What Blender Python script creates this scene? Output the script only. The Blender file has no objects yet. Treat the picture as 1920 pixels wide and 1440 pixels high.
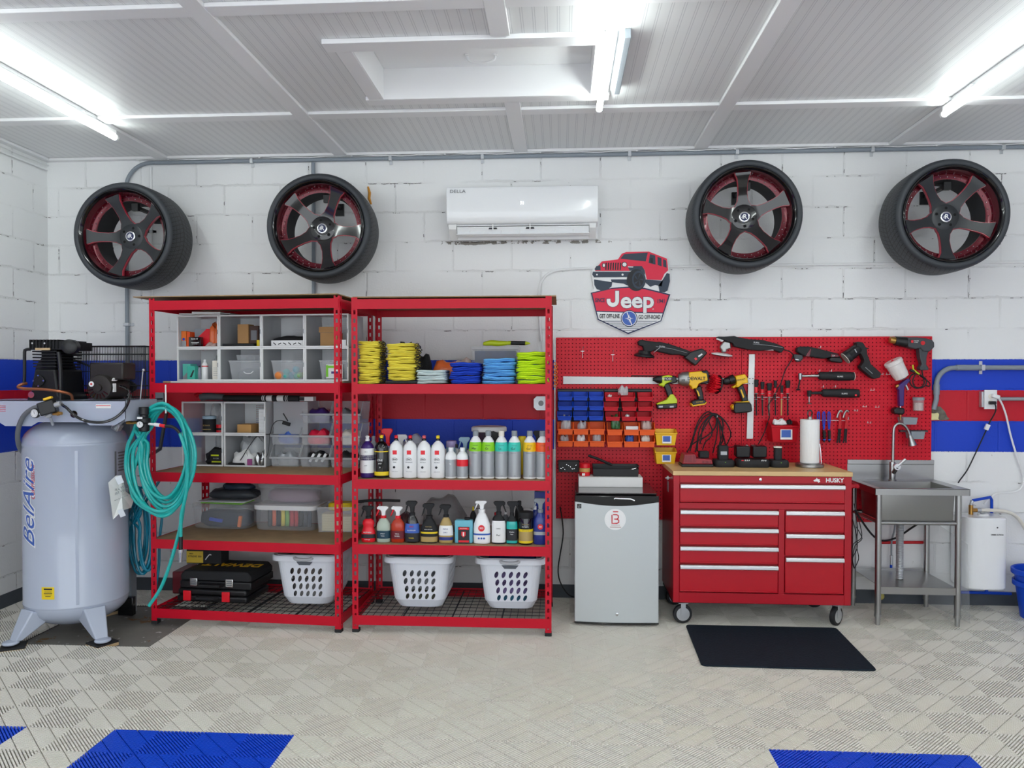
import bpy, bmesh, math, random
from mathutils import Vector, Matrix
import numpy as np
PI = math.pi
sc = bpy.context.scene
C = sc.collection
rnd = random.Random(7)

# ---------------------------------------------------------------- camera
FPX, CAMD, CAMH = 1440.0, 5.39, 1.55
YAW = math.atan(92.0/1440.0); PITCH = math.radians(1.0)
cam = bpy.data.cameras.new('camera'); camo = bpy.data.objects.new('camera', cam); C.objects.link(camo)
cam.sensor_fit = 'HORIZONTAL'; cam.sensor_width = 36.0; cam.lens = 27.0
cam.shift_y = 12.1/1920.0
cam.clip_start = 0.05
camo.location = (0, -CAMD, CAMH)
camo.rotation_euler = (PI/2 - PITCH, 0, YAW)
sc.camera = camo

# ---------------------------------------------------------------- world (bright day outside the open garage door behind the camera)
w = bpy.data.worlds.new('world'); sc.world = w; w.use_nodes = True
bg = w.node_tree.nodes['Background']
bg.inputs[0].default_value = (0.90, 0.95, 1.0, 1); bg.inputs[1].default_value = 1.3
sc.view_settings.view_transform = 'Standard'; sc.view_settings.look = 'None'
sc.view_settings.gamma = 1; sc.view_settings.use_curve_mapping = False
sc.view_settings.exposure = 0.88
TUBE_STRENGTH = 13.0

# ---------------------------------------------------------------- measuring: point of the place seen at a photo point, at depth Y
def _ray(px, py):
    x = (px-960)/FPX; y = (707+FPX*math.tan(PITCH)-py)/FPX
    fy = math.cos(PITCH)+y*math.sin(PITCH); uz = y*math.cos(PITCH)-math.sin(PITCH)
    return x*math.cos(YAW)-fy*math.sin(YAW), x*math.sin(YAW)+fy*math.cos(YAW), uz
def at(px, py, Y=0.0):
    a, b, c = _ray(px, py); t = (Y+CAMD)/b
    return Vector((a*t, Y, CAMH+c*t))
def mpp(Y): return (CAMD+Y)/FPX          # metres per photo pixel at depth Y

# ---------------------------------------------------------------- materials
MATS = {}
def srgb(c):
    if isinstance(c, str): c = tuple(int(c[i:i+2], 16) for i in (0, 2, 4))
    return tuple(((v/255.0)/12.92 if v/255.0 <= 0.04045 else ((v/255.0+0.055)/1.055)**2.4) for v in c)+(1,)
def mat(name, col, rough=0.5, metal=0.0, alpha=1.0, emit=0, bump=0.0, bscale=60, coat=0.0, vary=0.0, trans=0.0, spec=0.5, vscale=8.0):
    if name in MATS: return MATS[name]
    m = bpy.data.materials.new(name); m.use_nodes = True; nt = m.node_tree; N = nt.nodes; L = nt.links
    p = N['Principled BSDF']; c = srgb(col)
    p.inputs['Base Color'].default_value = c; p.inputs['Roughness'].default_value = rough
    p.inputs['Metallic'].default_value = metal; p.inputs['Alpha'].default_value = alpha
    p.inputs['Specular IOR Level'].default_value = spec
    if coat: p.inputs['Coat Weight'].default_value = coat; p.inputs['Coat Roughness'].default_value = 0.06
    if trans: p.inputs['Transmission Weight'].default_value = trans
    if emit:
        p.inputs['Emission Color'].default_value = c; p.inputs['Emission Strength'].default_value = emit
    if bump or vary:
        tc = N.new('ShaderNodeTexCoord'); nz = N.new('ShaderNodeTexNoise'); nz.inputs['Scale'].default_value = bscale if bump else vscale
        nz.inputs['Detail'].default_value = 4; L.new(tc.outputs['Object'], nz.inputs['Vector'])
        if bump:
            b = N.new('ShaderNodeBump'); b.inputs['Strength'].default_value = bump; b.inputs['Distance'].default_value = 0.004
            L.new(nz.outputs['Fac'], b.inputs['Height']); L.new(b.outputs['Normal'], p.inputs['Normal'])
        if vary:
            n2 = N.new('ShaderNodeTexNoise'); n2.inputs['Scale'].default_value = vscale; n2.inputs['Detail'].default_value = 5
            L.new(tc.outputs['Object'], n2.inputs['Vector'])
            mx = N.new('ShaderNodeMix'); mx.data_type = 'RGBA'; mx.blend_type = 'MULTIPLY'; mx.inputs['Factor'].default_value = 1
            rr = N.new('ShaderNodeMapRange'); rr.inputs['From Min'].default_value = 0.3; rr.inputs['From Max'].default_value = 0.7
            rr.inputs['To Min'].default_value = 1-vary; rr.inputs['To Max'].default_value = 1.0
            L.new(n2.outputs['Fac'], rr.inputs['Value']); L.new(rr.outputs['Result'], mx.inputs['B'])
            mx.inputs['A'].default_value = c; L.new(mx.outputs['Result'], p.inputs['Base Color'])
    MATS[name] = m
    return m
M = {}
def defm(k, *a, **kw): M[k] = mat(k, *a, **kw)
defm('rack_red', 'C40726', 0.42, spec=0.3)
defm('hp_red', 'AE0A20', 0.34, spec=0.4)
defm('drawer_red', 'B8081F', 0.32, spec=0.4)
defm('white', 'EDEEEE', 0.45)
defm('gloss_white', 'F2F4F6', 0.22, coat=0.5)
defm('cream', 'E6E1D5', 0.5)
defm('black', '101114', 0.42)
defm('soft_black', '1B1C1F', 0.7)
defm('gloss_black', '0B0C0F', 0.12, coat=0.6)
defm('tyre', '17191C', 0.62, bump=0.15, bscale=180)
defm('spoke', '24282C', 0.38)
defm('rim_red', '5E0A1C', 0.25, metal=0.45, coat=0.3)
defm('rim_line', 'A8263A', 0.3, coat=0.4)
defm('chrome', 'D8DADC', 0.14, metal=1.0)
defm('steel', 'A9AAA9', 0.30, metal=1.0, bump=0.03, bscale=25)
defm('steel_dull', 'A9AAA8', 0.42, metal=0.9)
defm('zinc', 'C9CCCF', 0.4, metal=0.7)
defm('alu', 'E4E6E8', 0.36, metal=0.75)
defm('grey', '8D949B', 0.5)
defm('conduit', '8A939C', 0.42)
defm('dark_grey', '3C4045', 0.5)
defm('mid_grey', '6B6F74', 0.55)
defm('tank', 'B4BDCE', 0.25, coat=0.5, bump=0.04, bscale=12)
defm('cast', '1A1B1D', 0.45, metal=0.3)
defm('motor', '2E2A28', 0.4, metal=0.3)
defm('copper', 'A9694A', 0.3, metal=0.9)
defm('brass', 'B48A4A', 0.32, metal=0.9)
defm('teal', '12B0AA', 0.3, coat=0.4)
defm('teal_dark', '0A7C98', 0.35, coat=0.3)
defm('yellow', 'F0D21C', 0.45)
defm('tool_yellow', 'F4C010', 0.42)
defm('lime', 'C4D61E', 0.42)
defm('red', 'D0121E', 0.4)
defm('bright_red', 'E8182A', 0.38)
defm('blue', '0A48C8', 0.42, spec=0.35)
defm('bin_blue', '0A44C0', 0.45, spec=0.25)
defm('bin_red', 'C80A20', 0.45, spec=0.25)
defm('bin_orange', 'F4601A', 0.45, spec=0.3)
defm('orange', 'F07820', 0.45)
defm('green', '7FD02A', 0.45)
defm('purple', '3A2478', 0.4)
defm('clear', 'E8EEF2', 0.12, alpha=0.16)
defm('frost', 'E6EAEE', 0.25, alpha=0.22)
defm('frost_side', 'D0D3D6', 0.3, alpha=0.42)
defm('film', 'E8ECEE', 0.12, alpha=0.5, bump=0.8, bscale=70)
defm('paper', 'F2F2F0', 0.8)
defm('cardboard', 'B58A58', 0.8, vary=0.12)
defm('board', 'A88B66', 0.75, vary=0.22, vscale=14)
defm('ply_edge', 'C9AE84', 0.75)
defm('mat_black', '16232E', 0.8, bump=0.9, bscale=90, vary=0.3, vscale=60, spec=0.25)
defm('ink', '22242A', 0.6)
defm('ink_grey', '77797D', 0.6)
defm('navy', '1B2450', 0.5)
defm('sign_red', 'E61C44', 0.5)
defm('sign_blue', '3C62B8', 0.5)
defm('sign_slate', '2C3A4C', 0.5)

# ---------------------------------------------------------------- mesh builder
def rotm(e): return Matrix.Rotation(e[2], 3, 'Z') @ Matrix.Rotation(e[1], 3, 'Y') @ Matrix.Rotation(e[0], 3, 'X')
class MB:
    def __init__(s): s.v = []; s.f = []; s.m = []
    def add(s, vs, fs, mi=0):
        o = len(s.v); s.v += [tuple(v) for v in vs]; s.f += [tuple(i+o for i in f) for f in fs]; s.m += [mi]*len(fs); return s
    def box(s, c, sz, mi=0, rot=None):
        hx, hy, hz = sz[0]/2, sz[1]/2, sz[2]/2
        P = [Vector((a*hx, b*hy, d*hz)) for a in (-1, 1) for b in (-1, 1) for d in (-1, 1)]
        if rot is not None:
            R = rotm(rot) if isinstance(rot, tuple) else rot
            P = [R @ p for p in P]
        c = Vector(c); P = [p+c for p in P]
        return s.add(P, [(0,1,3,2), (4,6,7,5), (0,4,5,1), (2,3,7,6), (0,2,6,4), (1,5,7,3)], mi)
    def bx(s, x0, x1, y0, y1, z0, z1, mi=0):
        return s.box(((x0+x1)/2, (y0+y1)/2, (z0+z1)/2), (abs(x1-x0), abs(y1-y0), abs(z1-z0)), mi)
    def ring(s, c, R, pts): return [Vector(c)+R @ Vector(p) for p in pts]
    def cyl(s, p0, p1, r0, r1=None, n=16, mi=0, cap=True):
        if r1 is None: r1 = r0
        p0 = Vector(p0); p1 = Vector(p1); d = p1-p0
        q = d.to_track_quat('Z', 'Y').to_matrix()
        a = [p0+q @ Vector((r0*math.cos(t), r0*math.sin(t), 0)) for t in [2*PI*i/n for i in range(n)]]
        b = [p1+q @ Vector((r1*math.cos(t), r1*math.sin(t), 0)) for t in [2*PI*i/n for i in range(n)]]
        fs = [(i, (i+1) % n, n+(i+1) % n, n+i) for i in range(n)]
        if cap: fs += [tuple(range(n-1, -1, -1)), tuple(range(n, 2*n))]
        return s.add(a+b, fs, mi)
    def lathe(s, prof, o=(0,0,0), n=24, mi=0, R=None, sx=1, sy=1, cap=True, mis=None, pw=2.0):
        # profile of (radius, height) turned about local Z; pw > 2 gives a rounded-square section
        o = Vector(o); vs = []; k = len(prof)
        for (r, z) in prof:
            for i in range(n):
                t = 2*PI*i/n; ca, sa = math.cos(t), math.sin(t)
                if pw != 2.0:
                    g = (abs(ca)**pw+abs(sa)**pw)**(-1/pw); ca *= g; sa *= g
                p = Vector((r*ca*sx, r*sa*sy, z))
                vs.append(o+(R @ p if R is not None else p))
        base = len(s.v)
        s.v += [tuple(v) for v in vs]
        for j in range(k-1):
            for i in range(n):
                s.f.append((base+j*n+i, base+j*n+(i+1) % n, base+(j+1)*n+(i+1) % n, base+(j+1)*n+i)); s.m.append(mis[j] if mis else mi)
        if cap:
            if prof[0][0] > 1e-6: s.f.append(tuple(base+i for i in range(n-1, -1, -1))); s.m.append(mis[0] if mis else mi)
            if prof[-1][0] > 1e-6: s.f.append(tuple(base+(k-1)*n+i for i in range(n))); s.m.append(mis[-1] if mis else mi)
        return s
    def tube(s, pts, r, n=8, mi=0, closed=False, smooth=0, cap=True):
        pts = [Vector(p) for p in pts]
        for _ in range(smooth): pts = subdiv(pts, closed)
        k = len(pts); vs = []; up = None
        for i in range(k):
            if closed: d = pts[(i+1) % k]-pts[i-1]
            else: d = pts[min(i+1, k-1)]-pts[max(i-1, 0)]
            if d.length < 1e-9: d = Vector((0, 0, 1))
            d.normalize()
            if up is None: up = d.orthogonal().normalized()
            else:
                up = up-d*up.dot(d)
                up = up.normalized() if up.length > 1e-6 else d.orthogonal().normalized()
            b = d.cross(up); rr = r(i/(k-1)) if callable(r) else r
            vs += [pts[i]+(up*math.cos(t)+b*math.sin(t))*rr for t in [2*PI*j/n for j in range(n)]]
        fs = []
        for i in range(k if closed else k-1):
            a = i*n; c = ((i+1) % k)*n
            fs += [(a+j, a+(j+1) % n, c+(j+1) % n, c+j) for j in range(n)]
        if not closed and cap: fs += [tuple(range(n-1, -1, -1)), tuple((k-1)*n+j for j in range(n))]
        return s.add(vs, fs, mi)
    def prism(s, poly, y0, y1, mi=0, fn=None):
        # polygon in (x, z) pushed through y0..y1 ; fn maps (x, y, z) to place
        n = len(poly); fn = fn or (lambda x, y, z: (x, y, z))
        ar = sum(poly[i][0]*poly[(i+1) % n][1]-poly[(i+1) % n][0]*poly[i][1] for i in range(n))
        if ar < 0: poly = poly[::-1]
        if y0 > y1: y0, y1 = y1, y0
        vs = [fn(x, y0, z) for x, z in poly]+[fn(x, y1, z) for x, z in poly]
        fs = [tuple(range(n)), tuple(range(2*n-1, n-1, -1))]+[(i, n+i, n+(i+1) % n, (i+1) % n) for i in range(n)]
        return s.add(vs, fs, mi)
    def sph(s, c, r, n=12, mi=0, sc3=(1,1,1)):
        k = max(4, n//2); prof = [(max(1e-7, math.sin(PI*j/k)), -math.cos(PI*j/k)) for j in range(k+1)]
        return s.lathe([(a*r, b*r) for a, b in prof], c, n, mi, R=Matrix.Diagonal(sc3).to_3x3(), cap=False)
    def text(s, body, o, size, mi=0, R=None, ext=0.0006, align='CENTER', sx=1.0, bold=0.0, shear=0.0):
        # flat lettering standing in the xz plane facing -y at o
        me = text_mesh(body, ext, align, bold, shear)
        R = R or Matrix.Identity(3); o = Vector(o)
        B = Matrix(((1,0,0), (0,0,-1), (0,1,0)))
        vs = [o+R @ (B @ Vector((v[0]*size*sx, v[1]*size, v[2]*1.0))) for v in me[0]]
        return s.add(vs, me[1], mi)
    def build(s, name, mats, parent=None, smooth=35, bevel=0, seg=2, loc=None, solid=0):
        me = bpy.data.meshes.new(name); me.from_pydata(s.v, [], s.f)
        if not isinstance(mats, (list, tuple)): mats = [mats]
        for m in mats: me.materials.append(m)
        if len(mats) > 1: me.polygons.foreach_set('material_index', s.m)
        me.update()
        if smooth:
            me.polygons.foreach_set('use_smooth', [True]*len(me.polygons)); me.set_sharp_from_angle(angle=math.radians(smooth))
        o = bpy.data.objects.new(name, me); C.objects.link(o)
        if parent is not None: o.parent = parent
        if loc is not None: o.location = loc
        if solid:
            q = o.modifiers.new('solid', 'SOLIDIFY'); q.thickness = solid; q.offset = 0
        if bevel:
            b = o.modifiers.new('bevel', 'BEVEL'); b.width = bevel; b.segments = seg; b.limit_method = 'ANGLE'; b.angle_limit = math.radians(40)
        return o
_T = {}
def text_mesh(body, ext, align, bold, shear):
    k = (body, ext, align, bold, shear)
    if k in _T: return _T[k]
    cu = bpy.data.curves.new('t', 'FONT'); cu.body = body; cu.size = 1.0; cu.align_x = align; cu.align_y = 'CENTER'
    cu.extrude = ext; cu.offset = bold; cu.shear = shear; cu.resolution_u = 3
    ob = bpy.data.objects.new('t', cu); C.objects.link(ob)
    dg = bpy.context.evaluated_depsgraph_get(); me = bpy.data.meshes.new_from_object(ob.evaluated_get(dg))
    _T[k] = ([tuple(v.co) for v in me.vertices], [tuple(p.vertices) for p in me.polygons])
    bpy.data.objects.remove(ob); bpy.data.curves.remove(cu); bpy.data.meshes.remove(me)
    return _T[k]
def subdiv(p, closed=False):
    out = []; k = len(p)
    for i in range(k if closed else k-1):
        a, b = p[i], p[(i+1) % k]; pa = p[i-1] if (closed or i > 0) else a; nb = p[(i+2) % k] if (closed or i+2 < k) else b
        out += [a, (a+b)*0.5625-(pa+nb)*0.0625]
    if not closed: out.append(p[-1])
    return out
def spline(pts, n=3, closed=False):
    pts = [Vector(p) for p in pts]
    for _ in range(n): pts = subdiv(pts, closed)
    return pts
def thing(name, label, cat, loc=(0,0,0), rz=0, group=None):
    o = bpy.data.objects.new(name, None); C.objects.link(o); o.empty_display_size = 0.05
    o.location = loc; o.rotation_euler = (0, 0, rz); o['label'] = label; o['category'] = cat
    if group: o['group'] = group
    return o
def tag(o, label, cat, group=None):
    o['label'] = label; o['category'] = cat
    if group: o['group'] = group
    return o
def struct(o): o['kind'] = 'structure'; return o
def dup(root, loc=None, rz=None, label=None, group=None):
    r = root.copy(); C.objects.link(r)
    if loc is not None: r.location = loc
    if rz is not None: r.rotation_euler = (0, 0, rz)
    if label: r['label'] = label
    if group: r['group'] = group
    for ch in list(root.children):
        c = ch.copy(); C.objects.link(c); c.parent = r
        for g in list(ch.children):
            d = g.copy(); C.objects.link(d); d.parent = c
    return r
ORD = ['topmost', 'second from the top', 'third from the top', 'fourth from the top', 'fifth from the top', 'sixth from the top',
       'seventh from the top', 'eighth from the top', 'ninth from the top', 'tenth from the top', 'eleventh from the top', 'twelfth from the top', 'lowest']
def bw(mb, name, mats, parent=None, **kw):
    # shapes given in place; moved so that they hang on their parent's origin
    o = Vector((0, 0, 0)); p = parent
    while p is not None: o += p.location; p = p.parent
    if parent is not None: mb.v = [(v[0]-o.x, v[1]-o.y, v[2]-o.z) for v in mb.v]
    return mb.build(name, mats, parent, **kw)
def solo(mb, name, mats, label, cat, group=None, **kw):
    # a thing of one mesh: its origin is put at the middle of its base
    xs = [v[0] for v in mb.v]; ys = [v[1] for v in mb.v]; zs = [v[2] for v in mb.v]
    o = ((min(xs)+max(xs))/2, (min(ys)+max(ys))/2, min(zs))
    mb.v = [(v[0]-o[0], v[1]-o[1], v[2]-o[2]) for v in mb.v]
    return tag(mb.build(name, mats, None, loc=o, **kw), label, cat, group)
def rect(px0, py0, px1, py1, Y):
    a = at(px0, py1, Y); b = at(px1, py0, Y); return a.x, b.x, a.z, b.z     # x0, x1, z0, z1
RF = rotm((PI/2, 0, 0))
# ================================================================ THE SETTING
CEIL = 3.13; XL = -3.735; XR = 4.3; YB = -7.2
def node_mat(name): 
    m = bpy.data.materials.new(name); m.use_nodes = True
    return m, m.node_tree.nodes, m.node_tree.links, m.node_tree.nodes['Principled BSDF']
def mth(N, L, op, a, b=None, clamp=False):
    n = N.new('ShaderNodeMath'); n.operation = op; n.use_clamp = clamp
    for i, v in enumerate((a, b)):
        if v is None: continue
        if isinstance(v, (int, float)): n.inputs[i].default_value = v
        else: L.new(v, n.inputs[i])
    return n.outputs[0]
def mixc(N, L, f, a, b):
    n = N.new('ShaderNodeMix'); n.data_type = 'RGBA'
    for i, v in ((0, f), (6, a), (7, b)):
        if isinstance(v, (int, float)): n.inputs[i].default_value = v
        elif isinstance(v, tuple): n.inputs[i].default_value = v
        else: L.new(v, n.inputs[i])
    return n.outputs[2]
def noise(N, L, vec, s, d=4, r=0.5):
    n = N.new('ShaderNodeTexNoise'); n.inputs['Scale'].default_value = s; n.inputs['Detail'].default_value = d; n.inputs['Roughness'].default_value = r
    L.new(vec, n.inputs['Vector']); return n.outputs['Fac']
def block_wall(name, axis, ph):
    m, N, L, P = node_mat(name)
    tc = N.new('ShaderNodeTexCoord'); sp = N.new('ShaderNodeSeparateXYZ'); L.new(tc.outputs['Object'], sp.inputs[0])
    h = sp.outputs[axis]; z = sp.outputs['Z']; ob = tc.outputs['Object']
    n1 = noise(N, L, ob, 7, 5, 0.65); n2 = noise(N, L, ob, 26, 4, 0.6); n3 = noise(N, L, ob, 2.6, 2); n4 = noise(N, L, ob, 90, 3)
    wob = mth(N, L, 'MULTIPLY', mth(N, L, 'SUBTRACT', n1, 0.5), 0.035)
    wob2 = mth(N, L, 'MULTIPLY', mth(N, L, 'SUBTRACT', n2, 0.5), 0.014)
    hh = mth(N, L, 'ADD', mth(N, L, 'ADD', h, ph), wob2); zz = mth(N, L, 'ADD', mth(N, L, 'ADD', z, wob), wob2)
    cb = N.new('ShaderNodeCombineXYZ'); L.new(hh, cb.inputs[0]); L.new(zz, cb.inputs[1])
    def brick(ms, sm):
        b = N.new('ShaderNodeTexBrick'); L.new(cb.outputs[0], b.inputs['Vector']); b.offset = 0.5; b.squash = 1
        b.inputs['Scale'].default_value = 1; b.inputs['Brick Width'].default_value = 0.413; b.inputs['Row Height'].default_value = 0.2087
        b.inputs['Mortar Size'].default_value = ms; b.inputs['Mortar Smooth'].default_value = sm; b.inputs['Bias'].default_value = 0
        return b.outputs['Fac']
    vis = mth(N, L, 'MULTIPLY', mth(N, L, 'SUBTRACT', n3, 0.36), 4.0, clamp=True)
    thin = brick(0.0022, 0.2); wide = brick(0.009, 0.6); stain = brick(0.022, 1.0)
    gap = mth(N, L, 'MULTIPLY', thin, mth(N, L, 'GREATER_THAN', mth(N, L, 'ADD', mth(N, L, 'MULTIPLY', n1, 0.7), mth(N, L, 'MULTIPLY', n2, 0.5)), 0.665))
    gap = mth(N, L, 'MULTIPLY', gap, mth(N, L, 'GREATER_THAN', vis, .35))
    chip = mth(N, L, 'MULTIPLY', mth(N, L, 'GREATER_THAN', stain, 0.35), mth(N, L, 'GREATER_THAN', mth(N, L, 'ADD', mth(N, L, 'MULTIPLY', n2, 0.55), mth(N, L, 'MULTIPLY', n1, 0.5)), 0.665))
    # stripes painted one block course high
    zr = mth(N, L, 'ADD', z, mth(N, L, 'MULTIPLY', mth(N, L, 'SUBTRACT', n4, 0.5), 0.008))
    g = lambda t: mth(N, L, 'GREATER_THAN', zr, t)
    white = srgb('ECEDED'); blue = srgb('053FC6'); red = srgb('C40822')
    dirt = mth(N, L, 'MULTIPLY', mth(N, L, 'GREATER_THAN', noise(N, L, ob, 16, 6, 0.7), 0.70), 0.6)
    wcol = mixc(N, L, mth(N, L, 'MULTIPLY', mth(N, L, 'MULTIPLY', wide, vis), 0.24), white, srgb('B5B6B3'))
    wcol = mixc(N, L, dirt, wcol, srgb('B9B4A8'))
    col = mixc(N, L, g(1.0435), wcol, blue); col = mixc(N, L, g(1.252), col, red); col = mixc(N, L, g(1.461), col, blue); col = mixc(N, L, g(1.67), col, wcol)
    if axis == 'X':
        bad = mth(N, L, 'MULTIPLY', mth(N, L, 'LESS_THAN', mth(N, L, 'ABSOLUTE', mth(N, L, 'SUBTRACT', zz, 2.495)), 0.011), mth(N, L, 'LESS_THAN', mth(N, L, 'ABSOLUTE', mth(N, L, 'ADD', h, 0.27)), 0.62))
        chip = mth(N, L, 'MAXIMUM', chip, mth(N, L, 'MULTIPLY', bad, mth(N, L, 'GREATER_THAN', mth(N, L, 'ADD', mth(N, L, 'MULTIPLY', n2, .6), mth(N, L, 'MULTIPLY', n1, .4)), .5)))
    instripe = mth(N, L, 'MULTIPLY', g(1.0435), mth(N, L, 'SUBTRACT', 1, g(1.67)))
    nogap = mth(N, L, 'SUBTRACT', 1, mth(N, L, 'MULTIPLY', instripe, 0.92))
    col = mixc(N, L, mth(N, L, 'MULTIPLY', chip, nogap), col, srgb('8C8880'))
    col = mixc(N, L, mth(N, L, 'MULTIPLY', gap, nogap), col, srgb('3E3A38'))
    L.new(col, P.inputs['Base Color']); P.inputs['Roughness'].default_value = 0.55
    hgt = mth(N, L, 'SUBTRACT', mth(N, L, 'MULTIPLY', n4, 0.25), mth(N, L, 'ADD', mth(N, L, 'MULTIPLY', mth(N, L, 'MULTIPLY', wide, vis), 0.7), mth(N, L, 'ADD', mth(N, L, 'MULTIPLY', gap, 1.2), mth(N, L, 'MULTIPLY', chip, 0.6))))
    hgt = mth(N, L, 'ADD', hgt, mth(N, L, 'MULTIPLY', n1, 0.5))
    b = N.new('ShaderNodeBump'); b.inputs['Strength'].default_value = 0.75; b.inputs['Distance'].default_value = 0.006
    L.new(hgt, b.inputs['Height']); L.new(b.outputs['Normal'], P.inputs['Normal'])
    return m
wb = block_wall('painted block back wall', 'X', 2.0); wl = block_wall('painted block side wall', 'Y', 0.15)
struct(MB().bx(XL-0.15, XR+0.15, 0.0, 0.15, 0, CEIL+0.1).build('wall_back', wb, smooth=0))
struct(MB().bx(XL-0.15, XL, YB, 0.0, 0, CEIL+0.1).build('wall_left', wl, smooth=0))
struct(MB().bx(XR, XR+0.15, YB, 0.0, 0, CEIL+0.1).build('wall_right', wl, smooth=0))
defm('kick_grey', '4A5158', 0.6, vary=0.2)
struct(MB().bx(XL+0.004, XR, -0.006, 0.0, 0.0, 0.092).build('baseboard_back', M['kick_grey'], smooth=0))
struct(MB().bx(XL, XL+0.006, -3.0, -0.006, 0.0, 0.092).build('baseboard_left', M['kick_grey'], smooth=0))

# ---- ceiling: beadboard panels between flat battens, with a recessed loft hatch
m, N, L, P = node_mat('white beadboard')
tc = N.new('ShaderNodeTexCoord'); sp = N.new('ShaderNodeSeparateXYZ'); L.new(tc.outputs['Object'], sp.inputs[0])
def groove(off, wd):
    u = mth(N, L, 'FRACT', mth(N, L, 'DIVIDE', mth(N, L, 'ADD', sp.outputs['X'], 10+off), 0.054))
    return mth(N, L, 'LESS_THAN', u, wd)
gr = mth(N, L, 'MAXIMUM', groove(0, 0.06), groove(0.010, 0.06))
L.new(mixc(N, L, gr, srgb('E9EAEA'), srgb('D0D1D3')), P.inputs['Base Color']); P.inputs['Roughness'].default_value = 0.4
b = N.new('ShaderNodeBump'); b.inputs['Strength'].default_value = 0.3; b.inputs['Distance'].default_value = 0.003; b.invert = True
L.new(gr, b.inputs['Height']); L.new(b.outputs['Normal'], P.inputs['Normal'])
bead = m
HX0, HX1, HY0, HY1 = -1.0, 0.165, -1.74, -1.10
cl = MB()
for (x0, x1, y0, y1) in ((XL-.1, HX0, YB, 0.1), (HX1, XR+.1, YB, 0.1), (HX0, HX1, YB, HY0), (HX0, HX1, HY1, 0.1)):
    cl.bx(x0, x1, y0, y1, CEIL, CEIL+0.03)
ceil = struct(cl.build('ceiling', bead, smooth=0))
defm('trim_white', 'F0F0F1', 0.4)
BX = (-2.85, -1.55, -0.28, 0.95, 2.24, 3.5); BY = (-0.84, -2.17, -3.4, -4.65, -5.9)
bt = MB()
bt.bx(XL, XR, -0.05, 0, CEIL-0.02, CEIL-0.0005); bt.bx(XL, XL+0.05, YB, -0.05, CEIL-0.02, CEIL-0.0005)
BW = 0.045
def cutspan(a, b, cuts):                     # leave the hatch frame clear
    out = [(a, b)]
    for c0, c1 in cuts:
        nx = []
        for p, q in out:
            if c1 <= p or c0 >= q: nx.append((p, q)); continue
            if p < c0: nx.append((p, c0))
            if q > c1: nx.append((c1, q))
        out = nx
    return out
for x in BX:
    for p, q in cutspan(YB, -0.05, [(-1.86, -1.02)] if x == -0.28 else []): bt.bx(x-BW, x+BW, p, q, CEIL-0.022, CEIL-0.0005)
for y in BY:
    xs = [XL+.05]+list(BX)+[XR]
    for i in range(len(xs)-1):
        bt.bx(xs[i]+(BW if i else 0), xs[i+1]-(BW if i < len(xs)-2 else 0), y-BW, y+BW, CEIL-0.020, CEIL-0.0005)
struct(bt.build('trim_1', M['trim_white'], bevel=0.003))
hf = MB()
hf.bx(HX0-0.12, HX1+0.02, HY0-0.10, HY0, CEIL-0.024, CEIL-0.0005); hf.bx(HX0-0.10, HX1+0.10, HY1, HY1+0.09, CEIL-0.022, CEIL-0.0005)
hf.bx(HX0-0.08, HX0, HY0, HY1, CEIL-0.022, CEIL-0.0005); hf.bx(HX1, HX1+0.09, HY0-0.1, HY1, CEIL-0.022, CEIL-0.0005)
struct(hf.build('trim_2', M['trim_white'], bevel=0.003))
hw = MB(); T = 0.02
hw.bx(HX0, HX0+.004, HY0, HY1, CEIL-.021, CEIL+0.17); hw.bx(HX1-.004, HX1, HY0, HY1, CEIL-.021, CEIL+0.17)
hw.bx(HX0+.004, HX1-.004, HY0, HY0+.004, CEIL-.021, CEIL+0.17); hw.bx(HX0+.004, HX1-.004, HY1-.004, HY1, CEIL-.021, CEIL+0.17)
struct(hw.build('trim_3', M['trim_white'], smooth=0))
hd = struct(MB().bx(HX0+.005, HX1-.005, HY0+.005, HY1-.005, CEIL+0.15, CEIL+0.168).build('door_1', M['trim_white'], smooth=0))
hx, hy, hz = -0.43, -1.25, CEIL+0.15
MB().tube(spline([(hx-.075, hy, hz), (hx-.07, hy, hz-.025), (hx-.03, hy, hz-.04), (hx+.03, hy, hz-.04), (hx+.07, hy, hz-.025), (hx+.075, hy, hz)], 2), 0.006).box((hx-.078, hy, hz-.003), (.02, .045, .006)).box((hx+.078, hy, hz-.003), (.02, .045, .006)).build('handle', M['trim_white'], hd)

# ---- floor: concrete slab, ribbed interlocking tiles
m, N, L, P = node_mat('bare concrete')
tc = N.new('ShaderNodeTexCoord'); ob = tc.outputs['Object']
c = mixc(N, L, noise(N, L, ob, 3, 6, 0.6), srgb('5E5B55'), srgb('8A8780'))
c = mixc(N, L, mth(N, L, 'GREATER_THAN', noise(N, L, ob, 4.3, 5, 0.7), 0.62), c, srgb('7A5A38'))
c = mixc(N, L, mth(N, L, 'GREATER_THAN', noise(N, L, ob, 22, 3, 0.6), 0.68), c, srgb('C9C8C4'))
L.new(c, P.inputs['Base Color']); P.inputs['Roughness'].default_value = 0.8
struct(MB().bx(XL-.15, XR+.15, YB, 0.15, -0.06, -0.017).build('floor', m, smooth=0))
QX0, QY0, Q = -0.345, -2.155, 0.2015                  # quadrant grid (tiles are 2 x 2 quadrants)
def quadkind(i, j):
    x = QX0+(i+.5)*Q; y = QY0+(j+.5)*Q
    if y > -0.01 or x < XL+.02 or x > XR: return None
    if -3.25 < x < -2.42 and -1.19 < y < -0.40: return None   # cut out round the compressor
    ti = math.floor(i/2); tj = math.floor(j/2)
    if tj < 0 and tj >= -3:
        if ti in (-4, -3) or ti in (3, 4) or ti in (-6,) : return 1
    return 0
NR, HZ = 12, 0.0125
vv, ff, mi = [], [], []
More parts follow.
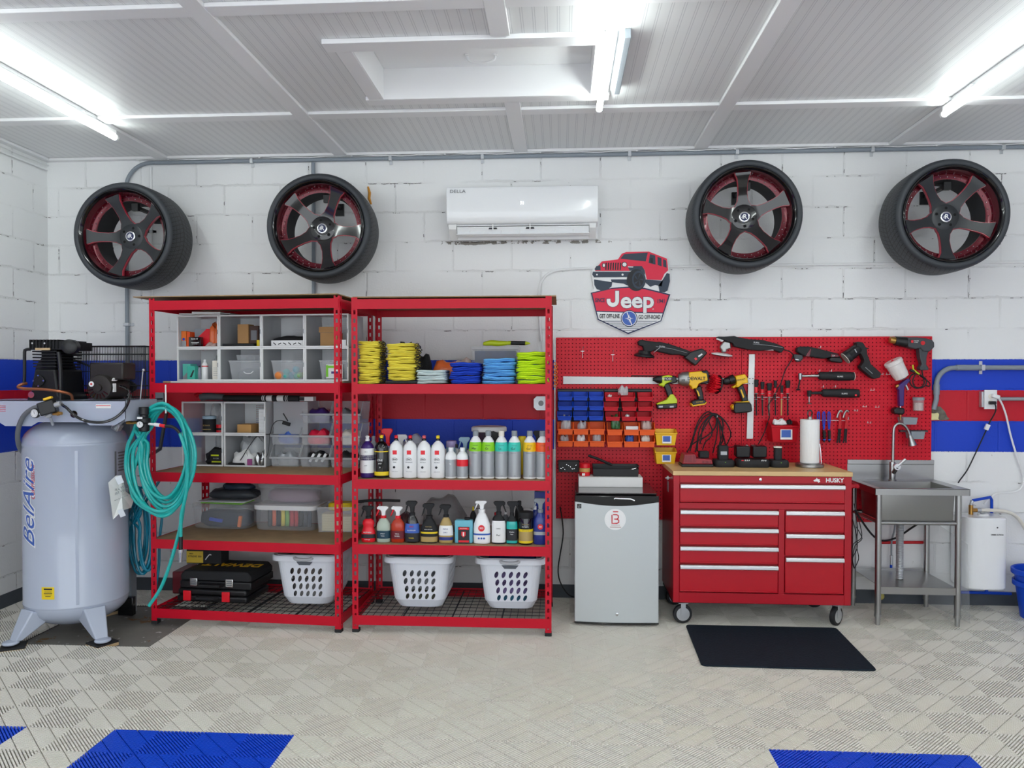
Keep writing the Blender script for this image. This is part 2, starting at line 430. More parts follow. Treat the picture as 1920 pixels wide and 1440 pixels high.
def cutpoly(lo, hi, seg):
    # strip lo < u+v < hi of the unit square, between seg bounds along (u-v)
    def clip(poly, f):
        out = []
        for k in range(len(poly)):
            a, b = poly[k], poly[(k+1) % len(poly)]; fa, fb = f(a), f(b)
            if fa >= 0: out.append(a)
            if fa*fb < 0: t = fa/(fa-fb); out.append((a[0]+(b[0]-a[0])*t, a[1]+(b[1]-a[1])*t))
        return out
    p = [(0, 0), (1, 0), (1, 1), (0, 1)]
    for f in (lambda q: q[0]+q[1]-lo, lambda q: hi-q[0]-q[1], lambda q: q[0]-q[1]-seg[0], lambda q: seg[1]-q[0]+q[1]):
        p = clip(p, f)
        if len(p) < 3: return None
    ar = abs(sum(p[k][0]*p[(k+1) % len(p)][1]-p[(k+1) % len(p)][0]*p[k][1] for k in range(len(p))))/2
    return p if ar > 1e-5 else None
polys = []
for r in range(NR*2):
    lo = (r+0.21)/NR; hi = (r+0.79)/NR
    for (s0, s1) in ((-1.02, -0.515), (-0.485, -0.015), (0.015, 0.485), (0.515, 1.02)):
        p = cutpoly(lo, hi, (s0, s1))
        if p: polys.append(p)
for i in range(-18, 24):
    for j in range(-11, 12):
        k = quadkind(i, j)
        if k is None: continue
        flip = (i+j) % 2
        x0 = QX0+i*Q; y0 = QY0+j*Q
        for p in polys:
            q = [((1-u) if flip else u, v) for u, v in p]
            if flip: q = q[::-1]
            b = len(vv); n = len(q)
            vv += [(x0+u*Q, y0+v*Q, 0.0) for u, v in q]+[(x0+u*Q, y0+v*Q, -HZ) for u, v in q]
            ff.append(tuple(range(b, b+n))); mi.append(k)
            for e in range(n): ff.append((b+e, b+n+e, b+n+(e+1) % n, b+(e+1) % n)); mi.append(k)
def rib_mat(name, a, bcol):
    m, N, L, P = node_mat(name); tc = N.new('ShaderNodeTexCoord')
    L.new(mixc(N, L, noise(N, L, tc.outputs['Object'], 1.3, 4), srgb(a), srgb(bcol)), P.inputs['Base Color']); P.inputs['Roughness'].default_value = 0.42
    return m
fm = [rib_mat('white tile plastic', 'F4F1E8', 'E9E4D6'), rib_mat('blue tile plastic', '0A52E6', '0848D0')]
t = MB(); t.v = vv; t.f = ff; t.m = mi
struct(t.build('floor_tile_ribs', fm, smooth=0))
g = MB(); gm = []
for i in range(-18, 24):
    for j in range(-11, 12):
        k = quadkind(i, j)
        if k is None: continue
        x0 = QX0+i*Q; y0 = QY0+j*Q
        g.add([(x0, y0, -HZ), (x0+Q, y0, -HZ), (x0+Q, y0+Q, -HZ), (x0, y0+Q, -HZ), (x0, y0, -.0165), (x0+Q, y0, -.0165), (x0+Q, y0+Q, -.0165), (x0, y0+Q, -.0165)], [(0,1,2,3), (0,4,5,1), (1,5,6,2), (2,6,7,3), (3,7,4,0)], k)
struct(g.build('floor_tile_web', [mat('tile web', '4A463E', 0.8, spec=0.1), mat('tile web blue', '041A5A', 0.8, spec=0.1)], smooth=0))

# ---- tube lights
def tube_light(x, y0, y1, label):
    t = thing('tube_light', label, 'light', (x, (y0+y1)/2, CEIL-0.022), 0, 'white tube lights under the ceiling')
    h = abs(y1-y0)/2
    MB().cyl((0, -h+.02, -.05), (0, h-.02, -.05), 0.017, n=16).build('diffuser_tube', mat('tube_glow', (246, 255, 252), 0.5, emit=TUBE_STRENGTH), t)
    [MB().cyl((0, s*h, -.05), (0, s*(h-.02), -.05), 0.0185).build('end_cap', M['white'], t) for s in (-1, 1)]
    MB().box((0, 0, -.019), (.022, 2*h-.03, .026)).build('housing', M['white'], t, bevel=0.004)
    [MB().box((0, s*h*.7, -.004), (.05, .02, .006)).build('clip', M['zinc'], t) for s in (-1, 1)]
tube_light(-2.805, -3.1, -0.68, 'long white tube light at the left, above the air compressor')
tube_light(0.213, -3.4, -1.0, 'long white tube light beside the loft hatch')
tube_light(2.192, -3.1, -0.79, 'long white tube light at the right, above the pegboard')
tube_light(-2.805, -6.2, -3.8, 'white tube light nearer the garage door, left row')
tube_light(0.213, -6.4, -4.0, 'white tube light nearer the garage door, middle row')
tube_light(2.192, -6.2, -3.8, 'white tube light nearer the garage door, right row')
# thin grey channel beside the middle light
a = at(1161, 70, -1.6); 
tag(MB().bx(0.285, 0.315, -1.86, -1.16, CEIL-0.045, CEIL-0.001).build('cable_cover', M['grey'], bevel=.003), 'short grey channel on the ceiling beside the middle tube light', 'channel')

# ---- conduits on the back wall
def conduit(pts, label, r=0.0135, m='conduit', clips=(), name='conduit', clipm='zinc'):
    t = thing(name, label, 'pipe', pts[0])
    o = Vector(pts[0]); MB().tube([Vector(p)-o for p in pts], r, 12).build('pipe', M[m], t)
    for c, d in clips:
        c = Vector(c)-o; k = MB()
        if d == 'x': k.box(c, (.022, 2*r+.004, 2*r+.006)); k.box(c+Vector((0, r+.004, 0)), (.022, .004, 2*r+.055))
        else: k.box(c, (2*r+.006, 2*r+.004, .022)); k.box(c+Vector((0, r+.004, 0)), (2*r+.055, .004, .022))
        k.build('pipe_clip', M[clipm], t, bevel=.002)
    return t
arc = lambda cx, cz, r, a0, a1, y, n=10: [(cx+r*math.cos(a0+(a1-a0)*i/n), y, cz+r*math.sin(a0+(a1-a0)*i/n)) for i in range(n+1)]
conduit([(XR-.02, -.022, 3.088), (-2.945, -.022, 3.088)], 'long grey conduit running along the wall just under the ceiling',
        clips=[((x, -.022, 3.088), 'x') for x in (-2.2, -1.2, -0.55, 0.47, 1.2, 2.1, 2.95)])
conduit(arc(-2.946, 2.905, .183, PI/2, PI, -.022)+[(-3.128, -.022, 0.95)], 'grey conduit bending down the wall behind the leftmost wheel', clips=[((-3.128, -.022, z), 'z') for z in (2.85, 1.93)])
conduit([(-1.755, -.02, 3.07), (-1.755, -.02, 1.95)], 'grey conduit dropping behind the second wheel from the left', clips=[((-1.755, -.02, 2.95), 'z')])
conduit([(-2.95, -.010, 3.06), (-2.95, -.010, 1.2)], 'thin white painted conduit beside the grey one behind the left wheel', r=.008, m='white', clips=[((-2.95, -.010, 2.6), 'z')])
wv = []
for i in range(120):
    x = -3.05+i*7.2/119; wv.append((x, -.030, 3.108+.004*math.sin(i*.55)+.002*math.sin(i*1.7)))
cw = thing('wire', 'thin white cable clipped along the top of the long grey conduit', 'cable', (0, 0, 0))
MB().tube(wv, 0.0035, 6).build('cable', M['white'], cw)
k = MB()
for i in range(4, 118, 11): k.box(Vector(wv[i])+Vector((0, .012, 0)), (.012, .03, .014))
k.build('cable_clip', M['white'], cw)
wl_ = [(XL+.012, -3+i*3/40, 3.085+.003*math.sin(i)) for i in range(41)]
tag(MB().tube(wl_, .004, 6).build('wire', M['white']), 'thin white cable along the top of the left wall', 'cable')
tag(MB().tube([(XL+.02, -3, 3.05), (XL+.02, -0.03, 3.05)], .008, 8).build('conduit', M['white']), 'thin white pipe along the top of the left wall', 'pipe')
solo(MB().tube([at(690, 350, -.004), at(693, 362, -.006), at(692, 372, -.006), at(696, 383, -.004)], lambda t: .006+.005*math.sin(PI*t), 8), 'foam_drip', mat('orange foam', 'C98A30', .8, bump=.8, bscale=60), 'small orange foam drip on the wall right of the second wheel', 'foam')
# white painted surface pipe across the right of the wall
p = [at(1015, 640, -.012), at(1010, 560, -.012), at(1017, 525, -.012), at(1045, 507, -.012), at(1110, 503, -.012)]
tag(MB().tube(spline(p, 3)+[at(1300, 499, -.012), (XR-.02, -.012, at(1900, 490, -.012).z)], .0085, 8).build('conduit', M['white']), 'thin white painted pipe crossing the wall below the right wheels', 'pipe')
# ================================================================ AIR COMPRESSOR
TX, TY, TR = -2.972, -0.86, 0.286
comp = thing('air_compressor', 'grey upright air compressor with black pump and motor on top', 'compressor', (TX, TY, 0))
prof = []
for i in range(10):
    t = PI/2*i/9; prof.append((TR*math.sin(t)+1e-5, 0.195-0.145*math.cos(t)))
prof += [(TR, .197), (TR+.002, .200), (TR+.002, .207), (TR, .210), (TR, 1.140), (TR+.003, 1.145), (TR+.003, 1.157), (TR, 1.162)]
for i in range(10):
    t = PI/2*i/9; prof.append((TR*math.cos(t)+1e-5, 1.162+0.145*math.sin(t)))
tank = MB().lathe(prof, n=64, cap=False).build('tank', M['tank'], comp, smooth=50)
MB().box((TR*math.sin(.58), -TR*math.cos(.58), .67), (.016, .004, .90), rot=(0, 0, .58)).build('weld_seam', M['tank'], tank)
MB().lathe([(.075, 1.285), (.07, 1.312), (.03, 1.316)], (-.02, -.07, 0)).build('tank_flange', M['tank'], tank)
for (dx, dy, lf) in ((-.15, -.30, 1.34), (.29, -.24, 1.46), (-.05, .30, 1.12)):
    a = math.atan2(dy, dx); R = Matrix.Rotation(a, 3, 'Z')
    l = MB(); c0 = R @ Vector((TR*.66, 0, .135)); c1 = R @ Vector((TR*lf-.03, 0, .03))
    sd = R @ Vector((0, 1, 0)); o_ = R @ Vector((1, 0, 0))
    for s, ww in ((-1, 0),):
        P = [c0-sd*.075, c0+sd*.075, c0+o_*.11+sd*.06+Vector((0,0,.06)), c0+o_*.11-sd*.06+Vector((0,0,.06)), c1-sd*.035-o_*.01, c1+sd*.035-o_*.01, c1+o_*.03+sd*.035, c1+o_*.03-sd*.035]
        l.add(P, [(0,1,2,3), (4,7,6,5), (0,4,5,1), (3,2,6,7), (0,3,7,4), (1,5,6,2)])
    l.lathe([(.045, 0), (.045, .018), (.02, .02)], c1+o_*.035-Vector((0,0,.012)), 20)
    lg = l.build('leg', M['tank'], comp, bevel=.008)
    MB().cyl(c0+o_*.085+Vector((0,0,-.03)), c0+o_*.098+Vector((0,0,-.03)), .012).build('bolt_hole', M['gloss_black'], lg)
for (x, y, nm) in ((-3.135, -1.20, 'front left'), (-2.665, -1.105, 'front right'), (-3.01, -.52, 'rear')):
    cpt = Vector((x, y, 0)); R = (0, 0, .5 if 'left' in nm else -.5)
    pd = thing('foot_pad', 'square wood and rubber pad under the %s foot of the air compressor' % nm, 'pad', (x, y, -.017), 0, 'pads under the compressor feet')
    bw(MB().box((x, y, -.008), (.125, .125, .018), rot=R), 'plywood', M['ply_edge'], pd); bw(MB().box((x, y, .006), (.125, .125, .010), rot=R), 'rubber_top', M['soft_black'], pd)
# top deck
DZ0, DZ1 = 1.295, 1.415
d = MB(); X0, X1 = -3.42, -2.502; Y0, Y1 = -1.12, -.78
poly = [(X0, DZ0+.02), (-3.27, DZ0-.006), (-3.23, DZ0-.030), (-3.07, DZ0-.030), (-3.03, DZ0-.006), (-2.74, DZ0-.006), (-2.72, DZ0-.024), (-2.57, DZ0-.024), (X1, DZ0+.016), (X1, DZ1), (X0, DZ1)]
d.prism(poly, Y0, Y0+.004); d.prism(poly, Y1-.004, Y1); d.bx(X0, X1, Y0, Y1, DZ1-.004, DZ1); d.bx(X1-.004, X1, Y0, Y1, DZ0, DZ1-.005)
deck = bw(d, 'deck', M['tank'], comp)
bw(MB().bx(-3.30, -2.56, -.78, -.60, DZ1-.012, DZ1), 'guard_bracket', M['dark_grey'], comp)
r_ = MB()
r_.bx(-2.68, -2.59, Y0-.0012, Y0-.0003, 1.370, 1.392, 0).bx(-2.678, -2.592, Y0-.0022, Y0-.0012, 1.383, 1.387, 1)
bw(r_, 'decal', [M['paper'], M['red']], deck)
r_ = MB(); [r_.bx(-3.36, -3.225, Y0-.0012, Y0-.0003, z, z+.003, 0) for z in (1.35, 1.36, 1.37, 1.38)]; bw(r_, 'decal', [M['red']], deck)
bw(MB().cyl((-2.812, Y0-.003, 1.335), (-2.812, Y0+.001, 1.335), .021), 'port_hole', M['gloss_black'], deck)
# pump
p = MB(); PY0, PY1 = -1.06, -.80
cr = at(72, 700, -1.0).x
def fr(px, py, Y=-1.05): return at(px, py, Y)
xa, xb = fr(50, 0).x, fr(104, 0).x
z = lambda py: fr(70, py).z
p.prism([(xa-.02, z(753)), (xb+.02, z(753)), (xb+.02, z(745)), (xb, z(740)), (xb-.02, z(692)), (xa+.03, z(692)), (xa, z(740)), (xa-.02, z(745))], PY0, PY1)
pump = bw(p, 'pump_crankcase', M['cast'], comp, bevel=.012)
p = MB()
for i in range(6):
    zz = z(690)+.004+(z(658)-z(690))*i/5.6; p.bx(xa+.018-i*.001, xb-.016+i*.001, PY0+.004, PY1-.02, zz, zz+.008)
p.bx(xa+.045, xb-.045, PY0+.04, PY1-.05, z(692), z(655)); bw(p, 'cylinder_fins', M['cast'], pump, bevel=.002)
p = MB(); p.bx(xa, fr(118, 0).x, PY0, PY1, z(656), z(640))
for i in range(9):
    x = xa+.004+i*.021; p.bx(x, x+.006, PY0-.008, PY1+.01, z(654), z(637))
bw(p, 'cylinder_head', M['cast'], pump, bevel=.002)
c = fr(77, 714); q = MB(); q.prism([(c.x+.036*math.cos(PI/4*k+.0), c.z+(.036 if k % 2 == 0 else .03)*math.sin(PI/4*k)) for k in range(8)], PY0-.012, PY0)
bw(q, 'cover_plate', M['cast'], pump, bevel=.003)
for k in range(4):
    a = PI/2*k+PI/2; bw(MB().cyl((c.x+.031*math.cos(a), PY0-.016, c.z+.031*math.sin(a)), (c.x+.031*math.cos(a), PY0-.01, c.z+.031*math.sin(a)), .005, n=8), 'bolt', M['chrome'], pump)
for px, py in ((65, 644), (88, 644), (33+30, 740)):
    c = fr(px, py); bw(MB().cyl((c.x, PY0-.012, c.z), (c.x, PY0-.004, c.z), .0055 if py < 700 else .019, n=12), 'bolt' if py < 700 else 'sight_glass', M['chrome'], pump)
bw(MB().bx(fr(63, 0).x, fr(91, 0).x, PY0-.010, PY0-.006, fr(0, 657).z, fr(0, 653).z), 'name_strip', M['ply_edge'], pump)
c = fr(125, 650); 
bw(MB().cyl((c.x-.05, -1.0, c.z), (c.x+.02, -1.0, c.z), .018).lathe([(.035, -.075), (.043, -.07), (.043, -.005), (.036, 0), (.012, .002)], (c.x+.02, -1.06, c.z), 28, R=rotm((PI/2, 0, .30))), 'air_filter', M['black'], pump)
bw(MB().tube(spline([fr(57, 655), fr(48, 656), fr(46, 664), fr(46, 700), fr(45, 722)], 2), .009), 'intake_pipe', M['black'], pump)
bw(MB().tube(spline([fr(110, 660), fr(113, 690), fr(114, 750)], 2), .012), 'intake_pipe', M['black'], pump)
bw(MB().tube(spline([fr(50, 719, -1.1), fr(40, 721, -1.13), fr(34, 726, -1.15), fr(48, 729, -1.15), fr(80, 730, -1.15), fr(112, 734, -1.14), fr(131, 739, -1.1), fr(135, 745, -1.08), fr(136, 756, -1.07)], 3), .0085, 12), 'copper_pipe', M['copper'], comp)
# motor: axis runs back to the pulley
mc = at(189, 727, -1.0); mr = .078
mo = MB().lathe([(.05, 0), (mr-.006, .004), (mr, .015), (mr, .19), (mr-.01, .2)], (mc.x, -1.02, mc.z), 36, R=rotm((-PI/2, 0, 0))); mo.lathe([(.02, -.012), (.022, 0)], (mc.x, -1.02, mc.z), 20, R=rotm((-PI/2, 0, 0)))
motor = bw(mo, 'motor', M['motor'], comp)
v = MB()
for k in range(7):
    a = PI+.25+k*.38; rr = .052
    v.box((mc.x+rr*math.cos(a), -1.0215, mc.z+rr*math.sin(a)), (.030, .003, .007), rot=(0, -a, 0))
bw(v, 'vent_slot', M['gloss_black'], motor)
bw(MB().cyl((mc.x-.045, -1.0185, mc.z+.022), (mc.x-.045, -1.0155-.005, mc.z+.022), .016, mi=0).cyl((mc.x-.045, -1.021, mc.z+.022), (mc.x-.045, -1.0225, mc.z+.022), .006, mi=1), 'seal_decal', [M['white'], M['red']], motor)
x0, x1, z0, z1 = rect(173, 680, 236, 706, -.95)
bw(MB().bx(x0, x1, -.98, -.84, z0-.02, z1), 'capacitor_box', M['motor'], motor, bevel=.01)
bw(MB().box((mc.x+.062, -.97, mc.z+.035), (.004, .05, .05), rot=(0, .5, 0)).box((mc.x+.078, -.99, mc.z), (.004, .03, .05)), 'motor_decal', M['paper'], motor)
bw(MB().bx(mc.x-.06, mc.x+.06, -1.0, -.84, DZ1, mc.z-.07), 'motor_foot', M['cast'], motor)
# belt, flywheel and guard
gy0, gy1 = -.74, -.62
fw = at(105, 700, -.70); bw(MB().lathe([(.02, -.03), (.115, -.02), (.125, -.02), (.125, .02), (.115, .02), (.02, .03)], fw, 36, R=rotm((PI/2, 0, 0))), 'flywheel', M['cast'], comp)
pm = Vector((mc.x, -.70, mc.z)); bw(MB().cyl((pm.x, -.82, pm.z), (pm.x, -.66, pm.z), .03), 'pulley', M['cast'], motor)
bpts = [(fw.x+.127*math.cos(a), -.70, fw.z+.127*math.sin(a)) for a in [PI/2-.1+PI*k/10 for k in range(11)]]+[(pm.x+.033*math.cos(a), -.70, pm.z+.033*math.sin(a)) for a in [-PI/2+PI*k/6 for k in range(7)]]
bw(MB().tube(bpts, .008, 6, closed=True), 'drive_belt', M['soft_black'], comp)
gx0, gx1 = at(116, 0, gy0).x, -2.60
gz0, gz1 = DZ1, at(200, 649, gy0).z
g = MB()
for k in range(50):
    x = gx0+(gx1-gx0)*k/49; g.cyl((x, gy0, gz0), (x, gy0, gz1), .0019, n=5, cap=False); g.cyl((x, gy1, gz0), (x, gy1, gz1), .0019, n=5, cap=False)
    g.cyl((x, gy0, gz1), (x, gy1, gz1), .0019, n=5, cap=False)
for k in range(10):
    y = gy0+(gy1-gy0)*k/9; g.cyl((gx1, y, gz0), (gx1, y, gz1), .0019, n=5, cap=False)
for zz in (gz1, gz1-.05, gz0+.17, gz0+.08, gz0+.01):
    for y in (gy0, gy1): g.cyl((gx0, y, zz), (gx1, y, zz), .0032, n=6)
    g.cyl((gx1, gy0, zz), (gx1, gy1, zz), .0032, n=6)
bw(g, 'belt_guard', M['black'], comp)
bw(MB().cyl(at(263, 750, -.78), at(268, 694, -.78), .004).sph(at(269, 694, -.78), .009), 'guard_rod', M['zinc'], comp)
# pressure switch, gauge, fittings
sy = -1.2
s = at(90, 764, sy); R = (0, -.32, .35)
sw = bw(MB().box(s, (.085, .07, .075), rot=R), 'pressure_switch', M['black'], comp, bevel=.006)
c = at(90, 747, sy-.02); bw(MB().box(c, (.045, .035, .014), rot=R), 'switch_tab', M['tool_yellow'], sw, bevel=.004)
c = at(110, 758, sy-.01); bw(MB().cyl(c+Vector((-.02, 0, -.005)), c+Vector((.014, 0, .004)), .015), 'cord_grip', M['zinc'], sw)
def gauge(px, py, Y, r, par, rz=0):
    c = at(px, py, Y); R = rotm((PI/2, 0, rz)); gg = MB()
    gg.lathe([(r*.9, -.014), (r, -.01), (r, .004), (r*.9, .006)], c, 28, R=R); g0 = bw(gg, 'gauge', M['black'], par)
    f = MB(); f.lathe([(r*.86, .0062), (r*.86, .0072)], c, 28, R=R, mi=0)
    for k in range(9):
        a = -.8+k*.59; f.box(c+R @ Vector((r*.68*math.cos(a), r*.68*math.sin(a), .0076)), (r*.16, .0006, .0012), 1, rot=rotm((PI/2, 0, rz)) @ Matrix.Rotation(a, 3, 'Z') @ rotm((PI/2, 0, 0)))
    f.box(c+R @ Vector((0, r*.2, .0078)), (.0016, .0006, r*.7), 1, rot=R @ rotm((PI/2, 0, .2)))
    bw(f, 'dial', [M['white'], M['ink']], g0); return g0
gauge(66, 775, sy, .027, comp, -.15)
b = MB(); b.cyl(at(72, 776, sy), at(92, 780, sy), .007).cyl(at(88, 781, sy), at(97, 776, sy), .011).cyl(at(94, 781, sy+.02), at(99, 796, sy+.08), .008)
bw(b, 'manifold', M['zinc'], comp); bw(MB().cyl(at(100, 776, sy), at(116, 775, sy), .009).cyl(at(107, 776, sy), at(111, 775, sy), .012), 'safety_valve', M['brass'], comp)
bw(MB().tube(spline([at(114, 758, -1.2), at(125, 765, -1.22), at(140, 779, -1.2), at(160, 789, -1.19), at(190, 792, -1.18), at(215, 784, -1.16), at(233, 768, -1.13), at(242, 750, -1.09), at(243, 738, -1.04), at(237, 728, -1.0), at(225, 724, -.97)], 3), .008, 10), 'power_cord', M['gloss_black'], comp)
bw(MB().tube(spline([at(74, 762, -1.16), at(62, 766, -1.16), at(46, 778, -1.15), at(36, 798, -1.13), at(33, 820, -1.1), at(37, 840, -1.05), at(45, 850, -.98)], 3), .0135, 12), 'grey_hose', M['mid_grey'], comp)
# outlet to the regulator
oy = -.80
bw(MB().cyl(at(214, 806, -.92), at(222, 796, -.9), .02).box(at(220, 800, -.9), (.045, .04, .04), rot=(0, .5, 0)).tube([at(224, 796, -.93), at(234, 786, -.97), at(240, 792, -1.0)], .008), 'outlet_valve', M['zinc'], comp)
bw(MB().cyl(at(238, 792, -1.0), at(246, 792, -1.0), .011).cyl(at(246, 793, -1.0), at(258, 792, -1.0), .0085), 'brass_nipple', M['brass'], comp)
rg = MB(); c = at(270, 792, -1.0)
rg.lathe([(.02, -.05), (.03, -.045), (.03, .0), (.036, .004), (.036, .03), (.024, .035), (.024, .05), (.028, .053), (.028, .092), (.024, .097)], c+Vector((0, 0, -.005)), 24)
bw(rg, 'regulator', M['black'], comp, bevel=.001); gauge(263, 796, -1.045, .021, comp, .1)
bw(MB().bx(c.x-.02, c.x+.012, -1.040, -1.037, c.z+.022, c.z+.034), 'regulator_label', M['paper'], comp)
# lettering round the tank
def wrap_text(body, z0, ang, size, m, nm, bold=0, sx=1, shear=0, dr=.0015):
    vs, fs = text_mesh(body, 0.0, 'LEFT', bold, shear); o = MB()
    bm = bmesh.new(); bv = [bm.verts.new(v) for v in vs]
    for f in fs:
        try: bm.faces.new([bv[i] for i in f])
        except ValueError: pass
    for k in range(-8, 24): bmesh.ops.bisect_plane(bm, geom=bm.verts[:]+bm.edges[:]+bm.faces[:], plane_co=(0, k*.05, 0), plane_no=(0, 1, 0))
    bm.verts.index_update(); vs = [tuple(v.co) for v in bm.verts]; fs = [tuple(v.index for v in f.verts) for f in bm.faces]; bm.free()
    P = []
    for (x, y, _) in vs:
        a = ang-y*size/TR; rr = TR+dr; P.append((rr*math.sin(a), -rr*math.cos(a), z0+x*size*sx))
    o.add(P, fs); return o.build(nm, M[m], tank, smooth=0)
wrap_text('BelAire', .555, -.44, .165, 'white', 'lettering_outline', .045, 1.02, .45, .0012)
wrap_text('BelAire', .555, -.44, .165, 'sign_blue', 'lettering', .0, 1.02, .45, .0022)
wrap_text('COMPRESSORS', .84, -.285, .036, 'red', 'lettering', .01, .83, .2)
def wrap_patch(a0, a1, z0, z1, m, nm, dr=.0015, par=None, n=8):
    P = []; F = []
    for k in range(n+1):
        a = a0+(a1-a0)*k/n
        P += [((TR+dr)*math.sin(a), -(TR+dr)*math.cos(a), z0), ((TR+dr)*math.sin(a), -(TR+dr)*math.cos(a), z1)]
        if k: F.append((2*k-2, 2*k, 2*k+1, 2*k-1))
    return MB().add(P, F).build(nm, M[m], par or tank, smooth=0)
st = wrap_patch(-.10, .16, .262, .334, 'yellow', 'warning_sticker')
for (a0, a1, z0, z1) in ((-.05, .12, .317, .326), (-.04, .11, .305, .308), (-.05, .12, .296, .300), (-.04, .11, .288, .290), (-.02, .09, .278, .281)):
    wrap_patch(a0, a1, z0, z1, 'ink', 'sticker_print', .0022, st)
for i in range(7): wrap_patch(1.45+.02*(i % 2), 1.75-.03*(i % 3), 1.085-i*.018, 1.094-i*.018, 'ink_grey', 'printed_text')
wrap_patch(1.36, 1.41, .95, 1.10, 'ink_grey', 'printed_text')
# paper notice taped on the tank
nt = thing('paper_notice', 'white paper notice with a few printed lines taped to the grey tank', 'paper', at(230, 970, -1.06))
P = [(203, 905), (217, 892), (228, 891), (236, 922), (252, 934), (246, 952), (230, 957), (212, 974)]
pm_ = MB(); vs = []
for i, (x, y) in enumerate(P): vs.append(at(x, y, -1.075+.003*abs(x-203)*(1 if x < 236 else 1.5)+(.004 if i % 2 else 0)))
cpt = sum(vs, Vector())/len(vs); pm_.add(vs+[cpt], [(i, (i+1) % len(vs), len(vs)) for i in range(len(vs))])
bw(pm_, 'sheet', M['paper'], nt, smooth=0, solid=.0008)
Rn = rotm((0, -.38, .42))
for py, txt, sz in ((916, 'FILL ME', .020), (923, 'MOST WAY', .020), (934, 'Please do not touch', .0105)):
    bw(MB().text(txt, at(224 if sz > .015 else 226, py, -1.075+.003*22-.0085), sz, R=Rn, ext=.0003), 'print', M['ink_grey'], nt, smooth=0)
bw(MB().box(at(224, 900, -1.022), (.034, .001, .045), rot=Rn), 'tape', mat('tape', 'D8DEE6', .3), nt); bw(MB().box(at(228, 962, -1.02), (.03, .001, .045), rot=Rn), 'tape', mat('tape', 'D8DEE6', .3), nt)
# grey upright behind the tank
a = at(242, 1128, -.52)
up = thing('steel_upright', 'grey steel upright standing behind the air compressor', 'post', (a.x, -.52, 0))
bw(MB().bx(a.x-.035, a.x+.035, -.55, -.49, 0.0, 1.29), 'post', M['grey'], up); bw(MB().bx(a.x-.042, a.x-.034, -.556, -.549, .03, 1.15), 'edge_strip', M['chrome'], up)
bw(MB().bx(a.x-.03, a.x+.07, -.60, -.56, 0.0, .12), 'base_bracket', M['gloss_black'], up, bevel=.004)
tag(MB().tube([at(238, 882, -.45), at(300, 842, -.20), at(312, 775, -.018)], .013).build('hose', M['dark_grey']), 'dark grey hose sloping behind the teal coil', 'hose')
# ================================================================ TEAL HOSES
def coil(name, label, cfg, r, m, lead=(), tail=(), seed=1):
    R = random.Random(seed); pts = [Vector(p) for p in lead]
    for (cx, cz, rx, rz, Y) in cfg:
        for k in range(16):
            a = PI*.8-2*PI*k/16
            pts.append(at(cx+rx*math.cos(a)*(1+.06*math.sin(a*2+seed)), cz-rz*math.sin(a), Y+R.uniform(-.006, .006)))
    pts += [Vector(p) for p in tail]
    t = thing(name, label, 'hose', pts[len(pts)//2])
    bw(MB().tube(spline(pts, 2), r, 10), 'tubing', M[m], t); return t, pts
Y = -.93
cfg = [(312, 860, 47, 98, Y), (304, 864, 52, 104, Y-.018), (311, 858, 44, 92, Y-.004), (302, 866, 58, 100, Y-.022), (312, 854, 40, 88, Y+.016), (306, 850, 42, 84, Y-.01), (313, 850, 36, 84, Y+.014), (301, 862, 62, 97, Y-.034)]
h1, pts = coil('air_hose', 'teal coiled air hose hanging over the front corner of the left rack', cfg, .0104, 'teal',
     lead=[at(337, 812, -1.003), at(345, 835, -.998), at(350, 860, -.99), at(350, 900, -.98), at(340, 935, -.965), at(310, 962, -.95), at(275, 955, -.94), at(245, 915, -.935)],
     tail=[at(246, 820, Y-.03), at(268, 778, Y-.04), at(305, 756, Y-.045), at(340, 790, Y-.05), at(352, 870, Y-.05), at(348, 930, Y-.05), at(340, 965, Y-.045), at(339, 1008, Y-.04)])
c0, c1 = at(290, 796, -1.005), at(310, 799, -1.01)
bw(MB().cyl(at(279, 795, -1.0), c0, .007).cyl(c0, c0+(c1-c0)*.5, .011), 'coupler', M['white'], h1); bw(MB().cyl(c0+(c1-c0)*.5, c1, .010), 'coupler_end', M['bright_red'], h1)
sp_ = spline([c1, at(322, 800, -1.01), at(332, 806, -1.008), at(338, 814, -1.003)], 3); o = MB().tube(sp_, .0095)
bw(o, 'strain_spring', M['black'], h1)
e = MB(); e.tube([at(339, 1006, Y-.04), at(339, 1030, Y-.04)], .0125); bw(e, 'strain_spring', M['black'], h1)
bw(MB().cyl(at(339, 1030, Y-.04), at(339, 1036, Y-.04), .015).cyl(at(339, 1036, Y-.04), at(338, 1054, Y-.04), .011, .009), 'quick_coupler', M['chrome'], h1)
bw(MB().tube([at(310.5, 722, Y+.05), at(311, 755, Y-.01), at(311, 768, Y-.04), at(311, 775, Y-.045)], .0045), 'hanger', M['white'], h1)
solo(MB().tube(spline([at(350, 870, Y+.02), at(344, 950, Y+.0), at(335, 1000, Y-.01), at(318, 1060, Y-.02), at(300, 1105, Y-.03), at(279, 1136, Y-.04)], 3), .0104, 10), 'air_hose', M['teal'], 'single teal hose slanting down across the left post of the left rack', 'hose')
Y = -.66
cfg = [(268, 1010, 17, 66, Y), (262, 1000, 14, 60, Y+.02), (272, 1005, 12, 62, Y-.02), (262, 1012, 20, 64, Y+.03), (277, 998, 15, 72, Y-.03), (258, 985, 14, 72, Y+.04)]
coil('air_hose', 'darker teal hose looped low behind the left post of the left rack', cfg, .0085, 'teal_dark', lead=[at(300, 900, Y), at(280, 930, Y)], tail=[at(250, 950, Y+.05), at(262, 915, Y+.05), at(290, 925, Y+.03), at(304, 960, Y+.03), at(299, 1010, Y+.02), at(298, 1060, Y+.03), at(292, 1100, Y+.04)], seed=3)
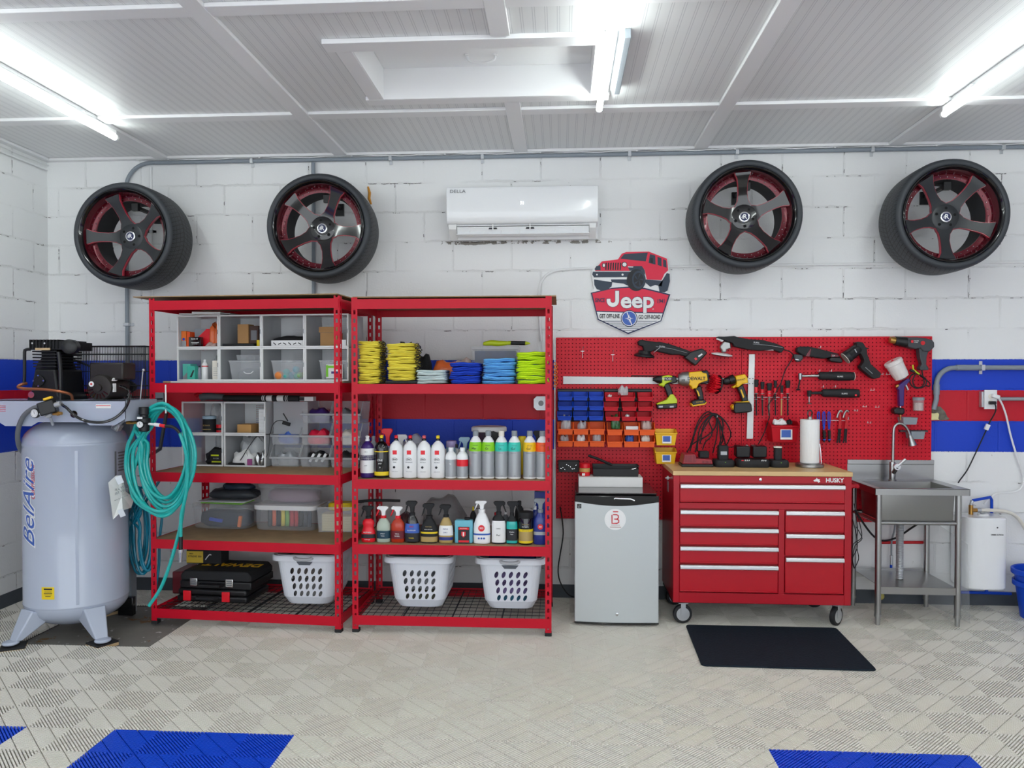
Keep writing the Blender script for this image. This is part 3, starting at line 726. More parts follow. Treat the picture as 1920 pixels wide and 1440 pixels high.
# ================================================================ RED BOLTLESS RACKS
LEV = [(2.018, 'board'), (1.508, 'board'), (.932, 'board'), (.538, 'board'), (.106, 'wire')]
RD, BH = .63, .058
def make_rack(W, lev, label, loc, rz, rh):
    t = thing('storage_rack', label, 'rack', loc, rz)
    PW, TH, H = .036, .0025, rh
    def post(x, s, y, f):
        # angle post: front flange with keyhole slots, side flange
        b = MB(); n = int((H-.03)/.051)
        xi = x; xo = x+s*PW; lo, hi = min(xi, xo), max(xi, xo)
        slot = .013
        c = (lo+hi)/2
        b.bx(lo, c-slot/2, y-TH/2, y+TH/2, 0.015, H); b.bx(c+slot/2, hi, y-TH/2, y+TH/2, 0.015, H)
        for k in range(n+1):
            z0 = .015+k*.051; z1 = min(H, z0+.026)
            if z1 > z0: b.bx(c-slot/2, c+slot/2, y-TH/2, y+TH/2, z0, z1)
        yy = y+f*PW
        b.bx(xi-TH/2, xi+TH/2, min(y, yy), min(y, yy)+.011, .015, H); b.bx(xi-TH/2, xi+TH/2, max(y, yy)-.011, max(y, yy), .015, H)
        for k in range(n+1):
            z0 = .015+k*.051; z1 = min(H, z0+.026)
            b.bx(xi-TH/2, xi+TH/2, min(y, yy)+.011, max(y, yy)-.011, z0, z1)
        p = b.build('post', M['rack_red'], t, smooth=0)
        MB().bx(lo-.003, hi+.003, min(y, yy)-.003, max(y, yy)+.003, 0, .022).build('foot_cap', M['soft_black'], p, bevel=.003)
    post(0, 1, 0, 1); post(W, -1, 0, 1); post(0, 1, RD, -1); post(W, -1, RD, -1)
    for z1, kind in lev:
        z0 = z1-BH
        for y, s in ((-.003, -1), (RD+.003, 1)):
            b = MB(); b.bx(.006, W-.006, min(y, y+s*.0025), max(y, y+s*.0025), z0, z1)
            b.bx(.03, W-.03, min(y, y-s*.03), max(y, y-s*.03), z1-.0165, z1-.014)
            b.bx(.03, W-.03, min(y, y-s*.003)+s*.0, max(y, y-s*.003), z0, z0+.002)
            b.build('beam', M['rack_red'], t, smooth=0)
        for x, s in ((.0045, 1), (W-.0045, -1)):
            b = MB(); b.bx(min(x, x+s*.0025), max(x, x+s*.0025), .03, RD-.03, z0, z1); b.bx(min(x, x+s*.028), max(x, x+s*.028), .03, RD-.03, z1-.0165, z1-.014)
            b.build('side_beam', M['rack_red'], t, smooth=0)
        if kind == 'board':
            MB().bx(.012, W-.012, .002, RD-.004, z1-.0135, z1-.001).build('shelf_board', M['board'], t, smooth=0)
        else:
            b = MB()
            for k in range(27): x = .03+(W-.06)*k/26; b.bx(x-.0014, x+.0014, .004, RD-.004, z1-.0125, z1-.0095)
            for k in range(10): y = .012+(RD-.024)*k/9; b.bx(.012, W-.012, y-.0014, y+.0014, z1-.0095, z1-.0065)
            for k in (1, 2, 3): x = W*k/4; b.bx(x-.002, x+.002, .004, RD-.004, z1-.0245, z1-.0125)
            b.build('wire_deck', M['soft_black'], t, smooth=0)
    return t
rackR = make_rack(1.205, LEV, 'red steel rack holding towels and rows of bottles, next to the fridge', (-1.262, -.822, 0), 0, 2.03)
RLZ = math.atan2(-.093, 1.235)
LEVL = [(2.024, 'board'), (1.512, 'board'), (.956, 'board'), (.536, 'board'), (.100, 'wire')]
rackL = make_rack(1.238, LEVL, 'red steel rack holding clear cube boxes and tool cases, beside the compressor', (-2.565, -.745, 0), RLZ, 2.04)
# thin loose sheets lying on the tops
solo(MB().bx(-1.262, -.03, -.80, -.25, 2.0305, 2.037), 'hardboard_sheet', M['board'], 'thin board lying on top of the right rack', 'board')
tsh = MB(); tsh.box((0, 0, 0), (1.33, .55, .006)); o = tsh.build('hardboard_sheet', M['board'], smooth=0); o.location = (-1.985, -.52, 2.050); o.rotation_euler = (0, 0, RLZ); tag(o, 'thin board lying on top of the left rack', 'board')
# ================================================================ generic containers
def frbox(x0, x1, y0, y1, z0, z1, mats, name, label, cat, group=None, bevel=.002, rz=0, faces=None):
    w, d, h = x1-x0, y1-y0, z1-z0
    b = MB().box((0, 0, h/2), (w, d, h)); o = b.build(name, mats, bevel=bevel); o.location = ((x0+x1)/2, (y0+y1)/2, z0); o.rotation_euler = (0, 0, rz)
    return tag(o, label, cat, group)
def patch(par, x0, x1, z0, z1, y, m, name='printed_panel', th=.0008):
    return MB().bx(x0, x1, y-th, y, z0, z1).build(name, M[m] if isinstance(m, str) else m, par, smooth=0)
def ptext(par, s, x, z, y, size, m, sx=1, bold=0, name='lettering', R=None):
    return MB().text(s, (x, y, z), size, sx=sx, bold=bold, R=R).build(name, M[m], par, smooth=0)
def open_tub(x0, x1, y0, y1, h, th, tap, mb=None, lip=.006, fl=None):
    # tapered open container, local coords; fl = height of a cut down front wall
    mb = mb or MB(); fl = fl or h
    ix0, ix1, iy0, iy1 = x0+tap, x1-tap, y0+tap, y1-tap
    def wall(a, b, c, d):
        mb.add([a, b, c, d], [(0, 1, 2, 3)])
    B = [(ix0, iy0, 0), (ix1, iy0, 0), (ix1, iy1, 0), (ix0, iy1, 0)]; T = [(x0, y0, h), (x1, y0, h), (x1, y1, h), (x0, y1, h)]
    k = fl/h; F0 = [B[0][i]+(T[0][i]-B[0][i])*k for i in range(3)]; F1 = [B[1][i]+(T[1][i]-B[1][i])*k for i in range(3)]
    if fl < h:
        q = .30; y_ = y0+(y1-y0)*q
        T0 = (x0, y_, h); T1 = (x1, y_, h)
        mb.add([B[0], B[1], B[2], B[3], F0, F1, T0, T1, T[2], T[3]], [(0, 3, 2, 1), (0, 1, 5, 4), (1, 2, 8, 7, 5), (2, 3, 9, 8), (3, 0, 4, 6, 9)])
    else: mb.add(B+T, [(0, 3, 2, 1), (0, 1, 5, 4), (1, 2, 6, 5), (2, 3, 7, 6), (3, 0, 4, 7)])
    return mb
def rim_bars(mb, x0, x1, y0, y1, h, t):
    mb.bx(x0-t, x1+t, y0-t, y0+t*.3, h-t*2, h).bx(x0-t, x1+t, y1-t*.3, y1+t, h-t*2, h).bx(x0-t, x0+t*.3, y0, y1, h-t*2, h).bx(x1-t*.3, x1+t, y0, y1, h-t*2, h); return mb
def band(par, prof_r, z0, z1, m, sx=1, sy=1, pw=2.0, a0=None, a1=None, name='label_band', dr=.0006):
    # wraps round a body whose radius at height z is prof_r(z)
    n = 28; k = 6; vs = []; fs = []
    full = a0 is None; A = [-PI/2+2*PI*i/n for i in range(n)] if full else [a0+(a1-a0)*i/n for i in range(n+1)]
    for j in range(k+1):
        z = z0+(z1-z0)*j/k; r = prof_r(z)+dr
        for a in A:
            ca, sa = math.cos(a), math.sin(a)
            if pw != 2.0: g = (abs(ca)**pw+abs(sa)**pw)**(-1/pw); ca *= g; sa *= g
            vs.append((r*ca*sx+(dr*ca if sx < .9 else 0), r*sa*sy+(dr*sa*1.5 if sy < .9 else 0), z))
    L_ = len(A)
    for j in range(k):
        for i in range(L_ if full else L_-1): fs.append((j*L_+i, j*L_+(i+1) % L_, (j+1)*L_+(i+1) % L_, (j+1)*L_+i))
    return MB().add(vs, fs).build(name, M[m] if isinstance(m, str) else m, par)
def prof_fn(prof):
    P = sorted(prof, key=lambda q: q[1])
    def f(z):
        for (r0, z0), (r1, z1) in zip(P, P[1:]):
            if z0 <= z <= z1: return r0+(r1-r0)*((z-z0)/max(1e-9, z1-z0))
        return P[-1][0] if z > P[-1][1] else P[0][0]
    return f
def bottle(label, px, w, h, z0, Y, body, cap, bands=(), texts=(), kind='round', capc=None, group=None, cat='bottle', name='bottle'):
    m = mpp(Y); r = w*m/2; H = h*m; c = at(px, 700, Y)
    t = thing(name, label, cat, (c.x, Y, z0), 0, group)
    if kind == 'round': body_h, neck = .80, .30; pr = [(r*.86, 0), (r*.97, H*.012), (r, H*.03), (r, H*.66), (r*.97, H*.72), (r*.86, H*.78), (r*.62, H*.84), (r*.40, H*.875), (r*.36, H*.90)]; cz, cr = .89, .44
    elif kind == 'flip': pr = [(r*.86, 0), (r*.97, H*.012), (r, H*.03), (r, H*.62), (r*.96, H*.70), (r*.82, H*.77), (r*.55, H*.825), (r*.34, H*.85), (r*.30, H*.87)]; cz, cr = .855, .30
    elif kind == 'jar': pr = [(r*.92, 0), (r, H*.02), (r, H*.80), (r*.95, H*.82), (r*.9, H*.84)]; cz, cr = .82, 1.0
    f = prof_fn(pr)
    MB().lathe(pr, n=32).build('body', M[body], t, smooth=50)
    cp = MB()
    if kind == 'flip': cp.lathe([(r*cr, H*cz), (r*cr, H*(cz+.05)), (r*.20, H*(cz+.07)), (r*.15, H*.94)], n=20); cp.build('cap', M[cap], t); MB().lathe([(r*.24, H*.925), (r*.26, H*.935), (r*.24, H*.965), (r*.30, H*.97), (r*.26, H*.985), (r*.1, H)], n=16).build('nozzle', M[capc or cap], t)
    elif kind == 'jar': cp.lathe([(r*cr, H*cz), (r*1.03, H*(cz+.01)), (r*1.03, H*.99), (r*.97, H)], n=28); cp.build('lid', M[cap], t)
    else: cp.lathe([(r*cr, H*cz), (r*cr, H*.985), (r*cr*.93, H)], n=24); cp.build('cap', M[cap], t)
    for (a, b, mm) in bands: band(t, f, H*a, H*b, mm)
    for q in texts:
        z, s, sz, mm = q[:4]; dx = q[4] if len(q) > 4 else 0
        ptext(t, s, dx*r, H*z, -math.sqrt(max(0, 1-min(.8, abs(dx))**2))*f(H*z)-.0016, sz, mm, sx=q[5] if len(q) > 5 else 1)
    return t
def spray(label, px, w, h, z0, Y, body, head, bodyh=.62, trig=None, bands=(), texts=(), waist=.75, d=.62, flip=1, panel=None, neckm=None, shape='wide', group='spray bottles on the lower shelf'):
    m = mpp(Y); r = w*m/2; H = h*m; c = at(px, 700, Y); B = H*bodyh
    t = thing('spray_bottle', label, 'bottle', (c.x, Y, z0), 0, group)
    if shape == 'wide': pr = [(r*.88, 0), (r*.98, B*.02), (r, B*.06), (r, B*.45), (r*.95, B*.62), (r*.72, B*.80), (r*.50, B*.92), (r*.36, B*.97), (r*.36, B)]
    elif shape == 'round': pr = [(r*.9, 0), (r, B*.03), (r, B*.68), (r*.93, B*.77), (r*.62, B*.90), (r*.40, B*.97), (r*.36, B)]
    else: pr = [(r*.9, 0), (r, B*.04), (r*.97, B*.42), (r*.80, B*.55), (r*.72, B*.66), (r*.86, B*.78), (r*.74, B*.9), (r*.42, B*.97), (r*.36, B)]
    f = prof_fn(pr)
    MB().lathe(pr, n=36, sy=d, pw=2.6).build('body', M[body], t, smooth=50)
    nk = r*.40; MB().lathe([(nk, B*.985), (nk, B+H*.05), (nk*.8, B+H*.06)], n=20).build('collar', M[neckm or head], t)
    hh = H-B-H*.05; z1 = B+H*.05; s_ = -flip
    k = hh
    P = [(-.011, z1), (.011, z1), (.014, z1+k*.5), (.030, z1+k*.78), (.032, z1+k*.9), (.022, z1+k), (-.030, z1+k), (-.040, z1+k*.88), (-.040, z1+k*.68), (-.022, z1+k*.62), (-.013, z1+k*.45)]
    if flip < 0: P = [(-a, b) for a, b in P]
    MB().prism(P, -.010, .010).build('spray_head', M[head], t, bevel=.003)
    T = [(-.024, z1+k*.62), (-.034, z1+k*.62), (-.040, z1+k*.30), (-.048, z1-k*.05), (-.043, z1-k*.05), (-.033, z1+k*.25)]
    if flip < 0: T = [(-a, b) for a, b in T]
    MB().prism(T, -.006, .006).build('trigger', M[trig or head], t, bevel=.002)
    for (a, b, mm) in bands: band(t, f, B*a, B*b, mm, sy=d, pw=2.6, a0=-PI*.93, a1=-PI*.07, name='label_panel', dr=.0009)
    for q in texts:
        z, s, sz, mm = q[:4]; ptext(t, s, (q[4] if len(q) > 4 else 0)*r, B*z, -f(B*z)*d*(1.0)-.0032, sz, mm, sx=q[5] if len(q) > 5 else 1)
    return t
# ================================================================ RIGHT RACK: TOWELS
def towel_mesh(w, d, h, seed, nm, m):
    R = random.Random(seed); ph = [R.uniform(0, 6.28) for _ in range(8)]
    mb = MB().lathe([(1e-4, 0), (.80, 0), (.93, .06), (.985, .2), (1, .42), (.93, .5), (.995, .58), (.985, .82), (.93, .95), (.80, 1), (1e-4, 1)], n=72, cap=False, pw=5.5)
    out = []
    for x, y, z in mb.v:
        e = 1+.018*math.sin(5*x+ph[0])+.012*math.sin(9*y+ph[1]+z*4)
        X = x*w/2*e+.003*math.sin(ph[2]+z*9); Yy = y*d/2*(1+.012*math.sin(x*7+ph[3]))+.004*math.sin(3*x+ph[4])
        Z = z*h+.0026*math.sin(2.4*x+ph[5])+.0012*math.sin(7*x+ph[6])+.0012*math.sin(6*y+ph[7])
        out.append((X, Yy, Z))
    mb.v = out; return mb
defm('t_yellow', 'F2E150', .9, bump=.5, bscale=300); defm('t_white', 'D5E3E4', .9, bump=.5, bscale=300); defm('t_royal', '1140C0', .9, bump=.5, bscale=300)
defm('t_sky', '63AEEC', .9, bump=.5, bscale=300); defm('t_neon', 'CBEE12', .9, bump=.5, bscale=300); defm('fringe', '1C1D20', .9, bump=.5, bscale=200)
SH = 1.508
def towel_stack(cn, desc, x0p, x1p, ytop, Yc, n, m, grp, loops=0, zb=None):
    # n folded towels between the shelf and the photo height ytop
    Yf = Yc-.12; ma = mpp(Yf); w = (x1p-x0p)*ma; cx = at((x0p+x1p)/2, 700, Yf).x; z0 = zb or SH+.0005; zt = at(0, ytop, Yf).z; h = (zt-z0)/n
    for i in range(n):
        R = random.Random(i*7+int(cx*99)); o = ORD[n-1-i] if i else 'lowest'
        t = towel_mesh(w*R.uniform(.93, 1.02), .24, h*.985, i+int(cx*57), 'towel', m).build('towel', M[m], smooth=80)
        t.location = (cx+R.uniform(-.006, .006), Yc+R.uniform(-.005, .005), z0+i*h); t.rotation_euler = (0, 0, R.uniform(-.03, .03))
        tag(t, 'folded %s towel, %s in the %s' % (cn, o, desc), 'towel', grp)
        if loops:
            for q in range(2):
                a = Vector((w/2-.006, -.075+.05*q, h*.5)); b = Vector((.030, R.uniform(-.02, .02), R.uniform(-.012, .012)))
                MB().tube(spline([a, a+b*.5+Vector((0, .01, .01)), a+b, a+b*.6+Vector((0, -.014, -.006)), a+Vector((0, -.006, 0))], 2), .0022, 6).build('hanging_loop', M['fringe'], t)
YR = -.66
towel_stack('yellow', 'left tall yellow stack', 668, 711, 641, YR, 12, 't_yellow', 'yellow towels in the left stack', 1)
towel_stack('yellow', 'second tall yellow stack', 722, 778, 646, YR, 11, 't_yellow', 'yellow towels in the second stack', 1, zb=SH+.022)
solo(MB().box((at(752, 0, -.75).x, YR, SH+.0105), (.20, .23, .018)), 'mesh_cloth', mat('mesh cloth', '34383A', .9, vary=.5, vscale=90), 'dark mesh cloth under the second yellow towel stack', 'cloth', bevel=.006)
towel_stack('pale grey-white', 'low white stack', 776, 837, 694, YR, 5, 't_white', 'white towels')
towel_stack('royal blue', 'royal blue stack', 840, 901, 681, YR, 5, 't_royal', 'royal blue towels')
towel_stack('light blue', 'light blue stack', 903, 966, 673, YR, 7, 't_sky', 'light blue towels')
towel_stack('neon yellow', 'neon stack by the right post', 966, 1028, 662, YR, 8, 't_neon', 'neon yellow towels')
def lump(x0p, x1p, y0p, y1p, Y, d, m, seed, name, label, cat, zb=None, n=28, flat=1.0, amp=.12, parent=None):
    # soft crumpled bag or cloth
    R = random.Random(seed); a = at(x0p, y1p, Y); b = at(x1p, y0p, Y); cx = (a.x+b.x)/2; w = b.x-a.x; z0 = a.z if zb is None else zb; h = b.z-z0
    ph = [R.uniform(0, 6.28) for _ in range(6)]; mb = MB().lathe([(.05, 0), (.75, .0), (.97, .15), (1, .4), (.88, .7), (.6, .93), (.25, 1), (1e-4, 1)], n=n, cap=False, pw=2.6); out = []
    for x, y, z in mb.v:
        e = 1+amp*(math.sin(4*x+ph[0]+3*z)*.6+math.sin(7*y+ph[1]+5*z)*.4+.5*math.sin(11*z+ph[2]+6*x)) if z > .01 else 1-.05*R.random()
        out.append((x*w/2*min(e, 1.08), y*d/2*e, z*h*(1+amp*.7*math.sin(5*x+ph[3])) if z > .5 else z*h))
    mb.v = out; o = mb.build(name, M[m] if isinstance(m, str) else m, parent, smooth=60); o.location = (cx, Y+d/2, z0); return tag(o, label, cat) if label else o
defm('bag_orange', 'E8703A', .25, bump=.8, bscale=40); defm('bag_pink', 'D9C0B8', .25, alpha=.75, bump=.8, bscale=40)
lump(806, 862, 676, 723, -.50, .13, 'bag_orange', 3, 'plastic_bag', 'clear bag with orange cloths behind the white and blue towels', 'bag', zb=SH)
lump(846, 888, 672, 723, -.45, .13, 'bag_pink', 5, 'plastic_bag', 'pale plastic bag behind the royal blue towels', 'bag', zb=SH)
lump(742, 774, 640, 723, -.47, .13, mat('olive cloth', '4A4B3E', .8), 8, 'cloth', 'dark olive cloth behind the second yellow stack', 'cloth', zb=SH)
lump(778, 806, 664, 723, -.47, .13, 'fringe', 9, 'cloth', 'black cloth heap right of the second yellow stack', 'cloth', zb=SH)
# clear storage box with blue inside
x0, x1, z0, z1 = rect(884, 649, 972, 700, -.40)
bx_ = thing('storage_box', 'clear lidded storage box with blue contents behind the light blue towels', 'box', ((x0+x1)/2, -.31, SH))
bw(MB().bx(x0, x1, -.40, -.22, SH, z1-.02), 'box_body', M['frost'], bx_, bevel=.008); bw(MB().bx(x0-.004, x1+.004, -.405, -.215, z1-.022, z1), 'lid', M['frost'], bx_, bevel=.004)
bw(MB().bx(x0+.02, x1-.02, -.385, -.23, SH+.004, z1-.03), 'contents', mat('blue stuff', '21386E', .7, vary=.5, vscale=18), bx_)
zt = at(0, 648, -.40).z
du = thing('duster', 'yellow duster with black grip lying on the clear storage box', 'duster', (at(950, 0, -.36).x, -.36, zt))
bw(MB().tube(spline([at(955, 643, -.36), at(935, 644, -.36), at(920, 643, -.36), at(906, 645, -.36)], 2), lambda t: .008+.011*math.sin(PI*min(1, t*1.0))**.6, 14), 'mitt', M['lime'], du)
bw(MB().cyl(at(957, 643, -.36), at(985, 643.5, -.36), .0135), 'grip', M['black'], du, bevel=.002); bw(MB().cyl(at(985, 643.5, -.36), at(994, 644, -.36), .0135, .004), 'tip', M['lime'], du)
bw(MB().cyl(at(953, 643, -.36), at(958, 643, -.36), .0135), 'ferrule', M['lime'], du)
# ================================================================ RIGHT RACK: BOTTLES, MIDDLE SHELF
S3 = .9325; YB_ = -.735; G = 'bottles on the middle shelf of the right rack'
defm('silver_label', 'A4A8AC', .35, metal=.3); defm('bt_white', 'F0F1F2', .3, coat=.3); defm('bt_purple', '3B2170', .3, coat=.3)
b1 = bottle('purple bottle with white label, leftmost on the middle shelf', 688.5, 27, 80, S3, YB_, 'bt_purple', 'white', [(.12, .70, 'white'), (.42, .54, 'bt_purple')], [(.62, '3 IN 1', .009, 'ink_grey'), (.30, 'polish', .008, 'ink_grey')], 'flip', 'white', G)
bottle('black bottle with yellow bands and red logo square, second from the left', 715, 27, 81, S3, YB_, 'gloss_black', 'gloss_black', [(.06, .15, 'yellow'), (.61, .63, 'yellow')], [(.42, 'ONE', .016, 'white'), (.34, 'STEP', .010, 'white'), (.26, '»', .02, 'white')], 'flip', 'yellow', G)
for px, nz, lab in ((742.5, 'bright_red', 'white bottle with red nozzle, next to the black and yellow bottle'), (769, 'bright_red', 'white bottle with red nozzle, second of the four white ones'),
                    (795, 'bt_pink', 'white bottle with pinkish nozzle, third of the four white ones'), (821, 'yellow', 'white bottle with yellow nozzle, last of the four white ones')):
    defm('bt_pink', 'E06068', .4)
    t = bottle(lab, px, 26.5, 81, S3, YB_, 'bt_white', 'gloss_black', (), [(.44, {742.5: 'UNO', 769: 'UNO', 795: 'UNO', 821: 'UNO'}[px], .015, 'ink'), (.375, {742.5: 'PURE', 769: 'ADVANCED', 795: 'PROTECT', 821: 'PROTECT'}[px], .008, 'ink_grey'), (.16, 'polishing compound', .0045, 'ink_grey')], 'flip', nz, G)
    r = 26.5*mpp(YB_)/2; H = 81*mpp(YB_)
    patch(t, -.013, .013, H*.56, H*.655, -r-.0008, 'bright_red', 'logo_square'); MB().tube([(.016*math.cos(a), -r-.001, H*.43+.014*math.sin(a)) for a in [PI*.15+PI*.7*k/10 for k in range(11)]], .0007, 5).build('logo_arc', M['ink'], t)
    MB().lathe([(.001, 0), (.0075, 0), (.0075, .001)], (-.004, -r-.0004, H*.26), 16, R=rotm((PI/2, 0, 0))).build('logo_dot', M['ink'], t)
bsm = bottle('small white bottle with grey label', 845.5, 22, 58, S3, YB_, 'bt_white', 'bt_white', [(.06, .62, 'silver_label')], [(.48, 'Mp', .011, 'white')], 'round', None, G)
bottle('small white bottle with red band', 867, 22, 58, S3, YB_, 'bt_white', 'bt_white', [(.06, .40, 'silver_label'), (.40, .62, 'bright_red')], (), 'round', None, G)
defm('b_lime', '8ED41E', .4); defm('b_turq', '36C9B8', .4); defm('b_gold', 'F6C40E', .4); defm('b_orng', 'F25A16', .4)
for px, mm, s, cp, lab in ((891.7, 'b_lime', 'Mzr', 'grey', 'tall silver bottle with lime band, left of the two lime ones'), (915.6, 'b_lime', 'Gs', 'grey', 'tall silver bottle with lime band, right of the two lime ones'),
                      (940.2, 'b_turq', 'Ls', 'cream', 'tall silver bottle with turquoise band and cream cap'), (964.6, 'b_turq', 'Guf', 'grey', 'tall silver bottle with turquoise band and grey cap'),
                      (993.3, 'b_gold', 'Gsf', 'grey', 'tall silver bottle with yellow band'), (1017, 'b_orng', '', 'grey', 'tall silver bottle with orange band by the right post')):
    t = bottle(lab, px, 24.5, 90, S3, YB_, 'bt_white', cp, [(.045, .575, 'silver_label'), (.575, .765, mm)], ([(.635, s, .018, 'ink', -.15)] if s else [])+[(.70, 'Koch-Chemie', .0055, 'ink', .05), (.545, 'professional care', .0045, 'ink', -.1), (.07, '1000 ml', .0045, 'ink', .1)], 'round', None, G)
# back row: trigger bottles and tubs
def simple(label, px, w, py0, Y, z0, body, cap, kind='round', group=None): return bottle(label, px, w, (at(0, py0, Y).z-z0)/mpp(Y), z0, Y, body, cap, kind=kind, group=group)
G2 = 'bottles in the back row of the middle shelf'; YK = -.52
defm('b_paleblue', '8FB0C4', .4); defm('b_lilac', 'A99BC8', .4)
simple('grey bottle behind the purple bottle', 700, 15, 814, YK, S3, 'grey', 'grey', group=G2)
spray('bottle with red trigger head in the back row', 727, 20, (at(0, 800, YK).z-S3)/mpp(YK), S3, YK, 'frost', 'bright_red', .62, shape='round', group=G2)
spray('bottle with white trigger head behind the first white bottle', 752, 22, (at(0, 811, -.46).z-S3)/mpp(-.46), S3, -.46, 'bt_white', 'bt_white', .62, shape='round', flip=-1, group=G2)
lump(742, 802, 820, 905, -.40, .18, 'film', 4, 'plastic_bag', 'crumpled clear plastic bag at the back of the middle shelf', 'bag', zb=S3)
simple('cream tub behind the white bottles', 757, 14, 832, -.60, S3, 'cream', 'cream', 'jar', G2)
simple('grey flask behind the third white bottle', 782, 15, 827, -.58, S3, 'mid_grey', 'grey', 'round', G2)
simple('bottle with green cap at the back', 811, 12, 830, -.55, S3, 'soft_black', 'green', 'round', G2)
simple('pale blue bottle with lilac cap behind the small bottles', 846, 19, 822, -.58, S3, 'b_paleblue', 'b_lilac', 'jar', G2)
simple('clear bottle with white cap between the small bottles', 856, 11, 828, -.65, S3, 'frost', 'soft_black', 'round', G2)
spray('pale blue spray bottle behind the red banded small one', 872, 16, (at(0, 815, -.56).z-S3)/mpp(-.56), S3, -.56, 'b_paleblue', 'b_paleblue', .62, shape='round', group=G2)
spray('spray bottle with black head at the right end', 1009, 16, (at(0, 803, -.56).z-S3)/mpp(-.56), S3, -.56, 'soft_black', 'soft_black', .66, shape='round', flip=-1, group=G2)
simple('bottle with yellow cap between the turquoise and yellow bands', 979, 14, 813, YK, S3, 'yellow', 'yellow', 'jar', G2)
c = at(915, 0, -.40); tb = thing('bucket', 'dark tub with white lid behind the silver bottles', 'tub', (c.x, -.34, S3)); zt = at(0, 797, -.42).z
bw(MB().lathe([(.09, S3), (.105, zt-.03)], (c.x, -.34, 0), 32), 'tub', mat('dark plum', '3A2A3C', .4), tb); bw(MB().lathe([(.112, zt-.034), (.117, zt-.03), (.117, zt-.008), (.108, zt)], (c.x, -.34, 0), 36), 'lid', M['white'], tb)
solo(MB().prism([(at(907, 0, -.5).x, at(0, 815, -.5).z), (at(911, 0, -.5).x, at(0, 806, -.5).z), (at(925, 0, -.5).x, at(0, 804, -.5).z), (at(936, 0, -.5).x, at(0, 808, -.5).z), (at(930, 0, -.5).x, at(0, 822, -.5).z)], -.52, -.49), 'trigger_head', M['black'], 'black spray trigger in front of the white lid', 'trigger', bevel=.003)
# ================================================================ RIGHT RACK: SPRAY BOTTLES, LOWER SHELF
S4 = .5385; Y4 = -.745
hp = lambda py: (at(0, py, Y4).z-S4)/mpp(Y4)
defm('clear_liq', 'C9D8C8', .15, alpha=.75); defm('red_liq', 'C03A20', .15, alpha=.9); defm('b_gold2', 'B49A5E', .35); defm('b_navy', '1A2F86', .3, coat=.3); defm('b_aqua', '78C8DE', .2, alpha=.85); defm('lab_teal', '0E3C50', .5); defm('lab_maroon', '6A1020', .5)
spray('red spray bottle with black head, leftmost on the lower shelf', 690, 27, hp(941), S4, Y4, 'bright_red', 'soft_black', .66, shape='waist', texts=[(.42, "MOTHERS", .011, 'white'), (.12, 'Rubberglo', .0085, 'white')], bands=[(.17, .34, 'ink')])
spray('clear spray bottle with oval dark teal label and white and red head', 718.5, 26, hp(941), S4, Y4, 'clear_liq', 'bt_white', .68, trig='bright_red', neckm='bright_red', shape='round', bands=[(.16, .48, 'lab_teal')], texts=[(.36, 'SPRAY', .010, 'white'), (.27, 'WAX', .010, 'white')])
spray('spray bottle of red liquid with oval maroon label and red head', 745.5, 26, hp(941), S4, Y4, 'red_liq', 'bt_white', .68, trig='bright_red', neckm='bright_red', shape='round', bands=[(.16, .48, 'lab_maroon')], texts=[(.36, 'TIRE &', .009, 'white'), (.27, 'WHEEL', .010, 'white')])
spray('black spray bottle with bright blue label', 772.5, 28, hp(931), S4, Y4, 'gloss_black', 'soft_black', .66, bands=[(.42, .66, 'sky'), (.12, .42, 'navy')] if 0 else [(.36, .70, 'sign_blue'), (.05, .36, 'ink')], texts=[(.60, 'Black', .012, 'bright_red'), (.46, 'ALUMINUM', .010, 'white'), (.18, 'WHEEL', .010, 'yellow')])
spray('black spray bottle with gold lettering, beside the blue labelled one', 804.5, 32, hp(935), S4, Y4, 'soft_black', 'soft_black', .64, bands=[(.05, .26, 'b_gold2'), (.38, .45, 'yellow')], texts=[(.66, 'Gold Class', .009, 'b_gold2'), (.55, 'RICH LEATHER', .0075, 'white')])
spray('gold spray bottle with blue and white label', 836, 27, hp(937), S4, Y4, 'b_gold2', 'soft_black', .68, bands=[(.30, .68, 'white'), (.12, .24, 'b_navy')], texts=[(.56, 'rain-x', .013, 'b_navy'), (.42, '2-IN-1', .010, 'b_navy')])
# square bottle
c = at(869, 0, Y4); q = mpp(Y4); w = 34*q; h = hp(960)*q
sb = thing('bottle', 'square pale blue bottle with black and red label', 'bottle', (c.x, Y4, S4), 0)
MB().box((0, 0, h*.46), (w, .05, h*.92)).build('body', M['b_aqua'], sb, bevel=.010, seg=3); MB().cyl((.02, 0, h*.92), (.02, 0, h), .018).build('cap', M['soft_black'], sb)
patch(sb, -w*.30, w*.33, .004, h*.66, -.0265, 'ink', 'label_panel'); patch(sb, -w*.27, w*.30, .008, h*.13, -.0275, 'bright_red', 'label_panel'); patch(sb, -w*.27, w*.30, h*.55, h*.64, -.0275, 'bright_red', 'label_panel')
ptext(sb, 'WOLFGANG', 0, h*.595, -.029, .0075, 'white'); MB().prism([(-.013, h*.47), (.013, h*.47), (.013, h*.32), (0, h*.25), (-.013, h*.32)], -.0285, -.0275).build('crest', M['bright_red'], sb); patch(sb, -.004, .004, h*.30, h*.45, -.0287, 'white', 'crest_mark')
t = spray('tall white spray bottle with red disc reading 303', 903.5, 32, hp(929), S4, Y4, 'bt_white', 'bt_white', .74, shape='wide', bands=[(.28, .33, 'sign_blue'), (.18, .27, 'bt_white')], texts=[(.50, '303', .017, 'white')])
zz = hp(929)*q*.74*.50; MB().lathe([(.001, 0), (.0195, 0), (.0195, .0012)], (0, -.0325, zz), 24, R=rotm((PI/2, 0, 0))).build('logo_disc', M['bright_red'], t)
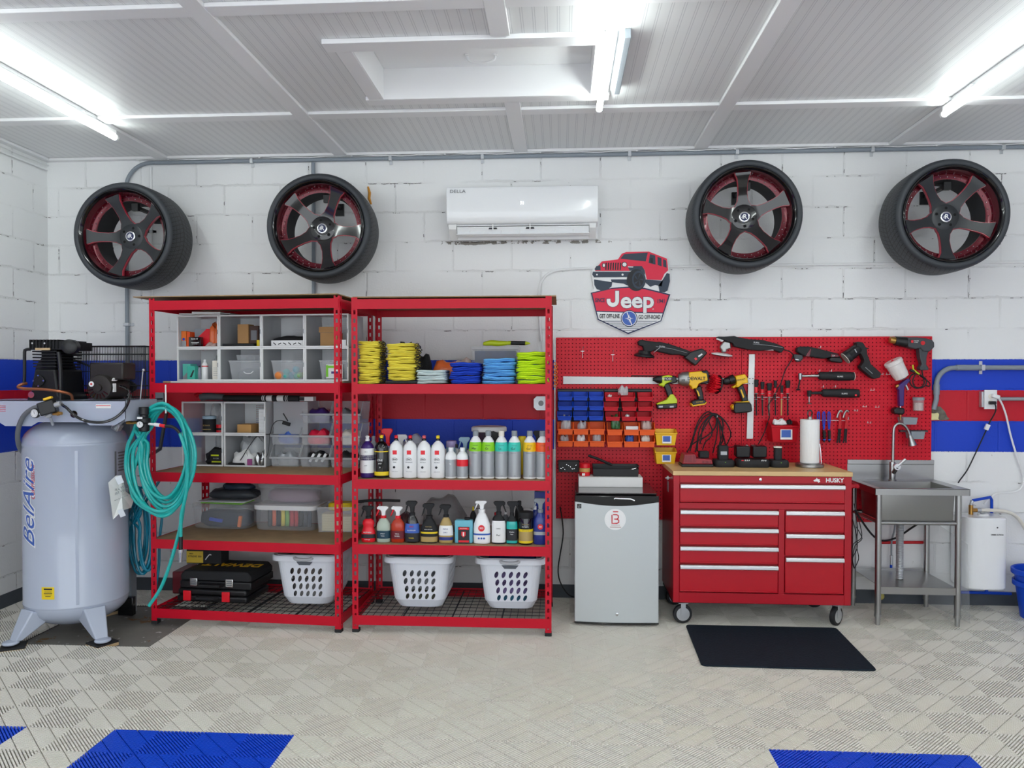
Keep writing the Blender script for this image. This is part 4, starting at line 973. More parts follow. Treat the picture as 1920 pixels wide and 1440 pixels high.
for k in (-1, 0, 1): MB().lathe([(.001, 0), (.006, 0), (.006, .0012)], (k*.016, -.0335, zz*.36), 14, R=rotm((PI/2, 0, 0))).build('logo_disc', M['sign_blue'], t)
spray('black spray bottle with large grey-white label', 935, 26, hp(930), S4, Y4, 'soft_black', 'soft_black', .70, shape='round', flip=-1, bands=[(.05, .78, 'white')], texts=[(.30, 'Perl', .015, 'ink'), (.52, 'CARPRO', .007, 'ink')])
spray('slim black spray bottle with teal bands', 960, 20.5, hp(930), S4, Y4, 'soft_black', 'soft_black', .68, shape='round', flip=-1, bands=[(.03, .12, 'teal'), (.12, .52, 'ink'), (.52, .78, 'teal')], texts=[(.42, 'Hydro', .011, 'white'), (.34, 'Foam', .008, 'white')])
t = bottle('black and yellow wipes canister with dark lid', 986, 27, hp(948), S4, Y4, 'gloss_black', 'soft_black', [(.40, .48, 'yellow'), (.12, .40, 'b_gold2'), (.05, .12, 'yellow')], [(.64, 'Gold Class', .009, 'b_gold2'), (.56, 'Rich Leather', .008, 'white'), (.44, 'CLEANS & CONDITIONS', .004, 'ink')], 'jar', None, None, 'canister', 'canister')
t = spray('blue spray bottle with red disc reading 303, by the right post', 1013.5, 26, hp(924), S4, Y4, 'b_navy', 'grey', .70, shape='round', bands=[(.30, .40, 'silver_label')], texts=[(.56, '303', .014, 'white')])
MB().lathe([(.001, 0), (.0165, 0), (.0165, .0012)], (0, -.0275, hp(924)*q*.70*.56), 24, R=rotm((PI/2, 0, 0))).build('logo_disc', M['bright_red'], t)
# behind them
G3 = 'bottles in the back row of the lower shelf'
for px, w, top, bo, ca, kd, lb in ((930, 14, 950, 'soft_black', 'red', 'round', 'black bottle with red cap behind the white spray bottle'), (948, 13, 948, 'mid_grey', 'white', 'round', 'grey bottle with white cap behind the slim teal one'),
                          (974, 17, 929, 'soft_black', 'soft_black', 'round', 'black aerosol can in the back row'), (1003, 14, 938, 'b_navy', 'white', 'round', 'navy bottle behind the wipes canister'), (887, 12, 940, 'soft_black', 'yellow', 'flip', 'dark bottle with red and yellow nozzle at the back')):
    simple(lb, px, w, top, -.58, S4, bo, ca, kd, G3)
frb = rect(1002, 922, 1028, 1000, -.50); frbox(frb[0], frb[1], -.50, -.42, S4, frb[3], M['b_navy'], 'carton', 'dark blue carton behind the blue spray bottle', 'carton')
lump(786, 868, 936, 1019, -.48, .25, mat('grey film', '9A989A', .2, alpha=.5, bump=.8, bscale=30), 14, 'plastic_bag', 'large grey translucent bag behind the spray bottles', 'bag', zb=S4)
tag(MB().tube(spline([at(672, 941, -.6), at(700, 938, -.6), at(750, 939, -.6)], 1), .009, 8).build('squeegee_handle', M['soft_black']), 'black rod lying behind the leftmost spray bottles', 'rod')
lump(735, 775, 966, 1019, -.52, .15, mat('plum film', '5A3038', .3, alpha=.8), 15, 'plastic_bag', 'dark red plastic bag behind the red liquid bottle', 'bag', zb=S4)
# junction box on the wall, seen through the rack
x0, x1, z0, z1 = rect(1001, 743, 1028, 769, -.02)
jb = thing('junction_box', 'grey octagonal junction box with round black knockout on the red stripe', 'box', ((x0+x1)/2, -.02, z0)); k = .02
bw(MB().prism([(x0+k, z0), (x1-k, z0), (x1, z0+k), (x1, z1-k), (x1-k, z1), (x0+k, z1), (x0, z1-k), (x0, z0+k)], -.045, -.001), 'box', M['zinc'], jb); bw(MB().cyl(((x0+x1)/2, -.047, (z0+z1)/2), ((x0+x1)/2, -.044, (z0+z1)/2), .019), 'knockout', M['gloss_black'], jb)
# ================================================================ LAUNDRY BASKETS
defm('basket', 'E9EEF6', .4)
def basket(label, pxl, pxr, Yf, zb, handle, contents, cseed=0):
    W, Dp, Hh = .418, .50, .325
    x = at((pxl+pxr)/2, 0, Yf).x
    t = thing('laundry_basket', label, 'basket', (x, Yf+Dp/2, zb), 0, 'white laundry baskets on the bottom shelves')
    # tapered wall made of cells, each either solid or pierced by a slanting oval
    def per(u, v):   # u along the rounded rectangle, v height
        tp = .040*(1-v/Hh)**1.0+ (.02*(max(0, .05-v)/.05)**2); hw, hd, r = W/2-.012-tp, Dp/2-.012-tp, .06
        segs = [(2*(hw-r)), PI/2*r, 2*(hd-r), PI/2*r]; tot = 2*(segs[0]+segs[2])+4*PI/2*r; s = (u % 1)*tot
        s0 = segs[0]
        pts = [(-hw+r, -hd, 1, 0, s0), (hw-r, -hd+r, 0, 0, PI/2*r), (hw, -hd+r, 0, 1, segs[2]), (hw-r, hd-r, 0, 0, PI/2*r), (hw-r, hd, -1, 0, s0), (-hw+r, hd-r, 0, 0, PI/2*r), (-hw, hd-r, 0, -1, segs[2]), (-hw+r, -hd+r, 0, 0, PI/2*r)]
        for k, (px_, py_, dx, dy, ln) in enumerate(pts):
            if s <= ln or k == 7:
                if k % 2 == 0: return (px_+dx*s, py_+dy*s, v)
                a = [-PI/2, 0, PI/2, PI][k//2]+s/r; return (px_+r*math.cos(a), py_+r*math.sin(a), v)
            s -= ln
    b = MB()
    sl = [2*(W/2-.012-.06), PI/2*.06, 2*(Dp/2-.012-.06), PI/2*.06]*2; TT = sum(sl); us = [0.0]; HC = []
    for q, L_ in enumerate(sl):
        s0 = us[-1]
        if q % 2: us += [s0+L_/TT*(i+1)/6 for i in range(6)]
        else:
            nc = 5 if q % 4 == 0 else 6; cw = .048/TT; m_ = (L_/TT-nc*cw)/2; us.append(s0+m_); HC.append((len(us)-1, len(us)-1+nc))
            us += [us[-1]+cw*(i+1) for i in range(nc)]; us.append(s0+L_/TT)
    us[-1] = 1.0-1e-9; nu = len(us)-1; vsx = [0, .05, .095, .145, .195, .245, .275, .30, Hh]
    tot = 2*(W+Dp)-.3
    def side_cols(i):   # pierced columns on each side
        return any(a <= i < b for a, b in HC)
    for j in range(len(vsx)-1):
        v0, v1 = vsx[j], vsx[j+1]
        for i in range(nu):
            u0, u1 = us[i], us[i+1]
            if 1 <= j <= 4 and side_cols(i):
                n = 12; cu, cv = (u0+u1)/2, (v0+v1)/2; O = []; I = []
                for k in range(n):
                    a = 2*PI*k/n+PI/4; ca, sa = math.cos(a), math.sin(a); g = 1/max(abs(ca), abs(sa))
                    O.append(per(cu+ca*g*(u1-u0)/2, cv+sa*g*(v1-v0)/2))
                    ex, ey = ca*.27, sa*.42; ex += ey*.35
                    I.append(per(cu+ex*(u1-u0), cv+ey*(v1-v0)))
                b.add(O+I, [(k, (k+1) % n, n+(k+1) % n, n+k) for k in range(n)])
            else: b.add([per(u0, v0), per(u1, v0), per(u1, v1), per(u0, v1)], [(0, 1, 2, 3)])
    b.add([per(u, 0) for u in us[:-1]], [tuple(range(nu-1, -1, -1))])
    bo = b.build('basket_body', M['basket'], t, smooth=0, solid=.0025)
    rim = MB(); n = 80
    def rp(u, o, z): p = per(u, Hh); c = Vector((p[0], p[1], 0)); return (p[0]*(1+o/(W/2)), p[1]*(1+o/(Dp/2)), z)
    prof = [(0, Hh-.004), (.018, Hh-.002), (.024, Hh-.010), (.024, Hh-.036), (.020, Hh-.036), (.019, Hh-.012), (0, Hh-.008)]
    vs = [rp(i/n, o, z) for i in range(n) for o, z in prof]; k = len(prof)
    rim.add(vs, [(i*k+q, i*k+(q+1) % k, ((i+1) % n)*k+(q+1) % k, ((i+1) % n)*k+q) for i in range(n) for q in range(k)]); rim.build('rim', M['basket'], t, smooth=50)
    if handle:
        yf = -Dp/2
        MB().tube(spline([(-.055, yf-.013, Hh-.010), (-.045, yf-.020, Hh-.018), (0, yf-.022, Hh-.022), (.045, yf-.020, Hh-.018), (.055, yf-.013, Hh-.010)], 2), .011, 10).build('handle', mat('handle grey', 'BFC3C8', .5), t)
        MB().prism([(-.055, Hh-.038), (.055, Hh-.038), (.035, Hh-.062), (-.035, Hh-.062)], yf+.006, yf+.008).build('hand_hole', mat('hand hole', '5F646C', .8), t)
    R = random.Random(cseed)
    for ci, (m_, col, zf) in enumerate(contents):
        n0 = len(contents); zz = Hh*(ci)/n0*.93
        mb = MB().lathe([(.5, 0), (.97, .02), (1, .5), (.95, .9), (.6, 1.05), (1e-4, 1.08)], n=32, cap=False, pw=4)
        P = [(x_*(W/2-.072+.022*ci/n0)*(1+.015*math.sin(9*y_+ci)), y_*(Dp/2-.075+.02*ci/n0), z_*Hh/n0*.88+.006*math.sin(8*x_+ci*2)+.005*math.sin(9*y_+ci)) for x_, y_, z_ in mb.v]
        mb.v = P; o = mb.build('cloth_heap', mat(m_, col, .9, bump=.6, bscale=70, vary=.35, vscale=22), smooth=70); o.location = (x, Yf+Dp/2, zb+.010+zz)
        tag(o, '%s cloths in the %s' % (m_, label.split(',')[0]), 'cloth')['kind'] = 'stuff'
    return t
basket('white laundry basket on the left rack, next to the tool cases', 493, 637, -.665, .101, True, [('pale grey', 'A9A9A6', 0), ('brownish grey', '8E8782', 0)], 1)
basket('white laundry basket on the right rack, left one', 708, 853, -.70, .107, False, [('olive grey', '77786A', 0), ('light grey', 'A5AAAE', 0), ('grey', '9C9FA2', 0)], 2)
basket('white laundry basket on the right rack, right one with grey handle', 885, 1027, -.70, .107, True, [('teal striped', '4D90AC', 0), ('lilac', '9C88BE', 0), ('violet', '8F7FB0', 0), ('blue and green', '2352AE', 0)], 3)
# ================================================================ LEFT RACK: CUBES AND BINS
RM = Matrix.Rotation(RLZ, 3, 'Z')
def LR(x, y, z, o=(-2.515, -.50)): v = RM @ Vector((x, y, 0)); return Vector((o[0]+v.x, o[1]+v.y, z))
CW, CH, CD = .292, .214, .29
def make_cube(label):
    t = thing('storage_cube', label, 'storage cube', (0, 0, 0), RLZ, 'clear storage cubes with white frames')
    f = .010
    MB().bx(0, CW, 0, .012, 0, f).bx(0, CW, 0, .012, CH-f, CH).bx(0, f, 0, .012, f, CH-f).bx(CW-f, CW, 0, .012, f, CH-f).build('front_frame', M['white'], t, bevel=.002)
    [MB().bx(.002, CW-.002, .012, CD, z, z+.002).build('shelf_panel', M['frost_side'], t, smooth=0) for z in (.002, CH-.004)]
    [MB().bx(x, x+.002, .012, CD, .004, CH-.004).build('side_panel', M['frost_side'], t, smooth=0) for x in (.002, CW-.004)]
    # perforated back
    b = MB(); y = CD-.003; nx, nz = 17, 10; x0, x1, z0, z1 = .085, CW-.025, .055, CH-.03; dx, dz = (x1-x0)/nx, (z1-z0)/nz
    for a in ((.004, x0, .004, CH-.004), (x1, CW-.004, .004, CH-.004), (x0, x1, .004, z0), (x0, x1, z1, CH-.004)): b.add([(a[0], y, a[2]), (a[1], y, a[2]), (a[1], y, a[3]), (a[0], y, a[3])], [(0, 1, 2, 3)])
    for i in range(nx):
        for j in range(nz):
            xa, za = x0+i*dx, z0+j*dz; h = .28
            O = [(xa, y, za), (xa+dx, y, za), (xa+dx, y, za+dz), (xa, y, za+dz)]; I = [(xa+dx*h, y, za+dz*h), (xa+dx*(1-h), y, za+dz*h), (xa+dx*(1-h), y, za+dz*(1-h)), (xa+dx*h, y, za+dz*(1-h))]
            b.add(O+I, [(k, (k+1) % 4, 4+(k+1) % 4, 4+k) for k in range(4)])
    b.build('perforated_back', mat('perforated', 'E2E4E6', .5), t, smooth=0)
    MB().bx(CW-.008, CW-.004, -.002, 0, CH*.42, CH*.55).build('latch', M['grey'], t)
    return t
Z2 = 1.527; Z1 = .9575
# white board under the upper cubes
o = MB().box((0, 0, .006), (1.13, .42, .011)).build('shelf_liner', M['white'], bevel=.001); o.location = LR(.575, .12, 1.5125); o.rotation_euler = (0, 0, RLZ); tag(o, 'white board lying on the upper shelf under the clear cubes', 'board')
o = MB().box((0, 0, .0055), (.06, .40, .011)).build('shelf_liner', M['ply_edge'], bevel=.001); o.location = LR(-.026, .13, 1.5125); o.rotation_euler = (0, 0, RLZ); tag(o, 'short plywood strip on the upper shelf, left of the white board', 'board')
cols = ('leftmost', 'second from the left', 'third from the left', 'rightmost')
c0 = None
for r in (0, 1):
    for i in range(4):
        lb = 'clear white-framed cube, %s in the %s row, upper shelf' % (cols[i], ('lower', 'upper')[r]); p = LR(i*(CW+.001), 0, Z2-.002+r*(CH+.0008))
        if c0 is None: c0 = make_cube(lb); c0.location = p
        else: dup(c0, p, label=lb)
o2 = (-2.525, -.425)
for r in (0, 1):
    for i in range(2): dup(c0, LR(i*(CW+.006), 0, Z1+r*(CH+.0008), o2), label='clear white-framed cube, %s in the %s row, middle shelf' % (('left', 'right')[i], ('lower', 'upper')[r]))
def inc(i, r, x, w, d, h, m, name, label, cat, y=.03, z=0, lower=False, rz=0, bevel=.001, build=None):
    # x, w, h in cube units of .292 m measured from the cube's inner left
    o = (o2 if lower else (-2.515, -.50)); zz = (Z1 if lower else Z2-.002)+r*(CH+.0008)+.0045+z
    cx = i*(CW+(.006 if lower else .001))+x+w/2; p = LR(cx, y+d/2, zz, o)
    ob = MB().box((0, 0, h/2), (w, d, h)).build(name, M[m] if isinstance(m, str) else m, bevel=bevel) if build is None else build(w, d, h)
    ob.location = p; ob.rotation_euler = (0, 0, RLZ+rz); return tag(ob, label, cat)
def soft(m, name='plastic_bag', amp=.17, seed=1):
    def f(w, d, h):
        R = random.Random(seed); ph = [R.uniform(0, 6.28) for _ in range(5)]
        mb = MB().lathe([(.05, 0), (.85, 0), (1, .2), (.97, .5), (.93, .75), (.75, .93), (.4, 1), (1e-4, 1)], n=26, cap=False, pw=2.8)
        mb.v = [(x*w/2*min(1.04, 1+amp*math.sin(5*y+ph[0]+4*z)), y*d/2*min(1.05, 1+amp*math.sin(6*x+ph[1])+amp*.5*math.sin(13*z+ph[3])), z*h*(1 if z < .3 else 1+amp*.9*math.sin(6*x+ph[2])+amp*.6*math.sin(11*y+9*x+ph[4]))) for x, y, z in mb.v]
        return mb.build(name, M[m] if isinstance(m, str) else m, smooth=60)
    return f
# upper row
a = inc(0, 1, .014, .034, .08, .108, 'orange', 'carton', 'small orange carton standing in the upper left cube', 'carton'); patch(a, -.017, .017, 0, .045, -.0405, 'silver_label')
MB().lathe([(.001, 0), (.009, 0), (.009, .001)], (0, -.0402, .055), 16, R=RF).build('round_mark', M['blue'], a)
inc(0, 1, .052, .022, .08, .104, 'b_orng', 'carton', 'narrow dark orange carton beside the orange one', 'carton')
a = inc(0, 1, .083, .108, .05, .125, 'bright_red', 'carton', 'red carton with grey corner in the upper left cube', 'carton', y=.075)
MB().prism([(-.054, .125), (.03, .125), (-.054, .05)], -.0258, -.025).build('grey_corner', M['grey'], a, smooth=0)
a = inc(0, 1, .072, .084, .03, .068, 'gloss_black', 'carton', 'black carton with white lettering in the upper left cube', 'carton', y=.02); ptext(a, 'BOX IT', 0, .055, -.0158, .015, 'white'); patch(a, -.025, .03, .03, .033, -.0155, 'white'); patch(a, -.02, .02, .022, .024, -.0155, 'white')
inc(0, 1, .185, .085, .12, .15, 'bag_orange', 'plastic_bag', 'clear bag of orange pieces in the upper left cube', 'bag', build=soft('bag_orange', seed=5), z=0, y=.05)
inc(0, 1, .17, .10, .10, .03, 'bag_pink', 'plastic_bag', 'flat pinkish bag at the front of the upper left cube', 'bag', build=soft('bag_pink', seed=6), y=.02)
inc(1, 1, .105, .075, .08, .125, 'cardboard', 'carton', 'brown cardboard box in the upper row, second cube', 'carton', y=.05, z=.026)
a = inc(1, 1, .185, .062, .09, .115, mat('dark brown', '4B342C', .7), 'carton', 'dark brown carton beside the cardboard box', 'carton', y=.055, z=.026); patch(a, -.02, .02, .02, .085, -.0458, 'ink_grey')
inc(1, 1, .016, .215, .06, .022, 'soft_black', 'case', 'flat black case at the front of the second cube', 'case', y=.02)
MAUVE = mat('mauve film', '6A4650', .4, alpha=.6)
inc(1, 1, .045, .06, .08, .12, MAUVE, 'carton', 'dark red carton at the back of the second upper cube', 'carton', y=.16)
def lidb(w, d, h):
    return MB().lathe([(w/2*.95, 0), (w/2, .004), (w/2, h-.004), (w/2*.95, h)], n=24).build('jar', M['yellow'])
inc(1, 1, .240, .034, .034, .046, 'yellow', 'jar', 'small bright yellow jar in the second upper cube', 'jar', y=.03, build=lidb)
a = inc(2, 1, .058, .218, .05, .042, 'white', 'carton', 'long white carton printed with black tools in the third upper cube', 'carton', y=.02)
for k in range(6): MB().box((-.085+k*.034, -.0255, .021), (.022, .001, .006), rot=(0, (.7, -.4, .5)[k % 3], 0)).build('tool_print', M['ink'], a)
inc(2, 1, .016, .26, .16, .076, 'soft_black', 'cloth', 'black folded fabric behind the long white carton', 'cloth', y=.075, build=soft('soft_black', 'cloth', .06, 3))
inc(3, 1, .085, .115, .10, .092, 'cardboard', 'carton', 'open cardboard box in the rightmost upper cube', 'carton', y=.05)
o = inc(3, 1, .078, .125, .003, .036, 'cardboard', 'box_flap', 'front flap standing up on the open cardboard box', 'flap', y=.045, z=.0925); 
a = inc(3, 1, .206, .06, .09, .045, 'white', 'carton', 'small white and red carton beside the open cardboard box', 'carton', y=.03); patch(a, -.03, -.022, 0, .045, -.0458, 'red')
# lower row
a = inc(0, 0, .016, .055, .08, .108, mat('pale teal box', '5FC4B4', .5), 'carton', 'teal carton with dark top in the lower left cube', 'carton', y=.04); MB().prism([(-.027, 0), (-.027, .02), (.027, .075), (.027, 0)], -.0408, -.040).build('grey_corner', M['silver_label'], a, smooth=0)
a = inc(0, 0, .062, .052, .05, .092, mat('teal box', '3FB8A4', .5), 'carton', 'second teal carton with black stripe', 'carton', y=.015, rz=.05); MB().prism([(-.008, .02), (.014, .065), (.024, .065), (.006, .02)], -.0262, -.0252).build('black_stripe', M['ink'], a, smooth=0)
def wpt(i, x, y, z): return LR(i*(CW+.001)+x, y, z)
def mini(label, i, x, w, h, body, cap, kind='round', y=.06, **kw):
    p = wpt(i, x, y, Z2+.0035); q = mpp(p.y); t = bottle(label, 960, w/q, h/q, p.z, p.y, body, cap, kind=kind, **kw); t.location = p; return t
mini('small clear dropper bottle with black cap in the lower left cube', 0, .123, .026, .095, 'frost', 'soft_black')
t = mini('white bottle with red ring in the lower left cube', 0, .162, .042, .135, 'bt_white', 'bt_white'); MB().lathe([(.0212, 0), (.0212, .007)], (0, 0, .087), 28, cap=False).build('red_ring', M['red'], t)
inc(0, 0, .18, .06, .10, .14, 'film', 'plastic_bag', 'clear crumpled bag in the lower left cube', 'bag', y=.09, build=soft('film', seed=9))
a = inc(0, 0, .236, .044, .06, .128, 'cream', 'carton', 'tall cream carton at the right of the lower left cube', 'carton', y=.02); [patch(a, -.014, .014, .03+k*.012, .033+k*.012, -.0305, 'silver_label') for k in range(5)]
def clear_tub(label, p, w, d, h, rz=0, m='frost', rim='white'):
    t = thing('plastic_tub', label, 'tub', p, rz)
    open_tub(-w/2, w/2, -d/2, d/2, h, .002, w*.06).build('tub', M[m], t, smooth=0, solid=.0015)
    rim_bars(MB(), -w/2, w/2, -d/2, d/2, h, .004).build('rim', M[m], t, bevel=.001); return t
for i, ln in ((1, 'second'), (2, 'third'), (3, 'rightmost')):
    clear_tub('clear tapered tub in the lower row, %s cube' % ln, wpt(i, .162 if i < 3 else .18, .15, Z2+.003), .235 if i < 3 else .20, .20, .128, RLZ)
def wrap_handle(i, x, y, z): return MB().tube(spline([wpt(i, x-.03, y, z+.006), wpt(i, x-.015, y-.004, z-.004), wpt(i, x+.02, y-.004, z-.004), wpt(i, x+.035, y, z+.010)], 2), .003, 6)
solo(wrap_handle(1, .185, .034, Z2+.052), 'handle', M['white'], 'small curved white handle showing at the front of the second tub', 'handle')
inc(1, 0, .075, .17, .14, .07, mat('smoky content', '6F757C', .5, alpha=.85), 'tool_roll', 'smoky grey item inside the tub of the second cube', 'item', y=.07, z=.004, build=soft(mat('smoky content', '6F757C', .5, alpha=.85), 'tool_roll', .05, 4))
solo(open_tub(0, .19, 0, .12, .034, .002, .004).box((.0, 0, 0), (.0001, .0001, .0001)), 'compartment_tray', M['frost'], 'clear compartment tray on top of the tub in the second cube', 'tray', smooth=0, solid=.0012)
bpy.data.objects['compartment_tray'].location = wpt(1, .175, .14, Z2+.134); bpy.data.objects['compartment_tray'].rotation_euler = (0, 0, RLZ)
tr = bpy.data.objects['compartment_tray']
for k in range(5): MB().bx(-.065+k*.032, -.063+k*.032, -.055, .055, .002, .030).build('divider', M['frost'], tr, smooth=0)
for k, (x, z, r, m, nm) in enumerate(((.085, .030, .029, 'b_orange', 'orange'), (.130, .052, .022, 'b_turq2', 'turquoise'), (.158, .028, .023, 'b_cyan', 'cyan'), (.132, .026, .020, 'b_turq2', 'turquoise'), (.196, .068, .022, 'b_cyan', 'cyan'), (.198, .026, .022, 'b_teal', 'teal'), (.226, .030, .020, 'b_green', 'green'), (.245, .032, .019, 'b_olive', 'olive'), (.178, .045, .017, 'b_pale', 'pale blue'))):
    for kk, cc in (('b_orange', 'F29148'), ('b_turq2', '4FB8AE'), ('b_cyan', '58A9BE'), ('b_teal', '46C2A6'), ('b_green', '8EC07A'), ('b_olive', '8FA26A'), ('b_pale', '9FB8C8')): defm(kk, cc, .8)
    p = wpt(2, x, .078+.012*(k % 3), Z2+.004+z); place = ('front left', 'upper left', 'middle', 'lower middle', 'topmost', 'lower right', 'right', 'far right', 'small centre')[k]
    solo(MB().sph(p, r, 18), 'sponge_ball', M[m], '%s round sponge, %s one in the clear tub of the third cube' % (nm, place), 'sponge', 'round sponges in the tub')
a = inc(3, 0, .130, .11, .004, .090, 'white', 'label_card', 'white and green label card on the rightmost tub', 'card', y=.034, z=.012); patch(a, -.055, -.040, .01, .085, -.0024, 'green'); patch(a, -.02, .03, .03, .045, -.0024, 'bt_purple'); patch(a, -.04, .03, .066, .082, -.0024, 'green')
inc(3, 0, .10, .08, .12, .09, 'cream', 'plastic_bag', 'beige bag inside the rightmost tub', 'bag', y=.06, z=.004, build=soft('cream', seed=11))
# things on top of the upper cubes
for x, w, m, nm in ((.01, .1, 'white', 'white folded sheet on top of the leftmost upper cube'), (.10, .20, 'paper', 'crumpled pale sheet on top of the left upper cubes'), (.24, .13, 'silver_label', 'grey sheet on top of the second upper cube')):
    p = LR(x+w/2, .08, Z2+2*(CH+.0008)+.001); o = MB().box((0, 0, .006+.004*(w > .15)), (w, .14, .010+.008*(w > .15)), rot=(0, .02, 0)).build('folded_sheet', M[m], bevel=.003); o.location = p; o.rotation_euler = (0, 0, RLZ); tag(o, nm, 'sheet')
# ---- middle shelf
inc(0, 1, .10, .15, .14, .17, 'film', 'plastic_bag', 'clear bag behind the jar in the upper left cube of the middle shelf', 'bag', lower=True, y=.13, build=soft('film', seed=21))
def mid(label, i, r, x, w, h, body, cap, y=.07, kind='jar', name='jar', cat='jar'):
    p = LR(i*(CW+.006)+x, y, Z1+r*(CH+.0008)+.005, o2); q = mpp(p.y); t = bottle(label, 960, w/q, h/q, p.z, p.y, body, cap, kind=kind, name=name, cat=cat); t.location = p; return t
t = mid('black jar with blue lid in the upper left cube of the middle shelf', 0, 1, .165, .085, .112, 'soft_black', 'b_pale', y=.06); ptext(t, 'SONAX', 0, .05, -.0445, .014, 'b_gold2'); patch(t, -.03, .03, .022, .026, -.044, 'b_gold2')
for k in range(3): mid('red flat spool, %s of the three beside the blue lidded jar' % ('lowest', 'middle', 'topmost')[k], 0, 1, .245, .055, .018, 'bright_red' if k != 1 else 'soft_black', 'bright_red', y=.06).location.z += k*.0182
inc(1, 1, .070, .098, .12, .058, mat('light cardboard', 'C99A5E', .8), 'carton', 'low brown cardboard box in the upper right cube of the middle shelf', 'carton', lower=True, y=.05)
for k in range(7): inc(1, 1, .222, .058, .10, .0225, 'white', 'carton', 'flat white carton, %s of the seven in a pile' % ORD[6-k] if k else 'flat white carton, lowest of the seven in a pile', 'carton', 'x' and None or .05, z=k*.0229, lower=True)
inc(0, 0, .11, .16, .17, .09, 'soft_black', 'power_tool', 'black power tool lying in the lower left cube of the middle shelf', 'tool', lower=True, y=.05, build=soft('soft_black', 'power_tool', .2, 31))
a = inc(0, 0, .19, .085, .05, .10, 'black', 'battery_pack', 'black battery pack with green stripe in the lower left cube', 'battery', lower=True, y=.02, bevel=.006); patch(a, -.035, .02, .062, .072, -.0258, 'lime'); patch(a, -.03, .035, .02, .028, -.0258, 'lime'); ptext(a, 'RYOBI', 0, .046, -.0262, .014, 'silver_label')
inc(0, 0, .12, .15, .10, .19, 'film', 'plastic_bag', 'clear bag behind the power tool in the lower left cube', 'bag', lower=True, y=.18, build=soft('film', seed=22))
inc(1, 0, .045, .20, .15, .17, 'film', 'plastic_bag', 'large clear bag in the lower right cube of the middle shelf', 'bag', lower=True, y=.08, build=soft('film', seed=23))
inc(1, 0, .03, .17, .10, .085, 'film', 'plastic_bag', 'small crumpled clear bag in the lower right cube', 'bag', lower=True, y=.03, build=soft('paper', seed=24, amp=.2))
inc(1, 0, .155, .03, .02, .045, mat('magenta', '8E2A74', .4), 'carton', 'tiny magenta carton in the lower right cube', 'carton', lower=True, y=.015, rz=.3)
inc(1, 0, .02, .11, .06, .018, 'soft_black', 'cable_coil', 'black flat cable at the front of the lower right cube', 'cable', lower=True, y=.02)
inc(1, 0, .20, .08, .06, .07, 'steel', 'clamp', 'shiny metal clamp in the lower right cube', 'clamp', lower=True, y=.02, build=soft('steel', 'clamp', .3, 25))
# side clear panel box right of the cubes
o = MB().bx(0, .24, 0, .004, 0, .22).bx(.236, .24, .004, .20, 0, .22).build('clear_box', M['frost_side'], smooth=0, bevel=.001); o.location = LR(2*(CW+.006)+.004, .10, Z1+CH+.006, o2); o.rotation_euler = (0, 0, RLZ); 
o.location.z = Z1+.19; o.location = LR(2*(CW+.006)+.004, .10, Z1+.21, o2); tag(o, 'clear plastic sheet box standing right of the cubes', 'box')
sb_ = MB().box((0, 0, .104), (.23, .18, .206)).build('storage_box', M['frost'], bevel=.004); sb_.location = LR(2*(CW+.006)+.125, .195, Z1, o2); sb_.rotation_euler = (0, 0, RLZ); tag(sb_, 'clear plastic box supporting the sheet box right of the cubes', 'box')
# long black roll with white stripes on top of the cubes
zt = Z1+2*(CH+.0008)+.002
rl = thing('rolled_banner', 'long black roll with white stripes on top of the middle shelf cubes', 'roll', LR(.5, .06, zt, o2), RLZ)
MB().cyl((-.23, 0, .020), (.30, 0, .020), .020, n=20).build('roll', M['soft_black'], rl)
for k, (a, b) in enumerate(((.065, .071), (.077, .083), (.095, .135), (.17, .215), (.228, .232), (.240, .244))): MB().cyl((a-.02, 0, .020), (b-.02, 0, .020), .0206, n=20, cap=False).build('white_stripe', M['white'], rl)
gl = thing('gloves', 'dark grey rolled cloth with red tip on the upper left cube of the middle shelf', 'cloth', LR(.22, .09, zt, o2), RLZ)
MB().tube(spline([(-.13, 0, .026), (-.08, 0, .030), (0, .02, .026), (.02, .03, .026)], 2), lambda t: .026-.008*t, 14).build('cloth_roll', M['mid_grey'], gl); MB().tube([(-.165, -.01, .035), (-.15, -.01, .045), (-.12, 0, .05)], .014, 8).build('red_tip', M['red'], gl)
# stacking bins
def hopper(label, p, mm='frost', w=.20, d=.20, h=.142):
    t = thing('stacking_bin', label, 'bin', p, RLZ, 'clear stacking bins on the middle shelf')
    open_tub(0, w, 0, d, h, .002, .010, fl=h*.42).build('bin_body', M[mm], t, smooth=0, solid=.0028)
    MB().bx(-.004, w+.004, -.006, .002, h*.36, h*.46).build('front_lip', M['frost_side'], t, bevel=.002)
    MB().tube([(0, .0, h*.44), (.0, .055, h), (.0, d, h)], .0028, 6).build('side_rim', M['frost_side'], t); MB().tube([(w, .0, h*.44), (w, .055, h), (w, d, h)], .0028, 6).build('side_rim', M['frost_side'], t)
    return t
hb = None
BC = {(0, 0): ('mixed', 'clear bottles and a red marker'), (0, 1): ('blue', 'blue gloves'), (1, 0): ('bw', 'black and white striped cloth'), (1, 1): ('red', 'red and white packets'), (1, 2): ('purple', 'purple pouch'), (2, 0): ('bw', 'pale tray'), (2, 1): ('cream', 'cream pieces'), (2, 2): ('grey', 'grey bags')}
mats_c = {'mixed': 'silver_label', 'blue': 'sign_blue', 'bw': 'soft_black', 'red': 'sign_red', 'purple': 'bt_purple', 'cream': 'cream', 'grey': 'mid_grey'}
